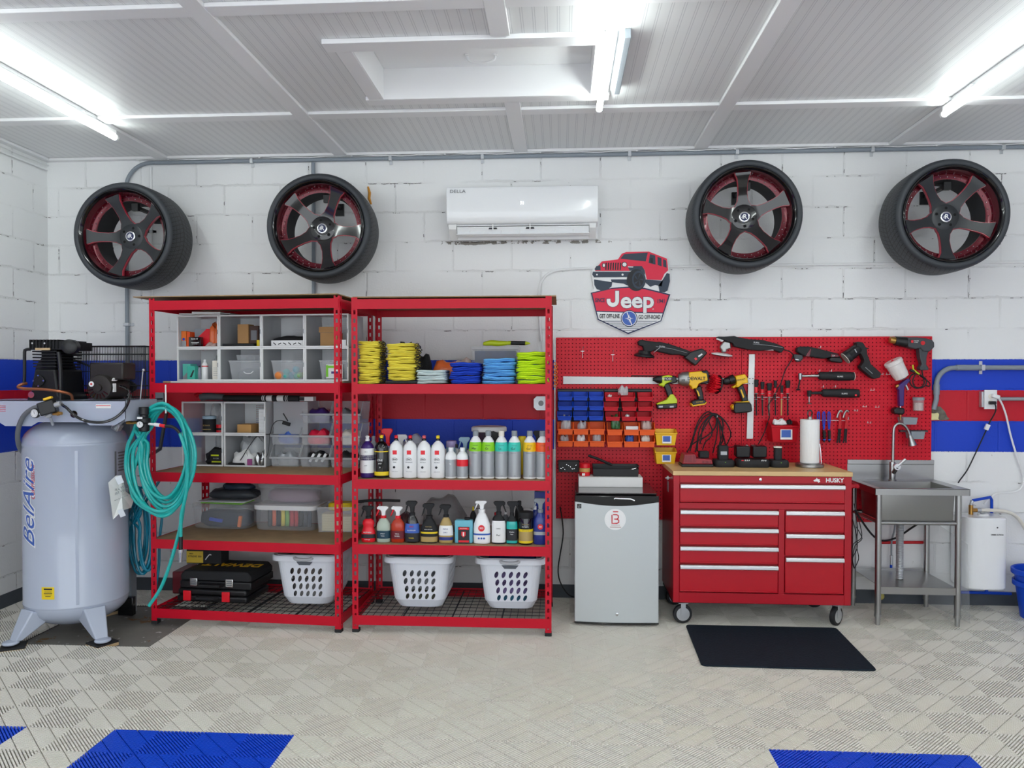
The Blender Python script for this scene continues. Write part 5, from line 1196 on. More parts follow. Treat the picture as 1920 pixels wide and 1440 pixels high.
for (i, r), (mk, ds) in BC.items():
    p = LR(.600+i*.208, .06+.012*r, Z1+r*.1435, (-2.53, -.43)); lb = 'clear stacking bin, %s column, %s' % (('left', 'middle', 'right')[i], ('bottom', 'middle', 'top')[r])
    if hb is None: hb = hopper(lb, p)
    else: dup(hb, p, label=lb)
    o = soft(mats_c[mk], 'bin_contents', .14, i*3+r+40)(.15, .12, .085); o.location = p+RM @ Vector((.10, .085, .004)); tag(o, ds+' inside the %s bin of the %s column' % (('bottom', 'middle', 'top')[r], ('left', 'middle', 'right')[i]), 'contents')
    if (i, r) == (1, 0):
        for k in range(3): MB().box((-.03+k*.04, -.055, .055), (.016, .02, .06), rot=(0, .5, 0)).build('white_stripe', M['white'], o)
# black lead hanging in front of the bins
q = lambda a, b, Y=-.46: at(a, b, Y)
bc = thing('power_lead', 'thin black lead looping from the bins across the lower right cube', 'cable', q(520, 800))
bw(MB().tube(spline([q(408, 872, -.405), q(430, 876, -.40), q(448, 866, -.41), q(462, 845), q(478, 822), q(492, 814), q(506, 814), q(510, 800), q(518, 790), q(530, 789), q(544, 796, -.48)], 3), .0028, 8).tube(spline([q(506, 814), q(504, 838), q(500, 856), q(488, 862)], 2), .002, 6), 'lead', M['black'], bc)
bw(MB().box(q(537, 794, -.47), (.05, .02, .022), rot=(0, .3, 0)).tube([q(540, 790, -.47), q(531, 775, -.47)], .004), 'plug', M['soft_black'], bc, bevel=.003)
# small things on top of the bins
p = LR(.84, .10, Z1+3*.1435+.003, (-2.53, -.43)); o = MB().box((0, 0, .015), (.11, .06, .028)).build('carton', M['white'], bevel=.001); o.location = p; tag(o, 'white and black carton on the top bins', 'carton'); patch(o, -.05, -.005, .003, .027, -.0306, 'ink')
# wall box seen between cubes and post
x0, x1, z0, z1 = rect(289, 736, 309, 763, -.03)
solo(MB().bx(x0, x1, -.05, -.002, z0, z1), 'junction_box', M['grey'], 'small grey box on the red stripe behind the hose coil', 'box', bevel=.002)
# ================================================================ LEFT RACK: LOWER SHELF BOXES
S4L = .5365
def lid_box(label, x0p, x1p, top, Y, d, lidm, z0=S4L, m='frost', lw=.012):
    x0, x1 = at(x0p, 0, Y).x, at(x1p, 0, Y).x; zt = at(0, top, Y).z; t = thing('storage_box', label, 'box', ((x0+x1)/2, Y+d/2, z0), RLZ); w = x1-x0; h = zt-z0
    MB().lathe([(.90, 0), (.93, h*.05), (.965, h*.86)], n=48, sx=w/2, sy=d/2, pw=7).build('box_body', M[m], t, smooth=60)
    MB().lathe([(.99, h*.80), (1.0, h*.82), (1.0, h*.97), (.95, h)], n=48, sx=w/2, sy=d/2, pw=7).build('lid', M[lidm], t, smooth=50); return t, w, d, h
t, w, d, h = lid_box('clear lidded box with dark blue contents on the lower shelf, left', 348, 463, 941, -.42, .26, 'frost')
def cont(t, w, d, h, m, label, seed=1, f=.66, dx=0, amp=.07): o = soft(m, 'contents', amp, seed)(w, d, h*f); o.location = t.location+RM @ Vector((dx, 0, .006)); o.rotation_euler = (0, 0, RLZ); return tag(o, label, 'contents')
cont(t, w*.86, d*.8, h, mat('dark navy cloth', '1E2A40', .8), 'dark navy cloths in the left clear box', 51)
for dx, m, nm, ww, hh, zz in ((-.03, 'blue', 'blue', .09, .022, .045), (.14, 'orange', 'orange', .022, .075, .012)):
    o = MB().box((0, 0, hh/2), (ww, .02, hh), rot=(0, .15, 0)).build('pad', M[m], bevel=.004); o.location = t.location+RM @ Vector((dx, -.105, zz)); tag(o, '%s pad showing at the front of the left clear box' % nm, 'pad')
zt = t.location.z+h
for k, (dx, dy, w_, m, nm) in enumerate(((.02, -.04, .30, 'green', 'bright green'), (.0, -.02, .34, 'white', 'white'), (.03, .0, .28, 'silver_label', 'pale grey'))):
    o = MB().box((0, 0, .003), (w_, .17, .005)).build('folder', M[m], bevel=.001); o.location = t.location+RM @ Vector((dx, dy, h+.001+k*.0056)); o.rotation_euler = (0, 0, RLZ+.05*(k-1)); tag(o, '%s folder lying on the left clear box' % nm, 'folder')
o = soft('dark_grey', 'cloth', .08, 61)(.35, .16, .06); o.location = t.location+RM @ Vector((.02, .06, h+.018)); tag(o, 'dark grey rolled cloth on top of the left clear box', 'cloth')
o = soft('sign_slate', 'cloth', .12, 62)(.22, .10, .04); o.location = t.location+RM @ Vector((.05, .06, h+.076)); tag(o, 'blue grey cloth on top of the dark grey roll', 'cloth')
t, w, d, h = lid_box('clear box with white lid holding coloured polishing pads', 466, 590, 942, -.45, .27, 'white')
for k, (m, nm) in enumerate((('dark_grey', 'dark grey'), ('bag_or', 'orange'), ('soft_black', 'black'), ('t_yellow', 'yellow'), ('t_green', 'light green'), ('t_red', 'red'), ('t_red', 'second red'), ('soft_black', 'second black'), ('dark_grey', 'charcoal'), ('sign_slate', 'blue grey'))):
    defm('bag_or', 'F07048', .8); defm('t_green', '8CC65A', .85); defm('t_red', 'D2303C', .85)
    o = MB().lathe([(.058, -.012), (.062, -.008), (.062, .008), (.058, .012)], (0, 0, 0), 32, R=rotm((0, PI/2, .5))).build('polishing_pad', M[m], smooth=40); o.location = t.location+RM @ Vector((-.145+k*.031, -.02, .069)); tag(o, '%s polishing pad standing in the white lidded box' % nm, 'pad', 'polishing pads in the box')
    o.rotation_euler = (0, 0, -.1)
lid_t = t.location.z+h
t2, w, d, h = lid_box('smoky clear box with bags inside, stacked on the white lid', 474, 600, 903, -.42, .25, 'frost', z0=lid_t+.001)
t2.children[1].hide_render = False
cont(t2, w*.8, d*.8, h, mat('pinkish film', 'A88E9C', .3, alpha=.85, bump=.6, bscale=40), 'pinkish bags in the smoky clear box', 71, .7)
x0, x1 = at(590, 0, -.48).x, -1.345
t = thing('storage_box', 'open clear box of pale yellow foam blocks on the lower shelf, right', 'box', ((x0+x1)/2, -.36, S4L)); w = x1-x0
open_tub(-w/2, w/2, -.12, .12, .165, .002, .008).build('box_body', M['frost'], t, smooth=0, solid=.002); rim_bars(MB(), -w/2, w/2, -.12, .12, .165, .004).build('rim', M['frost'], t)
for cidx in range(2):
    for k in range(6 if cidx else 7):
        o = MB().bx(-.048, .048, -.05, .05, 0, .0155).build('foam_block', mat('foam', 'E6DCAE', .8), bevel=.001); o.location = t.location+Vector((-.052+cidx*.1, -.04, .003+k*.016)); n_ = 6 if cidx else 7; tag(o, 'pale yellow foam block, %s of the %s pile in the open box' % (ORD[n_-1-k] if k else 'lowest', ('left', 'right')[cidx]), 'block', 'foam blocks in the open box')
o = MB().lathe([(.9, 0), (1, .2), (1, .8), (.85, 1)], n=40, sx=.085, sy=.06, pw=4).build('yellow_case', M['yellow'], smooth=50); o.scale = (1, 1, .05); o.location = t.location+Vector((0, .03, .125)); tag(o, 'yellow rounded case on top of the foam blocks', 'case')
# ---- bottom: tool cases
z0 = .102; Yc = -.615
t = thing('tool_case', 'black tool case with two red latches, lower one on the left rack', 'case', (at(392, 0, Yc).x, Yc+.15, z0), RLZ)
W = .48
MB().bx(-W/2, W/2, -.15, .17, .0, .040).build('case_bottom', M['black'], t, bevel=.012, seg=3); MB().bx(-W/2+.004, W/2-.004, -.146, .166, .041, .082).build('case_lid', M['black'], t, bevel=.014, seg=3)
for x in (-.165, .10): MB().bx(x-.026, x+.026, -.160, -.148, .008, .072).build('latch', M['bright_red'], t, bevel=.003)
MB().tube([(-.10, -.150, .030), (-.09, -.175, .030), (.03, -.175, .030), (.04, -.150, .030)], .010).build('handle', M['soft_black'], t)
t = thing('tool_case', 'black tool case with yellow lettering on its lid and metal latches, upper one', 'case', (at(398, 0, Yc).x, Yc+.16, z0+.083), RLZ)
W = .49; MB().bx(-W/2, W/2, -.15, .17, .0, .050).build('case_bottom', M['black'], t, bevel=.008, seg=3); MB().prism([(-W/2+.003, .051), (W/2-.003, .051), (W/2-.003, .085), (W/2-.03, .115), (-W/2+.03, .115), (-W/2+.003, .085)], -.145, .165).build('case_lid', M['soft_black'], t, bevel=.008)
for x in (-.145, .10):
    l = MB().bx(x-.026, x+.026, -.160, -.150, .018, .070).build('latch', M['chrome'], t, bevel=.003); [MB().bx(x-.018, x+.018, -.1615, -.160, .028+k*.013, .033+k*.013).build('latch_slot', M['ink_grey'], l) for k in range(3)]
MB().tube([(-.10, -.152, .030), (-.09, -.178, .030), (.045, -.178, .030), (.055, -.152, .030)], .010).bx(-.09, .045, -.186, -.168, .018, .034).build('handle', M['black'], t)
MB().text('DEWALT', (0, 0, 0), .105, bold=.03, sx=.95, R=rotm((-PI/2, 0, PI))).build('lettering', mat('case_yellow', 'FFC81E', .5), t, smooth=0).location = (.03, .03, .1165)
c = at(376, 1060, -.40); zt = z0+.083+.116
t = thing('tool_bag', 'small black box with yellow front label standing on the tool cases', 'box', (c.x, -.36, zt)); x0, x1 = at(342, 0, -.42).x-c.x, at(408, 0, -.42).x-c.x
MB().bx(x0, x1, -.06, .06, 0, .10).build('box', M['soft_black'], t, bevel=.004); MB().bx(x0+.001, x0+.115, -.0625, -.0605, .008, .085).build('yellow_label', M['t_yellow2'] if 't_yellow2' in M else mat('label_gold', 'D8B83A', .5), t)
ptext(t, 'XTREME 500', x0+.058, .05, -.0635, .017, 'ink'); ptext(t, 'MAX', x0+.035, .068, -.0635, .012, 'ink'); MB().box((0, 0, .104), (.10, .08, .008)).build('blue_cloth', mat('pale blue', '8CB4E0', .8), t, bevel=.002)
MB().tube(spline([(.045, -.0625, .03), (.06, -.064, .05), (.075, -.064, .065), (.085, -.0625, .06)], 2), .0035).build('white_mark', M['white'], t)
c = Z_ = at(305, 1090, -.40); solo(MB().bx(c.x+.085, c.x+.16, -.44, -.22, .1015, .102+.15), 'storage_box', mat('red smoke', '7A2430', .3, alpha=.8), 'dark red translucent box behind the tool cases, left', 'box', bevel=.01)
# ================================================================ WHEELS ON THE WALL
def tyre_mat():
    m, N, L, P = node_mat('tyre tread rubber'); tc = N.new('ShaderNodeTexCoord'); sp = N.new('ShaderNodeSeparateXYZ'); L.new(tc.outputs['Object'], sp.inputs[0])
    a = mth(N, L, 'ARCTAN2', sp.outputs['Z'], sp.outputs['X']); y = mth(N, L, 'ABSOLUTE', mth(N, L, 'SUBTRACT', sp.outputs['Y'], 0.15))
    u = mth(N, L, 'FRACT', mth(N, L, 'ADD', mth(N, L, 'MULTIPLY', a, 12.1), mth(N, L, 'MULTIPLY', y, 11)))
    u2 = mth(N, L, 'FRACT', mth(N, L, 'SUBTRACT', mth(N, L, 'MULTIPLY', a, 24.2), mth(N, L, 'MULTIPLY', y, 26)))
    v = mth(N, L, 'FRACT', mth(N, L, 'MULTIPLY', y, 22))
    g = mth(N, L, 'MAXIMUM', mth(N, L, 'MAXIMUM', mth(N, L, 'LESS_THAN', u, .16), mth(N, L, 'LESS_THAN', u2, .12)), mth(N, L, 'LESS_THAN', v, .12))
    g = mth(N, L, 'MULTIPLY', g, mth(N, L, 'LESS_THAN', y, .135))
    L.new(mixc(N, L, g, srgb('34383D'), srgb('050606')), P.inputs['Base Color']); P.inputs['Roughness'].default_value = .55
    b = N.new('ShaderNodeBump'); b.invert = True; b.inputs['Strength'].default_value = 1; b.inputs['Distance'].default_value = .006
    L.new(g, b.inputs['Height']); L.new(b.outputs['Normal'], P.inputs['Normal']); return m
TM = tyre_mat()

def wheel(px, py, roll, label, gloss, yaw=0.0):
    c = at(px, py, -.40)
    t = thing('car_wheel', label, 'wheel', (c.x, -.44, c.z), yaw, 'car wheels hung on the wall')
    R_ = .348
    MB().lathe([(.300, -.012), (.306, -.002), (.322, .003), (.336, -.004), (.343, -.018), (R_, -.038), (R_+.002, -.10), (R_+.003, -.155), (R_+.002, -.21), (R_, -.27), (.342, -.290), (.325, -.305), (.300, -.30)], n=96, cap=False, R=RF).build('tyre', TM, t, smooth=60)
    rim = MB().lathe([(.303, -.014), (.302, .002), (.296, .006), (.290, .002), (.286, -.008), (.281, -.014), (.279, -.02)], n=80, cap=False, R=RF).build('rim_lip', M['gloss_black'], t, smooth=60)
    MB().lathe([(.279, -.02), (.272, -.06), (.268, -.085), (.262, -.09), (.236, -.094), (.236, -.10)], n=80, cap=False, R=RF).build('rim_barrel', M['rim_red'], t, smooth=50)
    MB().lathe([(.236, -.10), (.232, -.2), (.240, -.29), (.298, -.30), (.302, -.29), (.285, -.12), (.279, -.02)], n=80, cap=False, R=RF).build('inner_drum', M['soft_black'], t, smooth=50)
    rv = MB()
    for k in range(36):
        a = 2*PI*k/36; rv.sph(RF @ Vector((.250*math.cos(a), .250*math.sin(a), -.090)), .0042, 6)
        rv.sph(RF @ Vector((.2655*math.cos(a+.05), .2655*math.sin(a+.05), -.078)), .003, 6)
    rv.build('rivets', M['chrome'], t)['kind'] = 'stuff'
    st = [(.055, .058, -.112), (.085, .045, -.110), (.105, .033, -.106), (.15, .0265, -.094), (.20, .0285, -.072), (.238, .035, -.052), (.258, .045, -.044), (.272, .050, -.040)]
    for k in range(5):
        a = PI/2-math.radians(roll+72*k); e = Vector((math.cos(a), 0, math.sin(a))); sd = Vector((-e.z, 0, e.x))
        def blade(dw, dz, th):
            b = MB(); vs = []
            for (r, w_, z_) in st:
                for s_, zz in ((-1, z_+dz), (1, z_+dz), (1, z_+dz-th), (-1, z_+dz-th)):
                    vs.append(e*r+sd*(s_*(w_+dw))+Vector((0, -zz, 0)))
            n = len(st); fs = [(0, 3, 2, 1), (4*n-4, 4*n-3, 4*n-2, 4*n-1)]
            for i in range(n-1):
                for q in range(4): fs.append((4*i+q, 4*i+(q+1) % 4, 4*i+4+(q+1) % 4, 4*i+4+q))
            return b.add(vs, fs)
        s = blade(0, 0, .034).build('spoke', M['gloss_black'] if gloss else M['spoke'], t, smooth=30)
        blade(.0038, -.0045, .020).build('spoke_edge', M['rim_line'], s, smooth=30)
    hub = MB().lathe([(.082, -.15), (.082, -.1105), (.079, -.1085), (.04, -.1085)], n=40, R=RF).build('hub', M['gloss_black'] if gloss else M['spoke'], t)
    for k in range(5):
        a = PI/2-math.radians(roll+72*k+36); p = RF @ Vector((.058*math.cos(a), .058*math.sin(a), -.1082))
        MB().lathe([(.0115, .0), (.0115, .001), (.009, .001), (.009, .0002), (.001, .0002)], p, 16, R=RF, mis=[1, 1, 0, 0]).build('lug_hole', [mat('hole', '020203', .9), M['gloss_black' if gloss else 'spoke']], hub)
    cap = MB().lathe([(.034, -.109), (.034, -.098), (.031, -.096), (.0255, -.096)], n=32, R=RF, mi=0).lathe([(.0255, -.0985), (.0255, -.0955), (.001, -.0955)], n=32, R=RF, mi=1).build('centre_cap', [M['chrome'], M['navy']], t)
    MB().text('R', (0.002, .0948, 0), .042, ext=.0004, bold=.02).box((-.011, .0946, -.001), (.0028, .0006, .024), rot=(0, .25, 0)).box((-.016, .0946, 0), (.0024, .0006, .018), rot=(0, .3, 0)).build('emblem', M['white'], cap, smooth=0)
    bk = thing('wall_bracket', 'black steel bracket holding up the '+label.split(',')[0], 'bracket', (c.x+.02, -.02, c.z+.20), 0, 'brackets behind the wheels')
    MB().bx(-.03, .03, 0, .018, -.05, .035).build('plate', M['black'], bk); MB().bx(-.015, .015, -.27, 0, -.008, .012).build('arm', M['black'], bk); MB().bx(-.022, .022, -.30, -.27, -.022, .026).build('end_stop', M['black'], bk)
    return t
wheel(235, 440, -20, 'leftmost black and red wheel with chunky tyre, dull black spokes', False, 0)
wheel(600, 425, 25, 'second black and red wheel from the left, glossy spokes', True, 0.05)
wheel(1400, 403, -5, 'third black and red wheel from the left, glossy spokes, right of the air conditioner', True, 0.0)
wheel(1782, 403, -33, 'rightmost black and red wheel with chunky tyre, dull black spokes', False, -.03)
# ================================================================ AIR CONDITIONER
x0, x1, z0, z1 = rect(837, 345, 1122, 446, -.2); zm = at(979, 417, -.2).z
ac = thing('air_conditioner', 'white wall mounted split air conditioner between the middle wheels', 'air conditioner', ((x0+x1)/2, 0, z0))
yz = [(0, z0+.01), (0, z1), (-.16, z1), (-.192, z1-.006), (-.203, z1-.03), (-.206, zm+.08), (-.200, zm+.02), (-.185, zm), (-.165, zm-.004), (-.12, zm-.02), (-.10, z0+.02), (-.09, z0)]
def xprism(yz, xa, xb, mb=None, mi=0):
    mb = mb or MB(); n = len(yz); vs = [(xa, y, z) for y, z in yz]+[(xb, y, z) for y, z in yz]
    return mb.add(vs, [tuple(range(n)), tuple(range(2*n-1, n-1, -1))]+[(i, n+i, n+(i+1) % n, (i+1) % n) for i in range(n)], mi)
acb = bw(xprism(yz, x0, x1), 'body', M['gloss_white'], ac, bevel=.006, seg=3)
ch = M['gloss_white']
for xa, xb in ((x0+.01, x0+.065), (x1-.06, x1-.012)):
    bw(xprism([(-.09, z0+.002), (-.17, zm-.035), (-.178, zm-.004), (-.10, zm-.002)], xa, xb), 'end_cheek', M['white'], ac, bevel=.004)
bw(MB().bx(x0+.065, x1-.06, -.150, -.10, zm-.026, zm-.004), 'air_outlet', M['gloss_black'], ac)
v = MB()
v.bx(x0+.065, x1-.06, -.168, -.150, zm-.014, zm-.008); bw(v, 'vane', M['white'], ac)
fl = xprism([(-.178, zm-.022), (-.182, zm-.027), (-.155, zm-.078), (-.149, zm-.078)], x0+.07, x1-.062)
flo = bw(fl, 'louvre', M['alu'] if False else M['gloss_white'], ac)
bw(xprism([(-.186, zm-.074), (-.150, zm-.082), (-.150, zm-.076), (-.184, zm-.070)], x0+.065, x1-.058), 'louvre_lip', M['gloss_white'], ac)
for px in (881, 907, 939, 976, 1009, 1042, 1075):
    x = at(px, 0, -.18).x; bw(MB().box((x, -.171, zm-.05), (.003, .006, .052), rot=(-.5, 0, 0)), 'louvre_rib', M['white'], flo)
for px in (924, 994):
    x = at(px, 0, -.18).x; bw(MB().prism([(x-.025, zm-.029), (x+.025, zm-.029), (x+.03, zm-.04), (x-.03, zm-.04)], -.182, -.179), 'louvre_gap', M['gloss_black'], flo)
    bw(MB().bx(x-.004, x+.004, -.19, -.184, zm-.046, zm-.006), 'louvre_arm', M['white'], ac)
bw(MB().text('DELLA', at(858, 359, -.2065), .030, sx=1.25), 'lettering', M['ink_grey'], ac, smooth=0)
bw(MB().text('71', at(979, 381, -.2075), .028), 'display_digits', mat('led_digits', 'FFFFFF', .5, emit=0.9), ac, smooth=0)
# ================================================================ SIGN
SY = -.022
def sg(cx, cy, y): return at(1090+cx/7.579, 450+cy/7.579, y)
sgn = thing('wall_sign', 'cut out sign of a red off-road car above a red shield, over the pegboard', 'sign', sg(700, 1340, 0))
sgn.location.y = 0
def sp_poly(pts, k, th, name, m, par):
    y = SY-k*.0009; P = [sg(a, b, y) for a, b in pts]
    return bw(MB().prism([(p.x, p.z) for p in P], y, y+th), name, M[m], par, smooth=0)
board = sp_poly([(130, 750), (175, 690), (160, 560), (140, 500), (150, 440), (190, 370), (250, 350), (280, 300), (330, 285), (520, 270), (570, 190), (620, 165), (750, 160), (960, 158), (1080, 190), (1225, 260), (1245, 420), (1268, 470), (1258, 600), (1228, 700), (1228, 735), (1270, 775), (1140, 1160), (665, 1345), (230, 1140)], 0, .016, 'board', 'white', sgn)
sp_poly([(133, 750), (430, 680), (690, 660), (900, 680), (1265, 772), (1136, 1155), (665, 1340), (232, 1135)], 1, .001, 'border', 'navy', board)
sp_poly([(155, 760), (430, 695), (690, 680), (900, 700), (1240, 785), (1160, 1030), (680, 1020), (215, 1005)], 2, .001, 'red_panel', 'sign_red', board)
sp_poly([(220, 1020), (680, 1035), (1155, 1045), (1125, 1145), (665, 1318), (245, 1122)], 2, .001, 'white_panel', 'white', board)
for i, cy in enumerate((1150, 1177, 1204, 1231, 1258, 1283)):
    w2 = (1320-cy)*2.45; sp_poly([(668-w2*.93, cy), (668+w2, cy), (668+w2-20, cy+9), (668-w2*.93+20, cy+9)], 3, .0008, 'stripe', 'sign_slate', board)
def disc(cx, cy, rx, ry, k, m, nm, par, n=28): return sp_poly([(cx+rx*math.cos(2*PI*i/n), cy+ry*math.sin(2*PI*i/n)) for i in range(n)], k, .0008, nm, m, par)
disc(680, 1115, 118, 118, 4, 'navy', 'badge', board); disc(680, 1115, 107, 107, 5, 'white', 'badge', board); disc(680, 1115, 98, 98, 6, 'sign_blue', 'badge', board)
sp_poly([(680+(62 if i % 4 == 0 else 34 if i % 2 == 0 else 16)*math.cos(PI*i/8), 1115+(62 if i % 4 == 0 else 34 if i % 2 == 0 else 16)*math.sin(PI*i/8)) for i in range(16)], 7, .0008, 'star', 'white', board)
sp_poly([(640, 1020), (652, 1018), (725, 1208), (712, 1212)], 8, .0008, 'needle', 'white', board); disc(680, 1115, 10, 10, 9, 'sign_blue', 'star', board)
def stx(b, cx, cy, sz, m, k=5, sx=1, bold=0): bw(MB().text(b, sg(cx, cy, SY-k*.0009), sz, sx=sx, bold=bold), 'lettering', M[m], board, smooth=0)
for kk, mm, bo in ((3, 'navy', .046), (4, 'white', .028)):
    stx('eep', 795, 866, .150, mm, kk, 1.06, bo); g_ = (bo-.028)*300
    sp_poly([(482-g_, 722-g_), (536+g_, 722-g_), (536+g_, 860)]+[(448+(88+g_)*math.cos(a), 862+(90+g_)*math.sin(a)) for a in [PI*i/10 for i in range(11)]]+[(362-g_, 838-g_), (412+g_, 836-g_), (414+g_*.5, 858)]+[(448+(34-g_)*math.cos(a), 862+(32-g_)*math.sin(a)) for a in [PI-PI*i/8 for i in range(9)]]+[(482-g_, 860)], kk, .0008, 'lettering', mm, board)
stx('SINCE', 264, 858, .040, 'navy', sx=.62, bold=.02); stx('1941', 1132, 872, .040, 'navy', sx=.72, bold=.02); stx('®', 1020, 985, .014, 'white')
stx('GET OFF-LINE', 400, 1085, .040, 'ink', sx=.56, bold=.02); stx('GO OFF-ROAD', 968, 1097, .040, 'ink', sx=.56, bold=.02)
# the car on the sign
car = [('tyre_patch', 'sign_slate', 3, [(180, 560), (440, 600), (430, 660), (380, 700), (300, 725), (220, 700), (185, 640)]),
 ('underside', 'sign_slate', 3, [(420, 560), (660, 560), (660, 650), (600, 620), (430, 600)]),
 ('underside', 'sign_slate', 3, [(900, 560), (1160, 580), (1140, 660), (1050, 640), (980, 665), (915, 610)]),
 ('tyre_patch', 'sign_slate', 3, [(1160, 560), (1215, 470), (1255, 480), (1258, 590), (1225, 720), (1180, 745), (1110, 735), (1095, 650)]),
 ('body', 'sign_red', 4, [(190, 400), (250, 355), (290, 305), (520, 275), (575, 195), (640, 170), (960, 165), (1215, 265), (1235, 430), (1180, 480), (1140, 570), (930, 560), (900, 420), (790, 370), (720, 400), (690, 440), (200, 440)]),
 ('fender', 'sign_slate', 5, [(165, 450), (740, 450), (715, 500), (660, 525), (180, 530), (155, 490)]),
 ('fender', 'sign_slate', 5, [(195, 400), (215, 370), (270, 360), (275, 430), (190, 430)]),
 ('fender', 'sign_slate', 5, [(655, 375), (770, 370), (860, 370), (900, 430), (910, 500), (860, 440), (790, 420), (690, 440)]),
 ('windscreen', 'sign_slate', 5, [(555, 265), (610, 200), (945, 178), (915, 305), (640, 275)]),
 ('window_patch', 'sign_slate', 5, [(975, 200), (1050, 220), (1055, 350), (955, 325)]),
 ('window_patch', 'sign_slate', 5, [(1082, 238), (1138, 258), (1140, 375), (1085, 355)]),
 ('window_patch', 'sign_slate', 5, [(1162, 272), (1205, 290), (1212, 395), (1165, 378)]),
 ('mirror', 'ink', 6, [(975, 255), (1015, 255), (1018, 330), (978, 325)]),
 ('headlamp', 'white', 6, [(660, 375), (740, 378), (735, 390), (665, 388)])]
for nm, m, k, pts in car: sp_poly(pts, k, .0008, nm, m, board)
for i in range(7): sp_poly([(345+i*34, 325), (363+i*34, 320), (357+i*34, 425), (340+i*34, 425)], 6, .0008, 'grille_slot', 'ink', board)
disc(318, 360, 24, 32, 6, 'ink', 'headlamp', board); disc(320, 360, 16, 24, 7, 'white', 'headlamp', board); disc(612, 348, 38, 38, 6, 'ink', 'headlamp', board); disc(614, 348, 28, 28, 7, 'white', 'headlamp', board)
disc(222, 492, 12, 12, 6, 'white', 'headlamp', board); disc(586, 492, 15, 15, 6, 'white', 'headlamp', board)
disc(780, 570, 135, 155, 6, 'ink', 'tyre_patch', board); disc(815, 565, 95, 128, 7, 'sign_slate', 'tyre_patch', board); disc(815, 565, 72, 98, 8, 'ink', 'tyre_patch', board)
for k in range(5):
    a = 2*PI*k/5; sp_poly([(815+12*math.sin(a), 565-12*math.cos(a)), (815+64*math.cos(a-.16), 565+86*math.sin(a-.16)), (815+64*math.cos(a+.16), 565+86*math.sin(a+.16))], 9, .0008, 'wheel_spoke', 'sign_slate', board)
# ================================================================ PEGBOARD
PY = -.030
PX0, PX1, PZ0, PZ1 = -.035, 2.50, .565, 1.822
def peg_panel(x0, x1, label, drop=()):
    nx = round((x1-x0)/.0254); nz = round((PZ1-PZ0)/.0254); dx, dz = (x1-x0)/nx, (PZ1-PZ0)/nz; n = 6
    V = []; F = []; vid = {}
    def vert(i, j):
        if (i, j) not in vid: vid[(i, j)] = len(V); V.append((x0+i*dx, PY, PZ0+j*dz))
        return vid[(i, j)]
    for i in range(nx):
        for j in range(nz):
            c = [vert(i, j), vert(i+1, j), vert(i+1, j+1), vert(i, j+1)]; cx, cz = x0+(i+.5)*dx, PZ0+(j+.5)*dz; b = len(V)
            for k in range(8):
                a = PI/4*k-PI*.75; V.append((cx+.0039*math.cos(a), PY, cz+.0039*math.sin(a)))
            for k in range(8): a = PI/4*k-PI*.75; V.append((cx+.0039*math.cos(a), PY+.005, cz+.0039*math.sin(a)))
            for k in range(4):
                a = 2*k; F.append((c[k], c[(k+1) % 4], b+(a+2) % 8, b+a+1, b+a)) ;
            for k in range(8): F.append((b+k, b+(k+1) % 8, b+8+(k+1) % 8, b+8+k))
    o = MB().add(V, F); p = solo(o, 'pegboard', mat('pegboard_red', 'D20A26', .42, spec=.3, bump=.15, bscale=9), label, 'pegboard', smooth=0)
    MB().bx(-(x1-x0)/2, (x1-x0)/2, .006, .014, -.003, 0).bx(-(x1-x0)/2, (x1-x0)/2, .0, .006, -.003, 0).bx(-(x1-x0)/2, (x1-x0)/2, 0, .012, PZ1-PZ0, PZ1-PZ0+.003).build('edge', MATS['pegboard_red'], p, smooth=0)
    MB().bx(-(x1-x0)/2, (x1-x0)/2, .0135, .016, 0, PZ1-PZ0).build('hole_shade', mat('peg backing', '4A1016', .9, spec=.1), p, smooth=0)  # added dark sheet, its colour stands in for the shade inside the holes
    return p
peg_panel(PX0, 1.235, 'red pegboard panel, left half, carrying the coloured bins'); peg_panel(1.238, PX1, 'red pegboard panel, right half, behind the sink')
solo(MB().bx(PX0-.012, PX0-.004, -.035, -.002, PZ0, PZ1), 'edge_strip', M['white'], 'narrow white strip along the left edge of the pegboard', 'strip')
def pk(cx, cy, o, s): return o[0]+cx/s, o[1]+cy/s
O1, S1 = (1030, 620), 6.4; O2, S2 = (1180, 620), 6.0; O3, S3_ = (1470, 620), 6.62; O6, S6 = (1500, 740), 7.2; O5, S5 = (1230, 760), 5.82
def P2(c, Y, o=O2, s=S2): x, y = pk(c[0], c[1], o, s); return at(x, y, Y)
def sil(pts, y0, y1, name, m, par, o=O2, s=S2, bevel=.008, seg=3):
    P = [P2(c, (y0+y1)/2, o, s) for c in pts]
    return bw(MB().prism([(p.x, p.z) for p in P], y0, y1), name, M[m] if isinstance(m, str) else m, par, bevel=bevel, seg=seg, smooth=45)
def hook(c, o=O2, s=S2, d=.05, nm='peg hook'):
    p = P2(c, PY, o, s); return tag(MB().tube([p+Vector((0, 0, .012)), p, p+Vector((0, -d, .0)), p+Vector((0, -d, .012))], .0016, 6).box(p+Vector((0, -.002, 0)), (.013, .002, .004)).build('peg_hook', M['white']), nm, 'hook')
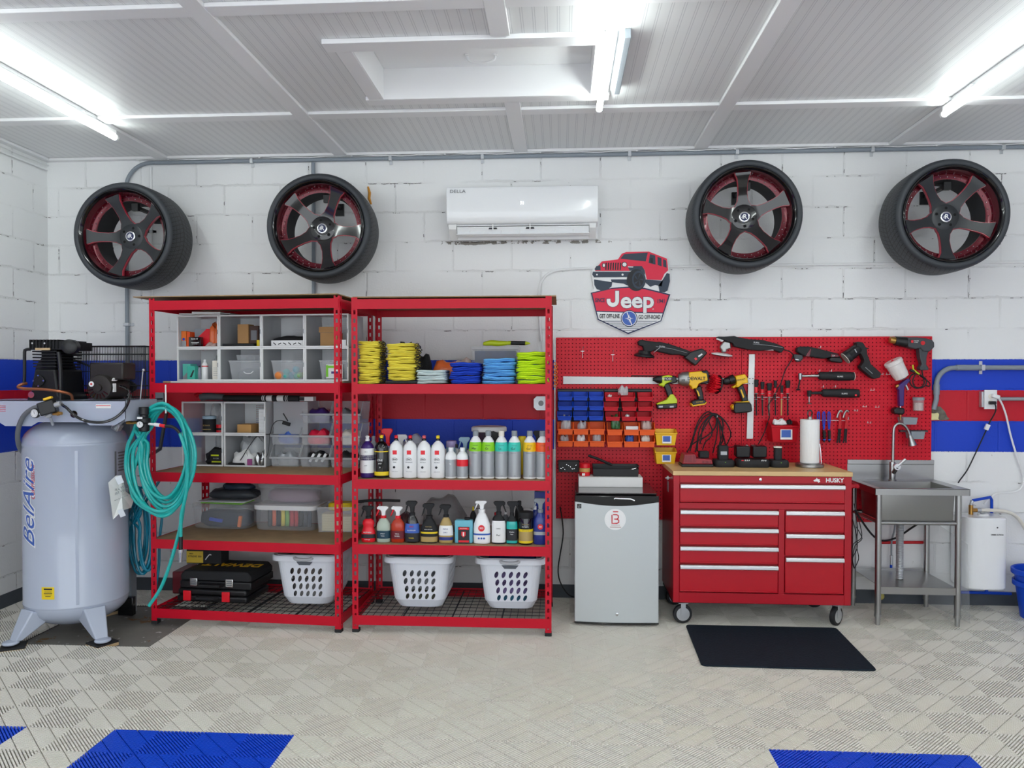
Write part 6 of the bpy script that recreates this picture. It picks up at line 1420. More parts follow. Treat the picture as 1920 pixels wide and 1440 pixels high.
# ---- black rails and coloured bins
for xa, xb, nm in ((1045, 1131.5, 'left'), (1132.5, 1222, 'right')):
    x0, x1, z0, z1 = rect(xa, 729, xb, 790, -.045); t = thing('bin_rail', 'black louvred rail panel behind the %s bins' % ('blue' if nm == 'left' else 'red'), 'rail', ((x0+x1)/2, PY, z0))
    bw(MB().bx(x0, x1, -.042, -.032, z0, z1), 'panel', M['soft_black'], t)
    for zz in (z1-.004, z1-.062, z1-.124): bw(MB().bx(x0, x1, -.052, -.042, zz-.016, zz), 'rail_lip', M['black'], t, bevel=.002)
def make_bin(nm, m, w, d, h, fl, label, grp):
    t = thing('storage_bin', label, 'bin', (0, 0, 0), 0, grp)
    open_tub(-w/2, w/2, -d, 0, h, .002, .004, fl=fl).build('bin_body', M[m], t, smooth=0, solid=.0022)
    MB().bx(-w/2-.002, w/2+.002, -d-.003, -d+.001, fl-.006, fl+.002).build('front_lip', M[m], t, bevel=.001)
    for s in (-1, 1): MB().tube([(s*w/2, -d, fl), (s*w/2, -d*.7, h), (s*w/2, 0, h)], .0022, 6).build('side_rim', M[m], t)
    return t
rows = ('top', 'middle', 'lower'); first = {}
def put(key, m, w, d, h, fl, label, grp, p):
    if key not in first: first[key] = make_bin(key, m, w, d, h, fl, label, grp); first[key].location = p
    else: dup(first[key], p, label=label)
cn3 = ('left', 'middle', 'right')
BB = {0: [(1046.4, 1073.7), (1075, 1102), (1104, 1132)], 1: [(1046.4, 1073.7), (1075, 1102), (1104, 1132)], 2: [(1045, 1072), (1075, 1102), (1103.5, 1131.5)]}
RB = {0: [(1134, 1162), (1163, 1191), (1195.6, 1224)], 1: [(1132, 1160), (1166, 1194.5), (1196, 1224)], 2: [(1135, 1163), (1165.5, 1193), (1193.5, 1222)]}
for r, yb in ((0, 751), (1, 769.3), (2, 788)):
    for D_, m, cn, off in ((BB, 'bin_blue', 'blue', 0), (RB, 'bin_red', 'red', 1)):
        for i, (xa, xb) in enumerate(D_[r]):
            Yf = -.145; p = at((xa+xb)/2, yb+off, Yf); p.y = -.055
            put(cn, m, .096, .09, .058, .026, 'small %s bin in the %s row, %s one of the three' % (cn, rows[r], cn3[i]), 'small %s bins' % cn, p)
OB = [(1046.5, 1073.7), (1075.5, 1103.5), (1105, 1134), (1138, 1167.5), (1170, 1198.5), (1199.5, 1227.5)]
on = ('leftmost', 'second from the left', 'third from the left', 'fourth from the left', 'fifth from the left', 'rightmost')
for r, yb in ((0, 815), (1, 837.5)):
    for i, (xa, xb) in enumerate(OB):
        p = at((xa+xb)/2, yb+(1 if i > 2 else 0), -.165); p.y = -.05
        put('orange', 'bin_orange', .102, .115, .082, .036, 'orange bin in the %s orange row, %s' % (('upper', 'lower')[r], on[i]), 'orange bins', p)
def bag_at(px, py, w, h, m, label, seed, cat='bag', Y=-.11, nm='plastic_bag', d=.06):
    p = at(px, py, Y); o = soft(m, nm, .22, seed)(w, d, h); o.location = (p.x, Y, p.z); return tag(o, label, cat)
bag_at(1061, 806, .07, .085, 'film', 'clear bag sticking up from the leftmost upper orange bin', 81); bag_at(1091, 805, .06, .05, 'film', 'clear bag in the second upper orange bin', 82)
bag_at(1154, 804, .065, .085, mat('printed foil', '4E8C58', .3, vary=.9, vscale=60), 'green and blue printed foil bag in the fourth upper orange bin', 83); bag_at(1212, 805, .07, .06, 'bag_pink', 'pinkish bag in the rightmost upper orange bin', 84)
x0, x1, z0, z1 = rect(1173, 799, 1196, 807, -.12); solo(MB().bx(x0, x1, -.14, -.11, z0-.01, z1), 'carton', M['paper'], 'small white carton in the fifth upper orange bin', 'carton')
for i, (px, m, nm) in enumerate(((1058, 'film', 'leftmost'), (1089, 'white', 'second'), (1119, 'film', 'third'), (1180, 'sign_blue', 'fifth'), (1210, 'cream', 'rightmost'))): bag_at(px, 828, .06, .045+.02*(i == 2), m, 'small contents bag in the %s lower orange bin' % nm, 90+i)
bag_at(1168, 741, .07, .055, 'film', 'clear bag bulging out of the middle red bin in the top row', 96, Y=-.10); bag_at(1143, 746, .03, .02, 'white', 'white pieces in the left red bin of the top row', 97); bag_at(1176, 783, .03, .02, 'white', 'white pieces in the middle red bin of the lower row', 98)
# ---- yellow bins, red bin
def big_bin(label, xa, xb, yt, yb, Y, m, lab):
    pb = at((xa+xb)/2, yb, Y); pt = at((xa+xb)/2, yt, Y); w = (xb-xa)*mpp(Y); h = (pt.z-pb.z)*.86; t = thing('storage_bin', label, 'bin', (pb.x, PY-.005, pb.z), 0)
    d = -PY*0+(-Y)+PY-.005
    open_tub(-w/2, w/2, -d, 0, h, .002, w*.09, fl=h*.80).build('bin_body', M[m], t, smooth=0, solid=.0028)
    MB().bx(-w/2-.003, w/2+.003, -d-.005, -d+.001, h*.74, h*.82).build('front_lip', M[m], t, bevel=.002)
    for s in (-1, 1): MB().tube([(s*w/2, -d, h*.8), (s*w/2, -d*.6, h), (s*w/2, 0, h)], .003, 6).build('side_rim', M[m], t)
    k = w*.09*.6; l = MB(); l.box((w*.03, -d+.006, h*.38), (w*.42, .0012, h*.5), rot=(.0, 0, 0)); lb_ = l.build('label', M['paper'], t); lb_.location = (0, -.0085, 0)
    MB().box((w*.02, -d-.0035, h*.42), (w*.33, .0012, h*.36)).build('label_print', M['sign_blue'] if lab else M['blue'], t); return t
big_bin('upper yellow bin with blue and white label right of the orange bins', 1229, 1269, 802, 835, -.17, 'tool_yellow', 1); big_bin('lower yellow bin with blue and white label, just above the workbench', 1229, 1268, 838, 870, -.17, 'tool_yellow', 1)
t = big_bin('red bin with blue and white label below the paint brushes', 1447, 1498, 785, 829, -.19, 'bin_red', 1); bag_at(1462, 797, .09, .035, 'paper', 'white rolled tape lying in the red bin', 101, 'tape', Y=-.13, nm='tape_roll'); bag_at(1480, 796, .035, .03, 'soft_black', 'small black part in the red bin', 102, 'part', Y=-.13, nm='tool_part')
# ---- T-square
t = thing('t_square', 'long white drywall T-square hung across the pegboard', 'square', P2((1368, 560), PY)); y0, y1 = -.042, -.036
def flat(pts, nm, m, par, o, s, ya=y0, yb=y1): return sil(pts, ya, yb, nm, m, par, o, s, bevel=.001, seg=1)
flat([(165, 548), (2400, 572), (2400, 640), (165, 640)], 'blade', 'white', t, O1, S1); 
sil([(1346, 265), (1412, 265), (1390, 1215), (1318, 1215)], -.052, -.043, 'head', 'white', t, bevel=.001, seg=1)
for c in ((1356, 538), (1390, 538), (1354, 597), (1388, 597)): p = P2(c, -.053); bw(MB().cyl(p, p+Vector((0, -.002, 0)), .003, n=10), 'rivet', M['ink'], t)
tag(MB().prism([(p.x, p.z) for p in [P2(c, -.034, O1, S1) for c in ((985, 535), (1500, 540), (1500, 550), (985, 550))]], -.035, -.0305).build('level_bar', M['soft_black']), 'thin black bar behind the white T-square', 'bar')
# ---- hooks
for c, nm in (((395, 250), 'empty hook left of centre above the T-square, left one'), ((755, 292), 'empty hook above the T-square, right one')): 
    p = P2(c, PY, O1, S1); tag(MB().tube([p+Vector((.008, 0, .035)), p+Vector((0, -.05, 0)), p+Vector((0, -.052, -.045))], .0018, 6).box(p+Vector((0, -.05, 0)), (.024, .003, .005)).build('peg_hook', M['zinc']), nm, 'hook')
for c, nm in (((880, 995), 'left white hook of three above the pliers'), ((985, 945), 'middle white hook of three above the pliers'), ((1140, 950), 'right white hook of three above the pliers'), ((1040, 1145), 'single white hook below the three white hooks'), ((1080, 740), 'white hook under the black angled torch tool'), ((1190, 545), 'small white hook at the tip of the black torch tool'), ((1275, 545), 'small white hook left of the spray gun cup')): hook(c, O3, S3_, nm=nm)
# ---- polishers
t = thing('polisher', 'black cordless polisher with angled battery, top left of the tools', 'polisher', P2((400, 220), PY))
sil([(90, 125), (120, 104), (170, 112), (290, 128), (340, 128), (440, 150), (560, 190), (650, 222), (690, 240), (655, 300), (560, 272), (470, 272), (330, 240), (280, 222), (245, 238), (165, 245), (150, 180), (100, 165)], -.105, -.045, 'body', 'soft_black', t)
c = P2((168, 275), -.10); bw(MB().lathe([(.066, -.012), (.070, -.006), (.068, .0), (.045, .012), (.036, .03)], c, 36, R=rotm((.10, .10, 0))), 'pad', M['black'], t)
sil([(610, 305), (680, 240), (810, 200), (870, 250), (850, 275), (735, 398), (650, 335)], -.115, -.04, 'battery', 'black', t)
sil([(728, 310), (750, 300), (768, 320), (745, 336)], -.1162, -.115, 'sticker', 'bright_red', t, bevel=0); sil([(772, 285), (815, 255), (825, 270), (782, 300)], -.1162, -.115, 'sticker', 'white', t, bevel=0)
bw(MB().text('RUPES', P2((370, 180), -.1065), .014, R=rotm((0, .17, 0))), 'lettering', M['white'], t, smooth=0); bw(MB().tube([P2((300, 178), -.106), P2((480, 205), -.106), P2((650, 250), -.106)], .0016, 5), 'trim_line', M['silver_label'], t)
bw(MB().tube([P2((345, 190), -.108), P2((275, 245), -.112)], .002, 6), 'side_pin', M['zinc'], t)
t = thing('polisher', 'black corded polisher with silver neck and white-edged pad, top middle', 'polisher', P2((1350, 150), PY))
sil([(985, 68), (1060, 70), (1170, 62), (1200, 72), (1330, 98), (1500, 110), (1640, 148), (1730, 185), (1732, 210), (1700, 252), (1600, 214), (1470, 228), (1330, 215), (1180, 182), (1150, 140), (1060, 110), (985, 84)], -.105, -.045, 'body', 'soft_black', t)
sil([(1020, 170), (1060, 120), (1130, 130), (1140, 200), (1090, 215), (1085, 245), (1040, 245), (1035, 215), (1015, 200)], -.095, -.055, 'gear_neck', 'steel_dull', t); sil([(978, 84), (1050, 88), (1065, 105), (1040, 132), (1010, 112), (980, 104)], -.09, -.06, 'front_grip', 'white', t)
c = P2((1040, 270), -.08); bw(MB().lathe([(.062, -.008), (.070, -.002)], c, 36, R=rotm((.12, .12, 0))).lathe([(.070, -.002), (.070, .004), (.04, .01)], c, 36, R=rotm((.12, .12, 0)), mi=1), 'pad', [M['black'], M['white']], t)
bw(MB().text('RUPES', P2((1430, 135), -.1065), .014, R=rotm((0, .15, 0))), 'lettering', M['white'], t, smooth=0); bw(MB().tube([P2((1390, 150), -.106), P2((1560, 165), -.106), P2((1725, 190), -.106)], .0016, 5), 'trim_line', M['silver_label'], t)
sil([(1500, 205), (1625, 208), (1620, 225), (1500, 222)], -.10, -.08, 'trigger', 'silver_label', t, bevel=.002)
cd = [P2(c, -.07) for c in ((1735, 212), (1800, 235), (1840, 270), (1825, 330), (1780, 400), (1740, 480), (1710, 580), (1650, 690), (1610, 770), (1560, 850), (1575, 960), (1545, 1060))]+[P2((1225, 170), -.1, O5, S5), P2((1180, 300), -.13, O5, S5), P2((1120, 420), -.2, O5, S5)]
bw(MB().tube(spline(cd, 3), .0035, 8), 'power_cord', M['soft_black'], t)
# ---- drills
t = thing('drill', 'lime green and black cordless drill, leftmost of the three hung drills', 'drill', P2((400, 560), PY))
bw(MB().lathe([(.010, -.01), (.014, .0), (.026, .02), (.028, .05)], P2((280, 548), -.075), 20, R=rotm((0, PI/2, 0))), 'chuck', M['black'], t); bw(MB().cyl(P2((262, 548), -.075), P2((285, 548), -.075), .008), 'bit_holder', M['chrome'], t)
sil([(345, 505), (440, 500), (485, 508), (520, 520), (535, 580), (470, 600), (350, 590)], -.10, -.045, 'motor_housing', 'black', t); sil([(360, 512), (440, 498), (480, 512), (488, 560), (450, 580), (425, 590), (400, 602), (378, 640), (362, 620), (330, 622), (330, 595), (362, 592)], -.104, -.041, 'shell', 'lime', t)
sil([(375, 600), (440, 588), (470, 650), (490, 720), (440, 775), (415, 700)], -.096, -.05, 'handle', 'black', t); sil([(300, 820), (415, 775), (455, 715), (490, 715), (530, 775), (532, 815), (305, 832)], -.105, -.04, 'base', 'lime', t); sil([(300, 828), (532, 812), (530, 872), (310, 882)], -.108, -.037, 'battery', 'black', t)
bw(MB().bx(P2((372, 0), 0).x, P2((468, 0), 0).x, -.1052, -.104, P2((0, 562), -.1).z, P2((0, 522), -.1).z), 'name_plate', M['black'], t); bw(MB().text('RYOBI', P2((420, 543), -.1056), .022), 'lettering', M['white'], t, smooth=0); [sil([(a, 848), (a+45, 845), (a+44, 864), (a, 866)], -.1092, -.108, 'sticker', 'silver_label', t, bevel=0) for a in (332, 455)]
t = thing('impact_wrench', 'yellow and black impact wrench with grey nose, middle of the hung drills', 'drill', P2((750, 540), PY))
bw(MB().lathe([(.012, -.02), (.012, .0), (.034, .004), (.048, .03), (.052, .07)], P2((545, 545), -.08), 28, R=rotm((0, PI/2, 0))), 'nose', M['steel_dull'], t); bw(MB().text('XR', P2((606, 558), -.134), .020), 'lettering', M['ink'], t, smooth=0)
sil([(795, 455), (868, 444), (886, 480), (884, 590), (840, 600), (680, 600), (650, 560), (650, 500)], -.125, -.042, 'motor_housing', 'black', t); sil([(660, 470), (800, 455), (812, 474), (858, 480), (870, 560), (800, 582), (768, 600), (745, 652), (715, 648), (700, 664), (685, 625), (655, 606), (668, 580), (655, 540)], -.131, -.038, 'shell', 'tool_yellow', t)
bw(MB().text('DEWALT', P2((755, 540), -.1325), .032, sx=.92, bold=.02), 'lettering', M['ink'], t, smooth=0); sil([(725, 655), (795, 612), (822, 700), (832, 775), (775, 792), (755, 720)], -.11, -.05, 'handle', 'black', t); sil([(752, 660), (775, 680), (795, 735), (780, 740)], -.1115, -.11, 'grip_inlay', 'tool_yellow', t, bevel=0)
sil([(690, 790), (770, 770), (840, 775), (860, 800), (838, 826), (700, 850)], -.12, -.04, 'foot', 'black', t); sil([(690, 810), (705, 835), (838, 815), (858, 795), (860, 806), (840, 830), (702, 852), (688, 832)], -.122, -.038, 'foot_rim', 'tool_yellow', t, bevel=.002); bw(MB().text('20V MAX', P2((790, 802), -.1215), .012, R=rotm((0, -.1, 0))), 'lettering', M['tool_yellow'], t, smooth=0)
t = thing('drill', 'yellow drill with black chuck and large black battery, rightmost of the hung drills', 'drill', P2((1250, 560), PY))
bw(MB().lathe([(.010, 0), (.016, .01), (.026, .03), (.026, .05), (.031, .052), (.033, .085)], P2((1040, 585), -.085), 24, R=rotm((0, PI/2+.18, 0)) @ rotm((0, -.5, 0)) if 0 else rotm((0, PI/2-.30, 0))), 'chuck', M['black'], t)
sil([(1180, 512), (1290, 488), (1316, 530), (1326, 588), (1260, 600), (1215, 640), (1190, 632), (1165, 652), (1144, 632), (1200, 604)], -.118, -.045, 'shell', 'tool_yellow', t); sil([(1300, 520), (1330, 540), (1330, 580), (1318, 585)], -.11, -.05, 'rear_cap', 'silver_label', t, bevel=.003)
sil([(1205, 645), (1268, 600), (1300, 680), (1332, 790), (1262, 805), (1240, 720)], -.108, -.055, 'handle', 'black', t); sil([(1248, 665), (1262, 660), (1295, 745), (1280, 760)], -.1095, -.108, 'grip_inlay', 'tool_yellow', t, bevel=0); sil([(1185, 800), (1260, 795), (1335, 788), (1345, 815), (1190, 830)], -.115, -.045, 'foot', 'tool_yellow', t, bevel=.003)
sil([(1160, 830), (1190, 806), (1340, 803), (1358, 832), (1366, 905), (1330, 916), (1180, 930), (1158, 905)], -.13, -.035, 'battery', 'black', t); sil([(1143, 850), (1170, 822), (1182, 835), (1158, 892)], -.12, -.045, 'battery_latch', 'tool_yellow', t, bevel=.003)
bw(MB().text('DEWALT', P2((1255, 553), -.1195), .016, R=rotm((0, -.2, 0))), 'lettering', M['ink'], t, smooth=0)
t = thing('scrub_brush', 'round drill brush with red bristles hung between the drills', 'brush', P2((980, 600), PY)); c = P2((985, 603), -.08)
Rb = rotm((0, PI/2+.15, .32)); bw(MB().lathe([(.001, 0), (.062, 0), (.066, .006), (.06, .012), (.001, .014)], c, 32, R=Rb), 'disc', M['black'], t)
b = MB()
for i in range(46):
    a = i*2.399; r = .060*math.sqrt((i+.5)/46); q = Vector((r*math.cos(a), r*math.sin(a), -.001)); b.cyl(c+Rb @ q, c+Rb @ (q*1.08+Vector((0, 0, -.042))), .0042, .0055, n=6)
bw(b, 'bristles', M['bright_red'], t)['kind'] = 'stuff'; bw(MB().tube([P2((880, 505), -.06), P2((960, 508), -.06), P2((1000, 530), -.075)], .005), 'shank', M['black'], t)
# ---- detailing brushes
BR = [(1432, 550, .030, 'b', 'soft_black'), (1500, 575, .028, 'b', 'soft_black'), (1578, 590, .036, 'w', 'wood_grey'), (1645, 560, .022, 'b', 'soft_black'), (1718, 615, .022, 'w', 'wood_tan'), (1785, 560, .036, 'b', 'soft_black')]
defm('wood_grey', '8B8478', .6); defm('wood_tan', 'CFA060', .6)
bn = ('leftmost of the six, wide black bristles', 'second of the six, black handle', 'third of the six, grey wooden handle', 'fourth of the six, narrow black bristles', 'fifth of the six, light wooden handle', 'rightmost of the six, flared black bristles')
for (x, yt, wd, _, hm), nm in zip(BR, bn):
    t = thing('detailing_brush', 'red ferruled brush, '+nm, 'brush', P2((x, 950), -.06), 0, 'brushes on the wire rack'); p = P2((x, yt), -.065); q = P2((x-3, yt+85), -.065); r_ = P2((x-5, yt+150), -.065); e = P2((x-2 if hm == 'soft_black' else x-8, 955), -.065)
    bw(MB().lathe([(wd*.36, 0), (wd*.5, (p.z-q.z)*.75), (wd*.46, (p.z-q.z))], q, 20, sy=.7), 'bristles', M['soft_black'], t); bw(MB().lathe([(wd*.3, 0), (wd*.37, .01), (wd*.38, q.z-r_.z)], r_, 20, sy=.75), 'ferrule', M['bright_red'], t)
    bw(MB().cyl(r_, e, .0055, .0045), 'handle', M[hm], t)
x0, x1 = P2((1400, 0), -.065).x, P2((1815, 0), -.065).x; z0 = P2((0, 748), -.065).z; wr = MB().tube([(x0, -.035, z0), (x0, -.05, z0), (x1, -.05, z0), (x1, -.035, z0)], .002, 6)
for (x, *_r) in BR:
    for yy in (706, 772): c = P2((x-4, yy), -.065); wr.tube([c+Vector((.011*math.cos(a), .011*math.sin(a), 0)) for a in [2*PI*k/14 for k in range(14)]], .0016, 5, closed=True); wr.cyl(c+Vector((0, .011, 0)), Vector((c.x, -.050, z0)), .0012, n=5)
solo(wr, 'wire_rack', M['zinc'], 'wire rack with rings holding the six brushes', 'rack')
# ---- tools at the right
t = thing('multi_tool', 'black and dark red oscillating multi tool at the top right', 'power tool', P2((430, 290), PY, O3, S3_))
sil([(150, 215), (200, 198), (300, 200), (430, 228), (560, 262), (650, 285), (690, 335), (560, 335), (480, 350), (300, 322), (250, 325), (150, 262)], -.10, -.045, 'body', 'soft_black', t, O3, S3_); sil([(560, 330), (690, 335), (715, 370), (700, 405), (560, 385), (540, 360)], -.105, -.04, 'battery', 'black', t, O3, S3_)
sil([(250, 320), (310, 222), (325, 225), (300, 325)], -.102, -.043, 'red_collar', 'rim_red', t, O3, S3_, bevel=.002); sil([(565, 290), (655, 300), (660, 330), (560, 328)], -.104, -.042, 'red_panel', 'rim_red', t, O3, S3_, bevel=.002); sil([(120, 290), (225, 300), (235, 340), (200, 385), (150, 390), (115, 330)], -.09, -.055, 'sanding_head', 'dark_grey', t, O3, S3_); sil([(140, 350), (185, 358), (183, 368), (140, 362)], -.0915, -.09, 'sticker', 'white', t, O3, S3_, bevel=0)
bw(MB().text('CP', P2((615, 313), -.1055, O3, S3_), .014), 'lettering', M['white'], t, smooth=0)
t = thing('work_light', 'black torch shaped inspection light with angled grip', 'torch', P2((900, 300), PY, O3, S3_))
a = P2((758, 345), -.085, O3, S3_); b_ = P2((930, 215), -.085, O3, S3_); d = (b_-a).normalized(); Rw = d.to_track_quat('Z', 'Y').to_matrix(); L_ = (b_-a).length
bw(MB().lathe([(.040, 0), (.043, .004), (.043, .03), (.040, .034), (.038, L_*.8), (.030, L_)], a, 32, R=Rw), 'barrel', M['black'], t); bw(MB().lathe([(.0415, -.001), (.0415, .003), (.036, .003), (.036, -.001)], a, 32, R=Rw), 'lens_ring', M['cream'], t); bw(MB().lathe([(.001, .0015), (.036, .0015)], a, 32, R=Rw, cap=False), 'lens', M['gloss_black'], t)
sil([(880, 150), (905, 140), (960, 150), (1000, 215), (1035, 215), (1035, 226), (1008, 230), (1012, 290), (1060, 420), (1130, 480), (1185, 530), (1165, 585), (1100, 598), (1060, 575), (950, 485), (925, 450), (965, 400), (975, 370), (945, 300), (880, 240)], -.11, -.05, 'grip', 'soft_black', t, O3, S3_)
bw(MB().box(P2((890, 250), -.128, O3, S3_), (.006, .002, .026), rot=(0, -.5, 0)), 'sticker', M['silver_label'], t); bw(MB().tube([P2((1010, 455), -.112, O3, S3_), P2((1100, 535), -.112, O3, S3_)], .0022, 5), 'lettering_strip', M['silver_label'], t)
t = thing('heat_gun', 'grey and black heat gun with brass nozzle at the top right corner of the pegboard', 'heat gun', P2((1650, 150), PY, O3, S3_))
bw(MB().cyl(P2((1312, 112), -.085, O3, S3_), P2((1385, 125), -.085, O3, S3_), .021, .024, 24), 'nozzle', M['brass'], t); bw(MB().cyl(P2((1375, 125), -.085, O3, S3_), P2((1515, 145), -.085, O3, S3_), .030, .036, 24), 'barrel', M['black'], t)
sil([(1510, 85), (1620, 85), (1720, 95), (1810, 118), (1835, 150), (1838, 205), (1775, 265), (1700, 262), (1660, 220), (1600, 232), (1510, 205)], -.12, -.045, 'body', 'dark_grey', t, O3, S3_); sil([(1650, 210), (1700, 235), (1770, 262), (1750, 330), (1745, 420), (1778, 470), (1770, 492), (1670, 492), (1662, 460), (1690, 420), (1665, 330)], -.11, -.055, 'handle', 'dark_grey', t, O3, S3_)
sil([(1555, 110), (1680, 122), (1678, 155), (1555, 150)], -.1212, -.12, 'name_plate', 'black', t, O3, S3_, bevel=0); bw(MB().text('PORTER', P2((1643, 128), -.1222, O3, S3_), .0095).text('CABLE', P2((1640, 145), -.1222, O3, S3_), .0095), 'lettering', M['white'], t, smooth=0); sil([(1578, 120), (1605, 120), (1605, 150), (1578, 148)], -.1222, -.1212, 'logo', 'bright_red', t, O3, S3_, bevel=0)
c = P2((1722, 153), -.12, O3, S3_); bw(MB().cyl(c, c+Vector((0, -.004, 0)), .014), 'dial', M['red'], t)
cc = [P2(c, Y, O3, S3_) for c, Y in (((1712, 492), -.08), ((1722, 560), -.085), ((1740, 650), -.09), ((1700, 700), -.09), ((1640, 715), -.09), ((1575, 670), -.085), ((1560, 590), -.085), ((1600, 540), -.09), ((1680, 545), -.095), ((1760, 600), -.095), ((1760, 670), -.095), ((1700, 710), -.10), ((1620, 690), -.10), ((1600, 610), -.10), ((1640, 530), -.10), ((1650, 510), -.10), ((1690, 560), -.08), ((1800, 640), -.07), ((1805, 690), -.07), ((1760, 680), -.07))]
bw(MB().tube(spline(cc, 3), .0042, 8), 'power_cord', M['soft_black'], t); bw(MB().box(P2((1590, 500), -.10, O3, S3_), (.03, .02, .016), rot=(0, .5, 0)), 'plug', M['black'], t, bevel=.003); bw(MB().tube([P2((1598, 425), -.10, O3, S3_), P2((1605, 480), -.1, O3, S3_), P2((1650, 520), -.106, O3, S3_), P2((1680, 540), -.106, O3, S3_)], .005, 8), 'cable_tie', M['lime'], t)
t = thing('spray_gun', 'spray gun with translucent white cup and purple handle', 'spray gun', P2((1420, 700), PY, O3, S3_))
a = P2((1475, 600), -.085, O3, S3_); b_ = P2((1345, 372), -.085, O3, S3_); Rw = (b_-a).normalized().to_track_quat('Z', 'Y').to_matrix() ; L_ = (b_-a).length; s_ = .0037/6.62*1000/1000
bw(MB().lathe([(.018, 0), (.045, .012), (.050, L_*.25), (.056, L_*.80), (.060, L_*.82), (.060, L_*.96), (.054, L_)], a, 36, R=Rw), 'cup', mat('cup', 'EDE7E4', .35, alpha=.93), t)
bw(MB().box(b_+Vector((0, -.02, -.006)), (.03, .004, .014), rot=(.5, .5, 0)), 'cup_mark', M['sign_red'], t)
sil([(1395, 720), (1420, 670), (1470, 630), (1530, 590), (1555, 620), (1520, 660), (1485, 690), (1480, 740), (1475, 935), (1422, 940), (1415, 740)], -.10, -.06, 'gun_body', 'bt_purple', t, O3, S3_, bevel=.006); bw(MB().cyl(P2((1385, 700), -.085, O3, S3_), P2((1420, 680), -.085, O3, S3_), .011), 'air_cap', M['brass'], t); sil([(1490, 650), (1505, 650), (1545, 730), (1530, 742)], -.09, -.07, 'trigger', 'zinc', t, O3, S3_, bevel=.002)
bw(MB().cyl(P2((1445, 930), -.08, O3, S3_), P2((1445, 965), -.08, O3, S3_), .006), 'connector', M['chrome'], t); sil([(1340, 970), (1380, 950), (1475, 960), (1482, 1020), (1450, 1045), (1350, 1030)], -.11, -.05, 'air_regulator', 'black', t, O3, S3_, bevel=.01); bw(MB().cyl(P2((1445, 1040), -.08, O3, S3_), P2((1448, 1110), -.08, O3, S3_), .0065), 'inlet', M['brass'], t)
def nano(label, xa, xb, yc, hm, yneck, xh, ysp, spm):
    t = thing('mini_polisher', label, 'polisher', P2(((xa+xb)/2, yc), PY, O3, S3_))
    a, b_ = P2((xa, yc-2), -.075, O3, S3_), P2((xb, yc+4), -.075, O3, S3_); L_ = (b_-a).length
    bw(MB().lathe([(.020, 0), (.027, .01), (.028, L_*.4), (.031, L_*.55), (.029, L_*.9), (.027, L_)], a, 24, R=(b_-a).normalized().to_track_quat('Z', 'Y').to_matrix()), 'body', M['soft_black'], t)
    h0 = P2((xh, yc), -.075, O3, S3_); bw(MB().cyl(h0, a, .009, .011), 'neck', M[hm], t); bw(MB().cyl(h0+Vector((0, 0, .018)), h0+Vector((0, 0, -.024)), .015, .012), 'gear_head', M[hm], t)
    e = P2((xh-25 if hm == 'steel' else xh, ysp), -.075, O3, S3_); bw(MB().cyl(h0+Vector((0, 0, -.02)), e+Vector((0, 0, .006)), .005), 'spindle', M[spm], t); bw(MB().lathe([(.016, -.004), (.017, 0), (.006, .008)], e, 20), 'pad_plate', M[spm], t)
    bw(MB().text('RUPES', P2((xa+(xb-xa)*.62, yc+8), -.1065, O3, S3_), .014), 'lettering', M['white'], t, smooth=0); return t, b_
t, e = nano('black mini polisher with silver angled neck, upper of two', 430, 862, 563, 'steel', 558, 200, 735, 'soft_black'); bw(MB().cyl(e, e+Vector((.003, 0, 0)), .028), 'end_cap', M['cream'], t)
t, e = nano('black mini polisher with black neck, lower of two', 470, 925, 775, 'soft_black', 775, 312, 905, 'steel'); bw(MB().cyl(e, e+Vector((.003, 0, 0)), .029), 'end_cap', M['red'], t); sil([(880, 790), (905, 790), (905, 812), (880, 812)], -.1065, -.1055, 'red_mark', 'bright_red', t, O3, S3_, bevel=0)
for c, nm in (((415, 505), 'left peg over the upper mini polisher'), ((560, 505), 'right peg over the upper mini polisher'), ((460, 700), 'left peg over the lower mini polisher'), ((608, 700), 'right peg over the lower mini polisher'), ((425, 215), 'peg above the multi tool')): p = P2(c, PY, O3, S3_); tag(MB().cyl(p, p+Vector((0, -.05, 0)), .002, n=8).cyl(p+Vector((0, -.05, -.002)), p+Vector((0, -.05, .012)), .002, n=8).build('peg_hook', M['white']), nm, 'hook')
# jar and grey cups
x0, x1, z0, z1 = rect(1712, 745, 1732, 770, -.08); c = Vector(((x0+x1)/2, -.08, z0)); t = thing('jar', 'small clear jar with grey lid on the pegboard', 'jar', c); r = (x1-x0)/2
bw(MB().lathe([(r*.95, 0), (r, .004), (r, (z1-z0)*.78)], c, 28), 'glass', M['frost'], t); bw(MB().lathe([(r*1.05, (z1-z0)*.78), (r*1.05, (z1-z0))], c, 28), 'lid', M['grey'], t); bw(MB().lathe([(r*.8, .003), (r*.8, (z1-z0)*.6)], c, 20), 'contents', M['bag_pink'], t)
for (xa, ya, xb, yb, nm) in ((1693, 783, 1720, 796, 'upper'), (1708, 809, 1734, 823, 'lower')):
    x0, x1, z0, z1 = rect(xa, ya, xb, yb, -.12); h = z1-z0; w = x1-x0; t = thing('cup', '%s small grey plastic cup on the right of the pegboard' % nm, 'cup', ((x0+x1)/2, -.035, z0))
    open_tub(-w/2, w/2, -.09, 0, h, .002, .006).build('cup_body', M['grey'], t, smooth=0, solid=.002)
x0, x1, z0, z1 = rect(1688, 807, 1740, 809, -.06); solo(MB().bx(x0, x1, -.06, -.032, z0-.003, z1), 'shelf_bar', M['dark_grey'], 'dark narrow shelf bar over the lower grey cup', 'bar')
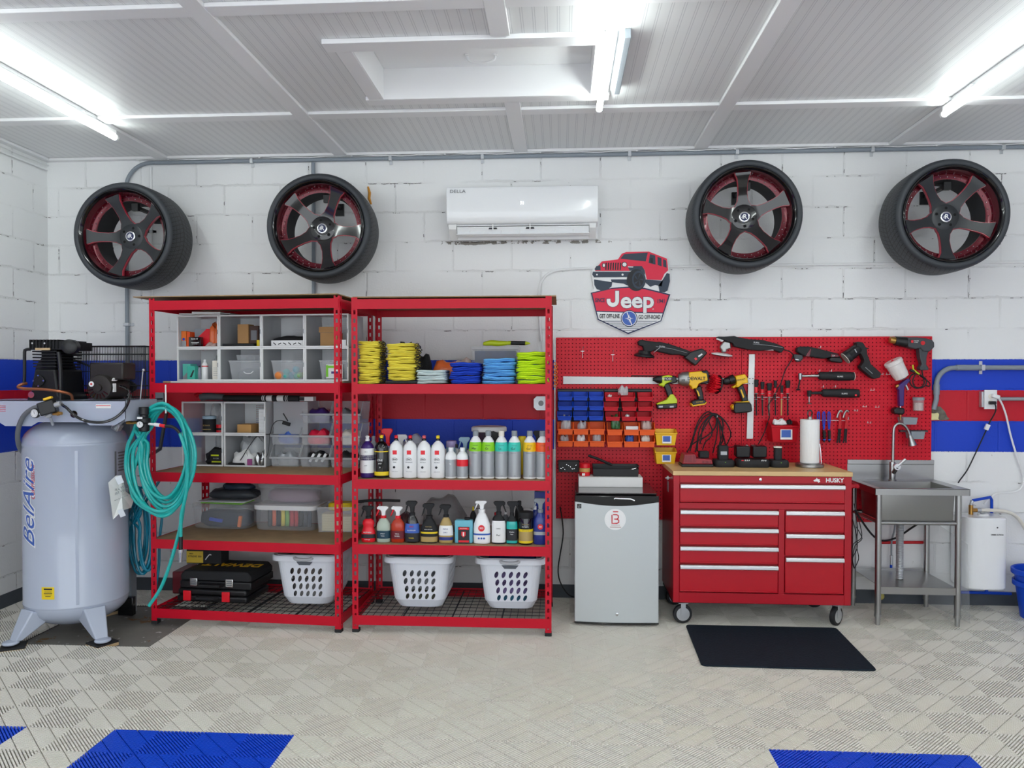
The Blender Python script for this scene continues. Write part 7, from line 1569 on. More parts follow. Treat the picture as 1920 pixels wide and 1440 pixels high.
# ---- pliers on a wire rail
def pliers(label, x, col, tip):
    t = thing('pliers', label, 'pliers', P2((x, 650), -.06, O6, S6), 0, 'pliers on the wire rail')
    if tip:   # handles up
        for s in (-1, 1):
            bw(MB().tube([P2((x+s*4, 470), -.06, O6, S6), P2((x+s*13, 350), -.06, O6, S6), P2((x+s*14, 260), -.06, O6, S6), P2((x+s*5, 228), -.06, O6, S6)], .0042, 8), 'handle', M['blue'], t)
        sil([(x-16, 480), (x+20, 480), (x+22, 560), (x+12, 645), (x-4, 645), (x-12, 560)], -.068, -.052, 'jaws', 'soft_black', t, O6, S6, bevel=.002); sil([(x-14, 600), (x+20, 596), (x+20, 612), (x-14, 616)], -.0695, -.0515, 'blue_band', 'blue', t, O6, S6, bevel=0)
    else:
        bw(MB().tube(spline([P2((x-48, 310), -.06, O6, S6), P2((x-30, 250), -.06, O6, S6), P2((x, 215), -.06, O6, S6), P2((x+22, 235), -.06, O6, S6)], 2), .0065, 8), 'jaws', M['steel_dull'], t)
        for s in (-1, 1): bw(MB().tube([P2((x-6+s*6, 260), -.06, O6, S6), P2((x-4+s*8, 380), -.06, O6, S6), P2((x-12+s*10, 460), -.06, O6, S6)], .0045, 8), 'red_sleeve', M['red'], t); bw(MB().tube([P2((x-12+s*10, 460), -.06, O6, S6), P2((x-22+s*10, 590), -.06, O6, S6), P2((x-30+s*18, 650), -.06, O6, S6)], .0055, 8), 'handle', M['soft_black'], t)
pliers('blue handled pliers, leftmost, partly behind the paper towel roll', 250, 'blue', 1); pliers('blue handled pliers, middle one of three', 322, 'blue', 1); pliers('blue handled pliers, rightmost of three', 392, 'blue', 1)
pliers('red and black slip joint pliers, left one', 548, 'red', 0); pliers('red and black slip joint pliers, right one', 632, 'red', 0)
a, b_ = P2((235, 346), -.06, O6, S6), P2((640, 352), -.06, O6, S6); solo(MB().tube([a+Vector((0, .026, 0)), a+Vector((0, .012, 0)), b_+Vector((0, .012, 0)), P2((655, 330), -.048, O6, S6), P2((650, 300), -.048, O6, S6), P2((650, 300), -.032, O6, S6)], .0022, 6), 'wire_rail', M['white'], 'white wire rail holding the pliers', 'rail')
# orange chain at the left edge
ch = MB()
for k in range(9): c = at(1041.5+(.8 if k % 2 else -.6), 683+k*5, -.06); ch.tube([c+Vector((.010*math.cos(a), .004*math.sin(a) if k % 2 else 0, .012*math.sin(a))) for a in [2*PI*j/12 for j in range(12)]], .0028, 6, closed=True)
solo(ch, 'rope', M['orange'], 'short orange looped cord hanging at the left edge of the pegboard', 'cord')
# ================================================================ FRIDGE
FY = -.60
fx0, fx1 = .086, .606
t = thing('mini_fridge', 'silver mini fridge with black top and round white sticker', 'fridge', ((fx0+fx1)/2, -.34, 0)); FX = (fx0+fx1)/2
bw(MB().bx(fx0+.01, fx1-.01, -.545, -.07, .015, .815), 'cabinet', M['black'], t, bevel=.006)
n = 14
def door_prism(z0, z1, y_in, bulge, name, m, bev=.004, dx=0):
    poly = [(fx0-dx, y_in)]+[(fx0-dx+(fx1-fx0+2*dx)*i/n, FY-bulge*math.sin(PI*i/n)) for i in range(n+1)]+[(fx1+dx, y_in)]
    vs = [(x, y, z0) for x, y in poly]+[(x, y, z1) for x, y in poly]; k = len(poly)
    return bw(MB().add(vs, [tuple(range(k-1, -1, -1)), tuple(range(k, 2*k))]+[(i, (i+1) % k, k+(i+1) % k, k+i) for i in range(k)]), name, m, t, bevel=bev, smooth=40)
defm('fridge_silver', 'C4CACB', .40, metal=.25)
door = door_prism(.022, .775, -.550, .014, 'door', M['fridge_silver']); door_prism(.012, .022, -.55, .016, 'door_edge', M['gloss_black'], .002, .001)
# black curved handle strip over the door
z_ = MB(); top = []; K = 18
for i in range(K+1):
    u = i/K; x = fx0+(fx1-fx0)*u; y = FY-.016*math.sin(PI*u)-.002; zb = .775-.024*math.sin(PI*u); top.append((x, y, zb, .812))
vs = []; 
for x, y, a, b_ in top: vs += [(x, y, a), (x, y, b_), (x, -.55, b_), (x, -.55, a)]
fs = [(0, 1, 2, 3), (4*K+3, 4*K+2, 4*K+1, 4*K)]
for i in range(K):
    for q in range(4): fs.append((4*i+q, 4*i+4+q, 4*i+4+(q+1) % 4, 4*i+(q+1) % 4))
bw(MB().add(vs, fs), 'top_strip', M['gloss_black'], t, bevel=.003, smooth=40)
bw(MB().bx(fx0+.008, fx1-.008, -.56, -.07, .8155, .823), 'top_panel', mat('fridge top', '2A2426', .18, coat=.4), t, bevel=.003)
c = at(1170, 938, FY-.02); bw(MB().tube([(c.x-.06, c.y, c.z+.006), (c.x-.055, c.y-.001, c.z+.012), (c.x-.03, c.y-.001, c.z+.010), (c.x+.04, c.y-.001, c.z+.008), (c.x+.065, c.y, c.z-.002)], .005, 8), 'handle_trim', M['chrome'], t)
c = at(1153.5, 974, FY-.016); st = bw(MB().lathe([(.001, 0), (.066, 0), (.066, .0012)], c, 48, R=RF), 'round_sticker', M['white'], door)
# the bar, and a B drawn as strokes
def stroke(pts, r, m, nm, par): return bw(MB().tube([Vector(p) for p in pts], r, 6), nm, M[m], par)
q = lambda a, b_: c+Vector((a, -.0022, b_))
stroke([q(-.014, .048), q(.018, .048)], .0028, 'sign_red2' if 0 else 'red', 'bar_mark', st)
stroke([q(-.020, .028), q(-.020, .014), q(-.020, -.024), q(.010, -.024), q(.022, -.018), q(.022, -.004), q(.012, .002), q(-.006, .003)], .0034, 'red', 'letter_mark', st); stroke([q(-.014, .030), q(.010, .030), q(.019, .024), q(.019, .010), q(.012, .003)], .0034, 'red', 'letter_mark', st)
bw(MB().bx(c.x-.026, c.x+.030, c.y-.0018, c.y-.0012, c.z-.037, c.z-.034).bx(c.x-.032, c.x+.036, c.y-.0018, c.y-.0012, c.z-.050, c.z-.045), 'small_print', M['bag_pink'], st)
c = at(1086, 949, FY-.004); bw(MB().bx(c.x-.013, c.x+.013, c.y-.0015, c.y, c.z-.013, c.z+.013), 'logo_plate', M['gloss_black'], door); bw(MB().tube([c+Vector((.008*math.cos(a), -.002, .008*math.sin(a))) for a in [2*PI*k/16 for k in range(16)]], .0008, 5, closed=True).text('GE', c+Vector((0, -.002, 0)), .009), 'logo', M['chrome'], door)
c = at(1157, 1152, FY-.013); bw(MB().lathe([(.009, 0), (.009, .003), (.004, .004)], c, 20, R=RF), 'key_lock', M['chrome'], door)
FT = .8235
# on the fridge
x0, x1, z0, z1 = rect(1085, 896, 1205, 912, -.30); h = z1-z0
solo(MB().bx(x0, x1, -.30, -.13, FT, FT+h+.004), 'carton', M['paper'], 'flat white carton lying on top of the mini fridge', 'carton', bevel=.001); zc = FT+h+.0045
c = at(1098, 0, -.22); t = thing('jar', 'red lidded jar with tan label on the white carton', 'jar', (c.x, -.22, zc)); hh = .082
MB().lathe([(.034, 0), (.036, .004), (.036, hh*.62)], n=28).build('body', M['bright_red'], t); MB().lathe([(.0365, hh*.33), (.0365, hh*.64)], n=28, cap=False).build('label_band', M['t_tan'] if 't_tan' in M else mat('tan label', 'D8A860', .6), t); MB().lathe([(.0375, hh*.66), (.0375, hh*.98), (.035, hh)], n=28).build('lid', M['bright_red'], t); MB().bx(-.02, 0, -.0375, -.036, .004, .02).build('white_patch', M['white'], t)
x0, x1 = at(1113, 0, -.22).x, at(1199, 0, -.22).x; t = thing('tray', 'black open tray of drill bits on the white carton', 'tray', ((x0+x1)/2, -.20, zc)); w = x1-x0
open_tub(-w/2, w/2, -.06, .06, .072, .002, .004, fl=.05).build('tray_body', M['black'], t, smooth=0, solid=.002); rim_bars(MB(), -w/2, w/2, -.06, .06, .0725, .003).build('rim', M['soft_black'], t)
for k in range(4): a = Vector(((x0+x1)/2+.0, -.235+k*.018, zc+.020)); solo(MB().cyl(a+Vector((-.02+.02*k, 0, -.004)), a+Vector((w/2-.012, 0, .034-.007*k)), .0035, n=10), 'drill_bit', M['chrome'], 'steel drill bit in the black tray, %s of four' % ('front', 'second', 'third', 'back')[k], 'drill bit', 'drill bits in the tray')
solo(MB().tube([at(1103, 854, -.18), at(1120, 860, -.18), at(1148, 872, -.18)], .009, 8), 'black_tool', M['soft_black'], 'long black tool leaning out of the black tray', 'tool')
x0, x1, z0, z1 = rect(1047, 865, 1086, 885, -.12); t = thing('parts_tray', 'black parts tray with small metal bits on the pegboard left of the red jar', 'tray', ((x0+x1)/2, -.035, z0)); w = x1-x0; h = z1-z0
open_tub(-w/2, w/2, -.08, 0, h, .002, .003, fl=h*.95).build('tray_body', M['black'], t, smooth=0, solid=.002)
rb = random.Random(4)
for k in range(9): p = Vector((x0+.018+k*.0128, -.117-.001, z0+rb.uniform(.015, h-.02))); solo(MB().box(p, (.007, .003, .003), rot=(0, rb.uniform(0, 3), 0)), 'tool_bit', M['chrome'], 'small metal bit on the black parts tray, %s of nine' % ('nearest the left edge', 'second', 'third', 'fourth', 'fifth', 'sixth', 'seventh', 'eighth', 'nearest the right edge')[k], 'bit', 'metal bits on the parts tray')
# ================================================================ WORKBENCH CABINET
WX0, WX1, WY0, WY1, WZ0, WZ1 = .700, 1.783, -.56, -.045, .142, .937
t = thing('tool_cabinet', 'red rolling tool cabinet with wooden top and silver drawer handles', 'tool cabinet', ((WX0+WX1)/2, -.30, 0)); HR = M['hp_red']
b = MB(); b.bx(WX0, WX0+.038, WY0, WY1, WZ0, WZ1).bx(WX1-.042, WX1, WY0, WY1, WZ0, WZ1)
b.bx(WX0+.038, WX1-.042, WY0+.02, WY1, WZ0, WZ1)
b.bx(WX0+.038, WX1-.042, WY0, WY0+.02, .893, WZ1).bx(WX0+.038, WX1-.042, WY0, WY0+.02, .732, .768).bx(WX0+.038, WX1-.042, WY0, WY0+.02, WZ0, .206).bx(1.344, 1.380, WY0, WY0+.02, .206, .732)
bw(b, 'body', HR, t, bevel=.002); bw(MB().bx(WX0-.004, WX1+.004, WY0-.008, WY1+.01, WZ1+.001, WZ1+.029), 'worktop', mat('beech', 'E0BC84', .38, vary=.12, vscale=5), t, bevel=.003)
dn = [(.740, 1.739, .772, .889), (.740, 1.340, .622, .728), (.740, 1.340, .507, .616), (.740, 1.340, .392, .501), (.740, 1.340, .212, .386), (1.384, 1.736, .592, .728), (1.384, 1.736, .447, .586), (1.384, 1.736, .214, .440)]
for x0, x1, z0, z1 in dn:
    d_ = bw(MB().bx(x0, x1, WY0-.004, WY0+.018, z0, z1-.006), 'drawer', M['drawer_red'], t, bevel=.002)
    bw(MB().prism([(x0, z0+.002), (x1, z0+.002), (x1, z0+.010), (x0, z0+.010)], WY0-.010, WY0-.004), 'drawer_lip', M['drawer_red'], d_, bevel=.003)
    yz = [(WY0-.004, z1-.004), (WY0-.018, z1-.004), (WY0-.024, z1-.010), (WY0-.024, z1-.026), (WY0-.018, z1-.031), (WY0-.004, z1-.031)]; bw(xprism(yz, x0+.001, x1-.001), 'handle', M['alu'], d_, bevel=.0015)
c = at(1426, 901.5, WY0-.002); bw(MB().lathe([(.009, 0), (.009, .003), (.003, .004)], (c.x, WY0, .916), 20, R=RF), 'lock', M['chrome'], t)
c = at(1565, 903, WY0-.0015); bw(MB().text('HUSKY', (c.x, WY0-.0015, .914), .036, bold=.03, sx=.95), 'lettering', M['white'], t, smooth=0)
lx = at(1538, 0, WY0).x; bw(MB().prism([(lx-.022, .914), (lx-.006, .921), (lx-.002, .930), (lx+.004, .922), (lx+.018, .920), (lx+.014, .914), (lx+.020, .906), (lx+.006, .898), (lx+.008, .905), (lx-.004, .907), (lx-.016, .906)], WY0-.002, WY0-.0005), 'logo', M['white'], t, smooth=0)
bw(MB().tube(spline([(WX1, -.50, .87), (WX1+.045, -.50, .872), (WX1+.055, -.47, .872), (WX1+.055, -.14, .872), (WX1+.045, -.10, .872), (WX1, -.10, .87)], 2), .013, 12), 'side_handle', HR, t)
bw(MB().cyl((WX0-.03, -.40, .90), (WX0, -.40, .90), .004).cyl((WX0-.02, -.40, .90), (WX0-.008, -.40, .90), .014), 'side_bolt', M['zinc'], t); bw(MB().bx(WX0-.0012, WX0-.0002, -.34, -.28, .80, .87), 'side_label', M['silver_label'], t)
bw(MB().bx(WX0, WX1, WY0+.04, WY1-.04, WZ0-.012, WZ0), 'base_plate', mat('base dark', '2A0A10', .6), t)
def caster(x, y, sw, brake):
    w_ = MB().lathe([(.044, -.016), (.058, -.013), (.060, -.006), (.060, .006), (.058, .013), (.044, .016)], (x, y, .060), 32, R=rotm((PI/2, 0, sw))); cw_ = bw(w_, 'caster_wheel', M['soft_black'], t); cw_.name = 'caster'
    bw(MB().lathe([(.010, -.018), (.042, -.017), (.042, .017), (.010, .018)], (x, y, .060), 28, R=rotm((PI/2, 0, sw))), 'wheel_rim', M['zinc'], cw_)
    R = rotm((0, 0, sw))
    f = MB(); [f.box(Vector((x, y, .10))+R @ Vector((.0, s*.021, -.01)), (.030, .003, .080), rot=R) for s in (-1, 1)]; f.box((x, y, .131), (.06, .055, .006), rot=R).box((x, y, .128), (.03, .046, .005), rot=R); bw(f, 'fork', M['zinc'], cw_)
    if brake: bw(MB().box(Vector((x, y, .112))+R @ Vector((.035, 0, 0)), (.045, .030, .012), rot=(0, .25, sw)), 'brake_pedal', M['zinc'], cw_, bevel=.003)
caster(.765, -.515, .12, 0); caster(1.715, -.50, .75, 1); caster(.77, -.12, .3, 0); caster(1.70, -.12, -.4, 0)
# ---- on the worktop
WT = WZ1+.0295
def bench(px, Y=-.32): return at(px, 700, Y).x
t = thing('battery_charger', 'red and black battery charger, leftmost on the worktop', 'charger', (bench(1307), -.28, WT)); w = .205
MB().bx(-w/2, w/2, -.075, .07, 0, .018).build('base', M['black'], t, bevel=.004); MB().prism([(-w/2+.004, .018), (w/2-.004, .018), (w/2-.01, .05), (-.01, .055), (-.012, .083), (-w/2+.018, .083)], -.072, .068).build('case', mat('charger red', '9A2A34', .45), t, bevel=.006)
for k in range(9): MB().bx(-.082+k*.0085, -.0785+k*.0085, -.0735, -.072, .03, .075).build('vent_slot', M['rim_red'], t)
for k in range(7): MB().bx(.03+k*.008, .0335+k*.008, -.0735, -.072, .024, .04).build('vent_slot', M['rim_red'], t)
solo(MB().box((bench(1321), -.30, WT+.078), (.062, .06, .044)), 'battery_pack', M['soft_black'], 'small black battery sitting on the red charger', 'battery', bevel=.006)
def chg(label, pa, pb, stick, wst):
    x0, x1 = bench(pa), bench(pb); w = x1-x0; t = thing('battery_charger', label, 'charger', ((x0+x1)/2, -.29, WT))
    MB().lathe([(.96, 0), (1, .006), (1, .034), (.9, .045)], n=40, sx=w/2, sy=.07, pw=4).build('base', M['soft_black'], t, smooth=50); MB().bx(-.002, .003, -.0715, -.069, .030, .034).build('indicator', M['green'], t)
    for (dx, ww, hh, yy) in stick: MB().lathe([(1, .04), (1, hh*.96), (.9, hh)], n=28, sx=ww/2, sy=ww/2*.9, pw=5).build('battery', M['soft_black'], t, smooth=50).location = (dx, yy, 0)
    return t, w
t, w = chg('black charger holding one upright square battery', 1339, 1378, [(.0, .068, .135, .01)], 0); patch(t, -.02, .02, .075, .098, -.021, 'silver_label')
x0, x1 = bench(1382), bench(1443); w = x1-x0; t = thing('battery_charger', 'wide black double charger holding two boxy batteries', 'charger', ((x0+x1)/2, -.29, WT))
MB().lathe([(.97, 0), (1, .006), (1, .036), (.93, .05)], n=44, sx=w/2, sy=.075, pw=6).build('base', M['soft_black'], t, smooth=50)
for k, dx in enumerate((-.058, .048)):
    bb = MB().box((dx, .02, .098), (.090, .085, .074), rot=(.08, 0, 0)).build('battery', M['black'], t, bevel=.008, seg=3); MB().box((dx+.01, .012, .136), (.05, .05, .0012), rot=(.08, 0, 0)).build('battery_label', M['rim_red'], bb)
    for q_ in range(3): MB().box((dx-.02+q_*.012+.02, -.0705, .046), (.005, .002, .010), rot=(-.3, .3, 0)).build('indicator', M['white'], t)
MB().box((-.075, -.0705, .046), (.014, .002, .006), rot=(-.3, 0, 0)).build('red_mark', M['bright_red'], t)
t, w = chg('black charger with a round stick battery and cream cap', 1445, 1480, [(.0, .048, .125, .01)], 0); MB().lathe([(.027, .122), (.028, .126), (.026, .131)], n=24).build('battery_cap', M['cream'], t).location = (0, .01, 0)
t = thing('paper_towel', 'white paper towel roll on a round steel stand', 'paper towel', (bench(1522), -.29, WT)); 
MB().lathe([(.083, 0), (.088, .003), (.088, .018), (.080, .026), (.02, .027)], n=48).build('stand_base', M['steel'], t); MB().lathe([(.020, .028), (.058, .028), (.0595, .034), (.0595, .304), (.058, .308), (.020, .308)], n=44).build('paper_roll', M['paper'], t)
MB().cyl((0, 0, .308), (0, 0, .326), .018, .012).build('post', M['steel'], t); MB().tube(spline([(-.010, 0, .325), (-.014, 0, .352), (0, 0, .368), (.014, 0, .352), (.010, 0, .325)], 2), .0045, 8).build('top_loop', M['gloss_black'], t); MB().tube([(.074, 0, .026), (.070, 0, .10), (.064, 0, .15)], .003, 6).build('tension_arm', M['chrome'], t)
# cable bundle hanging on the pegboard over the chargers
t = thing('cable_bundle', 'bundle of black cables hanging from a hook above the chargers', 'cable', P2((650, 130), PY, O5, S5)); 
def cab(pts, r=.0042): bw(MB().tube(spline([P2((a, b_), Y, O5, S5) for a, b_, Y in pts], 3), r, 8), 'cable', M['soft_black'], t)
cab([(340, 510, -.25), (380, 430, -.16), (420, 290, -.10), (470, 160, -.08), (560, 70, -.06), (640, 120, -.05), (700, 230, -.08), (740, 350, -.15), (760, 440, -.26)])
cab([(370, 500, -.25), (400, 400, -.16), (440, 260, -.09), (520, 130, -.07), (640, 90, -.05), (750, 170, -.06), (810, 280, -.09), (810, 350, -.14), (770, 430, -.25)])
cab([(430, 510, -.25), (450, 400, -.15), (480, 250, -.09), (560, 140, -.07), (650, 110, -.05), (690, 200, -.07), (700, 320, -.12), (710, 420, -.26)])
cab([(450, 500, -.24), (460, 380, -.14), (500, 300, -.10), (600, 130, -.06), (660, 120, -.05), (720, 260, -.08), (730, 380, -.14), (700, 440, -.26)])
cab([(510, 480, -.26), (540, 400, -.14), (600, 340, -.10), (610, 260, -.08), (580, 180, -.07), (600, 110, -.06), (650, 110, -.05), (670, 260, -.08), (650, 400, -.14), (620, 520, -.25)])
cab([(390, 430, -.18), (450, 390, -.12), (560, 330, -.10), (640, 250, -.08), (660, 160, -.07), (650, 110, -.05)]); cab([(480, 420, -.15), (500, 300, -.10), (530, 200, -.08), (600, 110, -.06), (700, 130, -.06), (730, 200, -.08), (720, 330, -.12), (690, 430, -.26)], .005)
hook((650, 125), O5, S5, .06, 'white hook carrying the black cable bundle'); solo(MB().tube(spline([P2((760, 455), -.2, O5, S5), P2((830, 455), -.17, O5, S5), P2((880, 440), -.17, O5, S5)], 2), .003), 'cable', M['soft_black'], 'short black cable between two chargers', 'cable')
# mat on the floor
mx = [(.775, -.575), (1.690, -.575), (1.662, -1.262), (.752, -1.248)]; P_ = []
for i in range(4):
    a = Vector(mx[i]); p_, n_ = Vector(mx[i-1]), Vector(mx[(i+1) % 4])
    for k in range(5): u = k/4; q0 = a+(p_-a).normalized()*.03; q1 = a+(n_-a).normalized()*.03; P_.append(q0*(1-u)**2+a*2*u*(1-u)+q1*u**2)
vs = [(p.x, p.y, .0005) for p in P_]+[(p.x, p.y, .010) for p in P_]; k = len(P_)
mo = solo(MB().add(vs, [tuple(range(k-1, -1, -1)), tuple(range(k, 2*k))]+[(i, (i+1) % k, k+(i+1) % k, k+i) for i in range(k)]), 'floor_mat', M['mat_black'], 'dark blue-black rubber mat on the floor in front of the tool cabinet', 'mat', bevel=.003)
# ================================================================ SINK
SX0, SX1, SY0, SY1 = 1.947, 2.517, -.50, -.03
SZ = .858
t = thing('utility_sink', 'freestanding stainless steel sink with high back and lower shelf', 'sink', ((SX0+SX1)/2, -.27, 0)); ST = M['steel']
bx0, bx1, by0, by1, bz = SX0+.045, SX1-.075, SY0+.035, SY1-.12, .650
b = MB(); b.bx(SX0, SX1, SY0, SY0+.003, SZ-.040, SZ).bx(SX0, SX0+.003, SY0, SY1, SZ-.04, SZ).bx(SX1-.003, SX1, SY0, SY1, SZ-.04, SZ)
for x0, x1, y0, y1 in ((SX0, bx0, SY0, SY1), (bx1, SX1, SY0, SY1), (bx0, bx1, SY0, by0), (bx0, bx1, by1, SY1)): b.bx(x0, x1, y0, y1, SZ-.002, SZ)
bw(b, 'rim', ST, t, smooth=0)
b = MB(); v = [(bx0, by0), (bx1, by0), (bx1, by1), (bx0, by1)]; lo = [(x+(.008 if x == bx0 else -.008), y+(.008 if y == by0 else -.008), bz) for x, y in v]; hi = [(x, y, SZ-.001) for x, y in v]
b.add(lo+hi, [(0, 1, 2, 3), (0, 4, 5, 1), (1, 5, 6, 2), (2, 6, 7, 3), (3, 7, 4, 0)]); bw(b, 'basin', mat('basin_steel_shaded', '868683', .34, metal=1.0), t, bevel=.02, seg=4, smooth=60, solid=.0015)  # same steel in a darker colour, shade of the basin painted in
yz = [(SY1, SZ-.002), (SY1, SZ+.13), (SY1+.004, SZ+.135), (SY1+.022, SZ+.135), (SY1+.022, SZ+.132), (SY1+.004, SZ+.132), (SY1+.003, SZ-.002)]
yz = [(SY1-.003, SZ), (SY1-.003, SZ+.098), (SY1-.008, SZ+.102), (SY1-.008, SZ+.130), (SY1+.024, SZ+.130), (SY1+.024, SZ+.120), (SY1, SZ+.118), (SY1, SZ)]
bw(xprism(yz, SX0, SX1), 'backsplash', ST, t, smooth=0)
for (x, y, nm) in ((SX0+.033, SY0+.03, 0), (SX1-.055, SY0+.03, 0), (SX0+.033, SY1-.03, 0), (SX1-.055, SY1-.03, 0)):
    lg = bw(MB().cyl((x, y, .05), (x, y, SZ-.03), .019, n=20), 'leg', ST, t); bw(MB().lathe([(.014, 0), (.016, .05), (.021, .052), (.021, .066)], (x, y, -.0), 20), 'foot', M['steel_dull'], lg)
for y in (SY0+.03, SY1-.03): bw(MB().cyl((SX0+.033, y, .640), (SX1-.055, y, .640), .012, n=14), 'cross_bar', ST, t)
for x in (SX0+.033, SX1-.055): bw(MB().cyl((x, SY0+.03, .640), (x, SY1-.03, .640), .010, n=14), 'cross_bar', ST, t)
bw(MB().bx(SX0+.045, SX1-.068, SY0+.02, SY0+.023, .195, .240).bx(SX0+.045, SX1-.068, SY0+.02, SY1-.02, .237, .240).bx(SX0+.045, SX1-.068, SY1-.023, SY1-.02, .195, .255), 'lower_shelf', ST, t, smooth=0)
cx = at(1696, 0, -.28).x; d = MB().lathe([(.02, .66), (.032, .655), (.032, .632), (.026, .628), (.026, .60), (.020, .598)], (cx, -.28, 0), 24); bw(d, 'drain', ST, t)
pr = []
for k in range(70): z = .60-k*.0052; pr += [(.0205 if k % 2 else .024, z)]
bw(MB().lathe(pr, (cx, -.28, 0), 20), 'drain_hose', M['zinc'], t, smooth=20)
# faucet
fy = -.115; fp = at(1673, 885, fy); fx = fp.x; t = thing('faucet', 'brushed steel faucet with curved neck and pull-down spray head', 'faucet', (fx, fy, SZ)); BZ = SZ
F = lambda a, b_, Y=fy: P2((a, b_), Y, O6, S6)
bw(MB().lathe([(.026, 0), (.026, .006), (.021, .008), (.021, .115), (.019, .125)], (fx, fy, BZ), 28), 'base', ST, t)
neck = [Vector((fx, fy, BZ+.12)), F(1252, 840), F(1257, 640), F(1262, 490), F(1280, 425), F(1325, 392), F(1385, 400), F(1435, 445), F(1465, 500), F(1485, 550)]; neck[0].x = neck[1].x
bw(MB().tube(spline(neck, 3), .0095, 14), 'neck', ST, t); a, b_ = F(1482, 545), F(1520, 685); bw(MB().lathe([(.010, 0), (.013, .008), (.017, (b_-a).length*.45), (.025, (b_-a).length*.85), (.026, (b_-a).length), (.02, (b_-a).length)], a, 24, R=(b_-a).normalized().to_track_quat('Z', 'Y').to_matrix()), 'spray_head', ST, t)
bw(MB().cyl((fx, fy-.02, BZ+.055), F(1310, 975, fy-.05), .014), 'lever_hub', M['red'] if 0 else ST, t); a = F(1310, 975, fy-.05); b_ = F(1425, 870, fy-.06)
bw(MB().cyl(a+Vector((0, -.008, 0)), a+Vector((0, .008, 0)), .021).tube([a, b_], .009, 10), 'lever', M['alu'], t)
# ================================================================ WATER HEATER AND PIPES
hx0, hx1, hz0, hz1 = 2.635, 2.905, .165, .635
t = thing('water_heater', 'small white wall mounted water heater right of the sink', 'water heater', ((hx0+hx1)/2, -.02, hz0)); n = 12
poly = [(hx0, -.02), (hx0, -.16)]+[(hx0+(hx1-hx0)*(.5-.5*math.cos(PI*i/n)), -.16-.085*(1-abs(math.cos(PI*i/n))**3.2)**(1/3.2)) for i in range(1, n)]+[(hx1, -.16), (hx1, -.02)]; k = len(poly)
vs = [(x, y, hz0+(.0 if y < -.1 else .0)) for x, y in poly]+[(x, y, hz1) for x, y in poly]
bw(MB().add(vs, [tuple(range(k)), tuple(range(2*k-1, k-1, -1))]+[(i, k+i, k+(i+1) % k, (i+1) % k) for i in range(k)][::1]), 'casing', M['gloss_white'], t, bevel=.012, seg=3, smooth=45)
cxh = (hx0+hx1)/2+.02; bw(MB().lathe([(.034, 0), (.034, .006), (.03, .010), (.008, .010)], (cxh, -.13, hz1), 28), 'dial', M['white'], t); bw(MB().box((cxh, -.13, hz1+.014), (.045, .010, .010), rot=(0, 0, .5)), 'dial_grip', M['silver_label'], t)
bw(MB().cyl((cxh+.03, -.2475, .575), (cxh+.03, -.2360, .575), .0045), 'indicator', M['ink'], t); bw(MB().text('STIEBEL ELTRON', (cxh+.028, -.2465, .528), .0105, bold=.02), 'lettering', M['ink'], t, smooth=0)
B = lambda cx_, cy_, Y: at(1580+cx_/4.117, 840+cy_/4.117, Y)
t = thing('brass_valve', 'brass valve feeding the white hose above the water heater', 'valve', B(990, 505, -.1)); bw(MB().cyl(B(990, 515, -.1), B(990, 440, -.1), .014).cyl(B(990, 480, -.1), B(1040, 480, -.1), .013), 'valve_body', M['brass'], t); bw(MB().cyl(B(990, 440, -.1), B(1000, 405, -.1), .011).cyl(B(1035, 480, -.1), B(1065, 480, -.1), .015), 'fitting', M['zinc'], t)
bw(MB().tube([B(985, 425, -.11), B(1030, 445, -.115)], .004), 'valve_lever', M['zinc'], t)
solo(MB().tube([B(1005, 405, -.1), B(1140, 380, -.06), B(1150, 400, -.04), B(1150, 500, -.035)], .0095, 12), 'blue_pipe', M['blue'], 'blue pipe elbow above the water heater', 'pipe')
solo(MB().tube(spline([B(1065, 480, -.1), B(1180, 482, -.09), B(1290, 500, -.08), B(1360, 550, -.07), B(1420, 640, -.06)], 3), .0115, 12), 'water_hose', M['cream'], 'cream hose curving right from the brass valve', 'hose')
solo(MB().tube([B(885, 1112, -.03), B(1110, 1118, -.03), B(1300, 1125, -.03)], .010, 12).tube([B(1110, 1075, -.03), B(1110, 1118, -.03)], .010, 12), 'blue_pipe', M['blue'], 'blue pipe running low along the wall under the water heater', 'pipe')
solo(MB().tube([B(560, 1100, -.03), B(740, 1105, -.03)], .008, 10), 'blue_pipe', M['blue'], 'short blue pipe behind the right rear sink leg', 'pipe')
solo(MB().tube([B(280, 730, -.02), B(650, 728, -.02)], .010, 12), 'red_pipe', M['red'], 'red painted pipe on the wall behind the sink', 'pipe')
solo(MB().tube(spline([B(405, 575, -.05), B(398, 640, -.045), B(378, 720, -.04), B(376, 830, -.04)], 2), .006, 8), 'supply_hose', M['grey'], 'grey braided supply hose behind the sink', 'hose'); solo(MB().cyl(B(376, 830, -.04), B(376, 900, -.04), .010), 'shutoff_valve', M['zinc'], 'small metal shut-off valve behind the sink', 'valve'); solo(MB().cyl(B(374, 902, -.04), B(374, 1010, -.04), .008), 'blue_pipe', M['blue'], 'upright blue pipe below the shut-off valve', 'pipe')
solo(MB().tube(spline([B(95, 480, -.35), B(180, 610, -.25), B(250, 690, -.15), B(320, 716, -.08), B(420, 690, -.06), B(520, 625, -.05), B(590, 580, -.045)], 3), .0065, 10), 'cable', M['soft_black'], 'thick black cable sagging behind the sink', 'cable')
rb = random.Random(11)
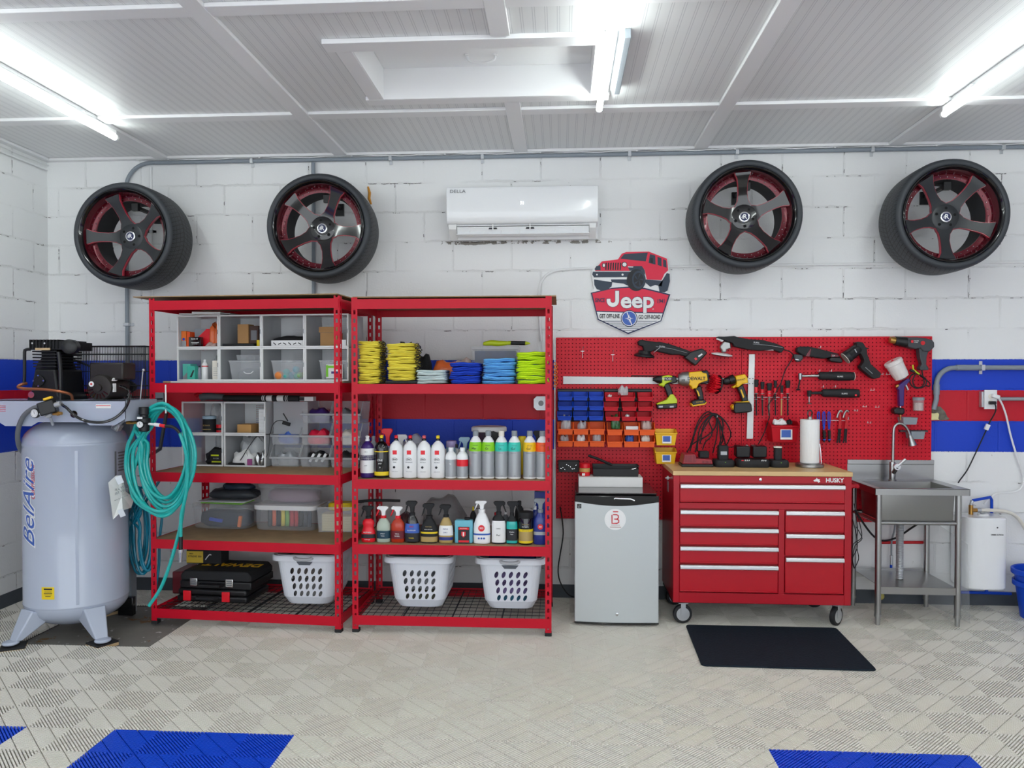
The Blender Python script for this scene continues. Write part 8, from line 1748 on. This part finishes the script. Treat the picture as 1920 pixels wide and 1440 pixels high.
for k, nm in enumerate(('uppermost', 'middle', 'lower', 'lowest')):
    pts = [B(90+rb.uniform(-15, 15), 430+60*k, -.30)]+[B(105+rb.uniform(-35, 45), 500+90*q_+rb.uniform(-30, 30), -.28+rb.uniform(-.03, .03)) for q_ in range(1+k//2, 5)]+[B(90, 930, -.3)]
    tag(MB().tube(spline(pts, 2), .0026, 6).build('cable', M['soft_black']), 'tangled thin black lead between cabinet and sink, %s of four' % nm, 'cable', 'tangled leads beside the cabinet')
p0, p1, p2, p3 = B(695, 590, -.05), B(850, 790, -.30), B(910, 1340, -.36), B(750, 1150, -.06)
tag(MB().add([(2.47, -.05, .02), (2.565, -.42, .003), (2.545, -.42, .50), (2.45, -.05, .62)], [(0, 1, 2, 3)]).build('clear_sheet', M['clear'], solid=.003), 'clear plastic splash sheet between the sink and the water heater', 'sheet')
solo(MB().sph(B(285, 1140, -.1), .03, 14), 'sponge', mat('sponge', 'C9BE6A', .9, bump=.8, bscale=50), 'yellowish sponge on the floor under the sink', 'sponge')
# bucket
def bucket(label, z0, x, y, s=1.0, nm='bucket'):
    t = thing(nm, label, 'bucket', (x, y, z0)); MB().lathe([(1e-4, .004), (.105*s, .004), (.108*s, 0), (.140*s, .235), (.148*s, .238), (.150*s, .228)], n=48, cap=False).build('pail', M['blue'], t, smooth=50, solid=.002)
    MB().lathe([(.150*s, .205), (.153*s, .208), (.153*s, .236), (.146*s, .240)], n=48, cap=False).build('rim', M['blue'], t, solid=.002)
bx_c = 3.075
bucket('blue bucket on the floor at the right edge, lower of two nested', .001, bx_c, -.27); bucket('blue bucket nested on top of the other at the right edge', .075, bx_c, -.27, 1.05)
# ================================================================ OUTLET, CORDS AND CONDUIT AT THE RIGHT
conduit([(XR-.02, -.026, 1.613), (2.66, -.026, 1.613)]+arc(2.645, 1.50, .112, PI/2, PI, -.026)[1:]+[(2.533, -.026, 1.40), (2.515, -.026, 1.33)], 'grey conduit bending down over the blue and red stripes at the right', r=.0165, clips=[((2.83, -.026, 1.613), 'x')])
solo(MB().cyl((2.533, -.026, 1.50), (2.533, -.026, 1.43), .020), 'conduit_coupling', M['conduit'], 'grey coupling on the bent conduit', 'coupling'); solo(MB().cyl((2.66, -.026, 1.613), (2.80, -.026, 1.613), .0195), 'conduit_coupling', M['conduit'], 'grey coupling on the straight part of the right conduit', 'coupling')
x0, x1, z0, z1 = rect(1845, 731, 1869, 767, -.045); t = thing('wall_outlet', 'white wall outlet box with two plugs on the red stripe', 'outlet', ((x0+x1)/2, 0, z0))
bw(MB().bx(x0-.012, x1-.004, -.04, -.002, z0+.012, z1-.012), 'metal_box', M['zinc'], t, bevel=.003); bw(MB().bx(x0, x1, -.050, -.041, z0, z1), 'cover_plate', M['white'], t, bevel=.002)
cx = (x0+x1)/2; bw(MB().lathe([(.017, 0), (.017, .0015)], (cx, -.050, z1-.045), 20, R=RF), 'socket', M['cream'], t); bw(MB().lathe([(.017, 0), (.017, .0015)], (cx, -.050, z0+.045), 20, R=RF), 'socket', M['cream'], t)
conduit([(XR-.02, -.026, at(1890, 748, -.026).z), (x1-.002, -.026, at(1890, 748, -.026).z)], 'straight light grey conduit running right from the outlet', r=.0125, m='silver_label')
U = lambda a, b_, Y: at(1640+a/6, 660+b_/6, Y)
t = thing('hanging_lead', 'black power cord with white tag hanging from the outlet', 'cord', U(1330, 575, -.06)); bw(MB().box(U(1325, 572, -.065), (.042, .026, .022)), 'plug', M['black'], t, bevel=.004)
bw(MB().tube(spline([U(1345, 575, -.07), U(1362, 610, -.07), U(1355, 680, -.06), U(1300, 780, -.04), U(1255, 880, -.035), U(1190, 1020, -.03), U(1120, 1170, -.03), U(1040, 1330, -.03), U(960, 1440, -.035), at(1797, 905, -.05)], 3), .0042, 10), 'cord', M['soft_black'], t); bw(MB().box(U(1265, 845, -.045), (.026, .012, .038), rot=(0, .42, 0)), 'tag', M['white'], t)
t = thing('hanging_lead', 'white power cord looping from the outlet down to the water heater', 'cord', U(1375, 500, -.06)); bw(MB().box(U(1360, 500, -.065), (.05, .028, .026), rot=(0, .3, 0)), 'plug', M['white'], t, bevel=.005)
bw(MB().tube(spline([U(1380, 500, -.065), U(1430, 580, -.05), U(1480, 720, -.035), U(1520, 900, -.03), U(1570, 1080, -.03), at(1911, 868, -.03), at(1919, 893, -.03), at(1915, 915, -.03), at(1898, 923, -.03), at(1870, 925, -.03), at(1860, 931, -.035), at(1845, 945, -.05)], 3), .006, 10), 'cord', M['white'], t)
# broken patch with foam round the conduit end
solo(MB().prism([(p.x, p.z) for p in [U(a, b_, -.004) for a, b_ in ((622, 610), (660, 605), (740, 615), (790, 670), (820, 735), (840, 745), (830, 762), (740, 768), (622, 765))]], -.005, -.0005), 'wall_patch', mat('rough mortar', '7C776C', .9, bump=1.0, bscale=60, vary=.5, vscale=40), 'rough grey broken patch of wall where the conduit enters', 'patch', smooth=0)
solo(MB().prism([(p.x, p.z) for p in [U(a, b_, -.004) for a, b_ in ((622, 685), (665, 690), (700, 680), (716, 700), (705, 750), (720, 762), (622, 765))]], -.020, -.006), 'foam_patch', mat('foam filler', 'E4DCA4', .85, bump=.8, bscale=50), 'pale yellow foam around the conduit end', 'foam', smooth=0, bevel=.004)
p = at(1048, 1000, -.10); solo(MB().tube(spline([at(1050, 950, -.12), at(1056, 1000, -.14), at(1047, 1060, -.16), at(1050, 1090, -.18), at(1066, 1115, -.2), at(1085, 1122, -.16)], 3), .0042, 8), 'hanging_lead', M['soft_black'], 'black cord hanging between the right rack and the fridge', 'cord')
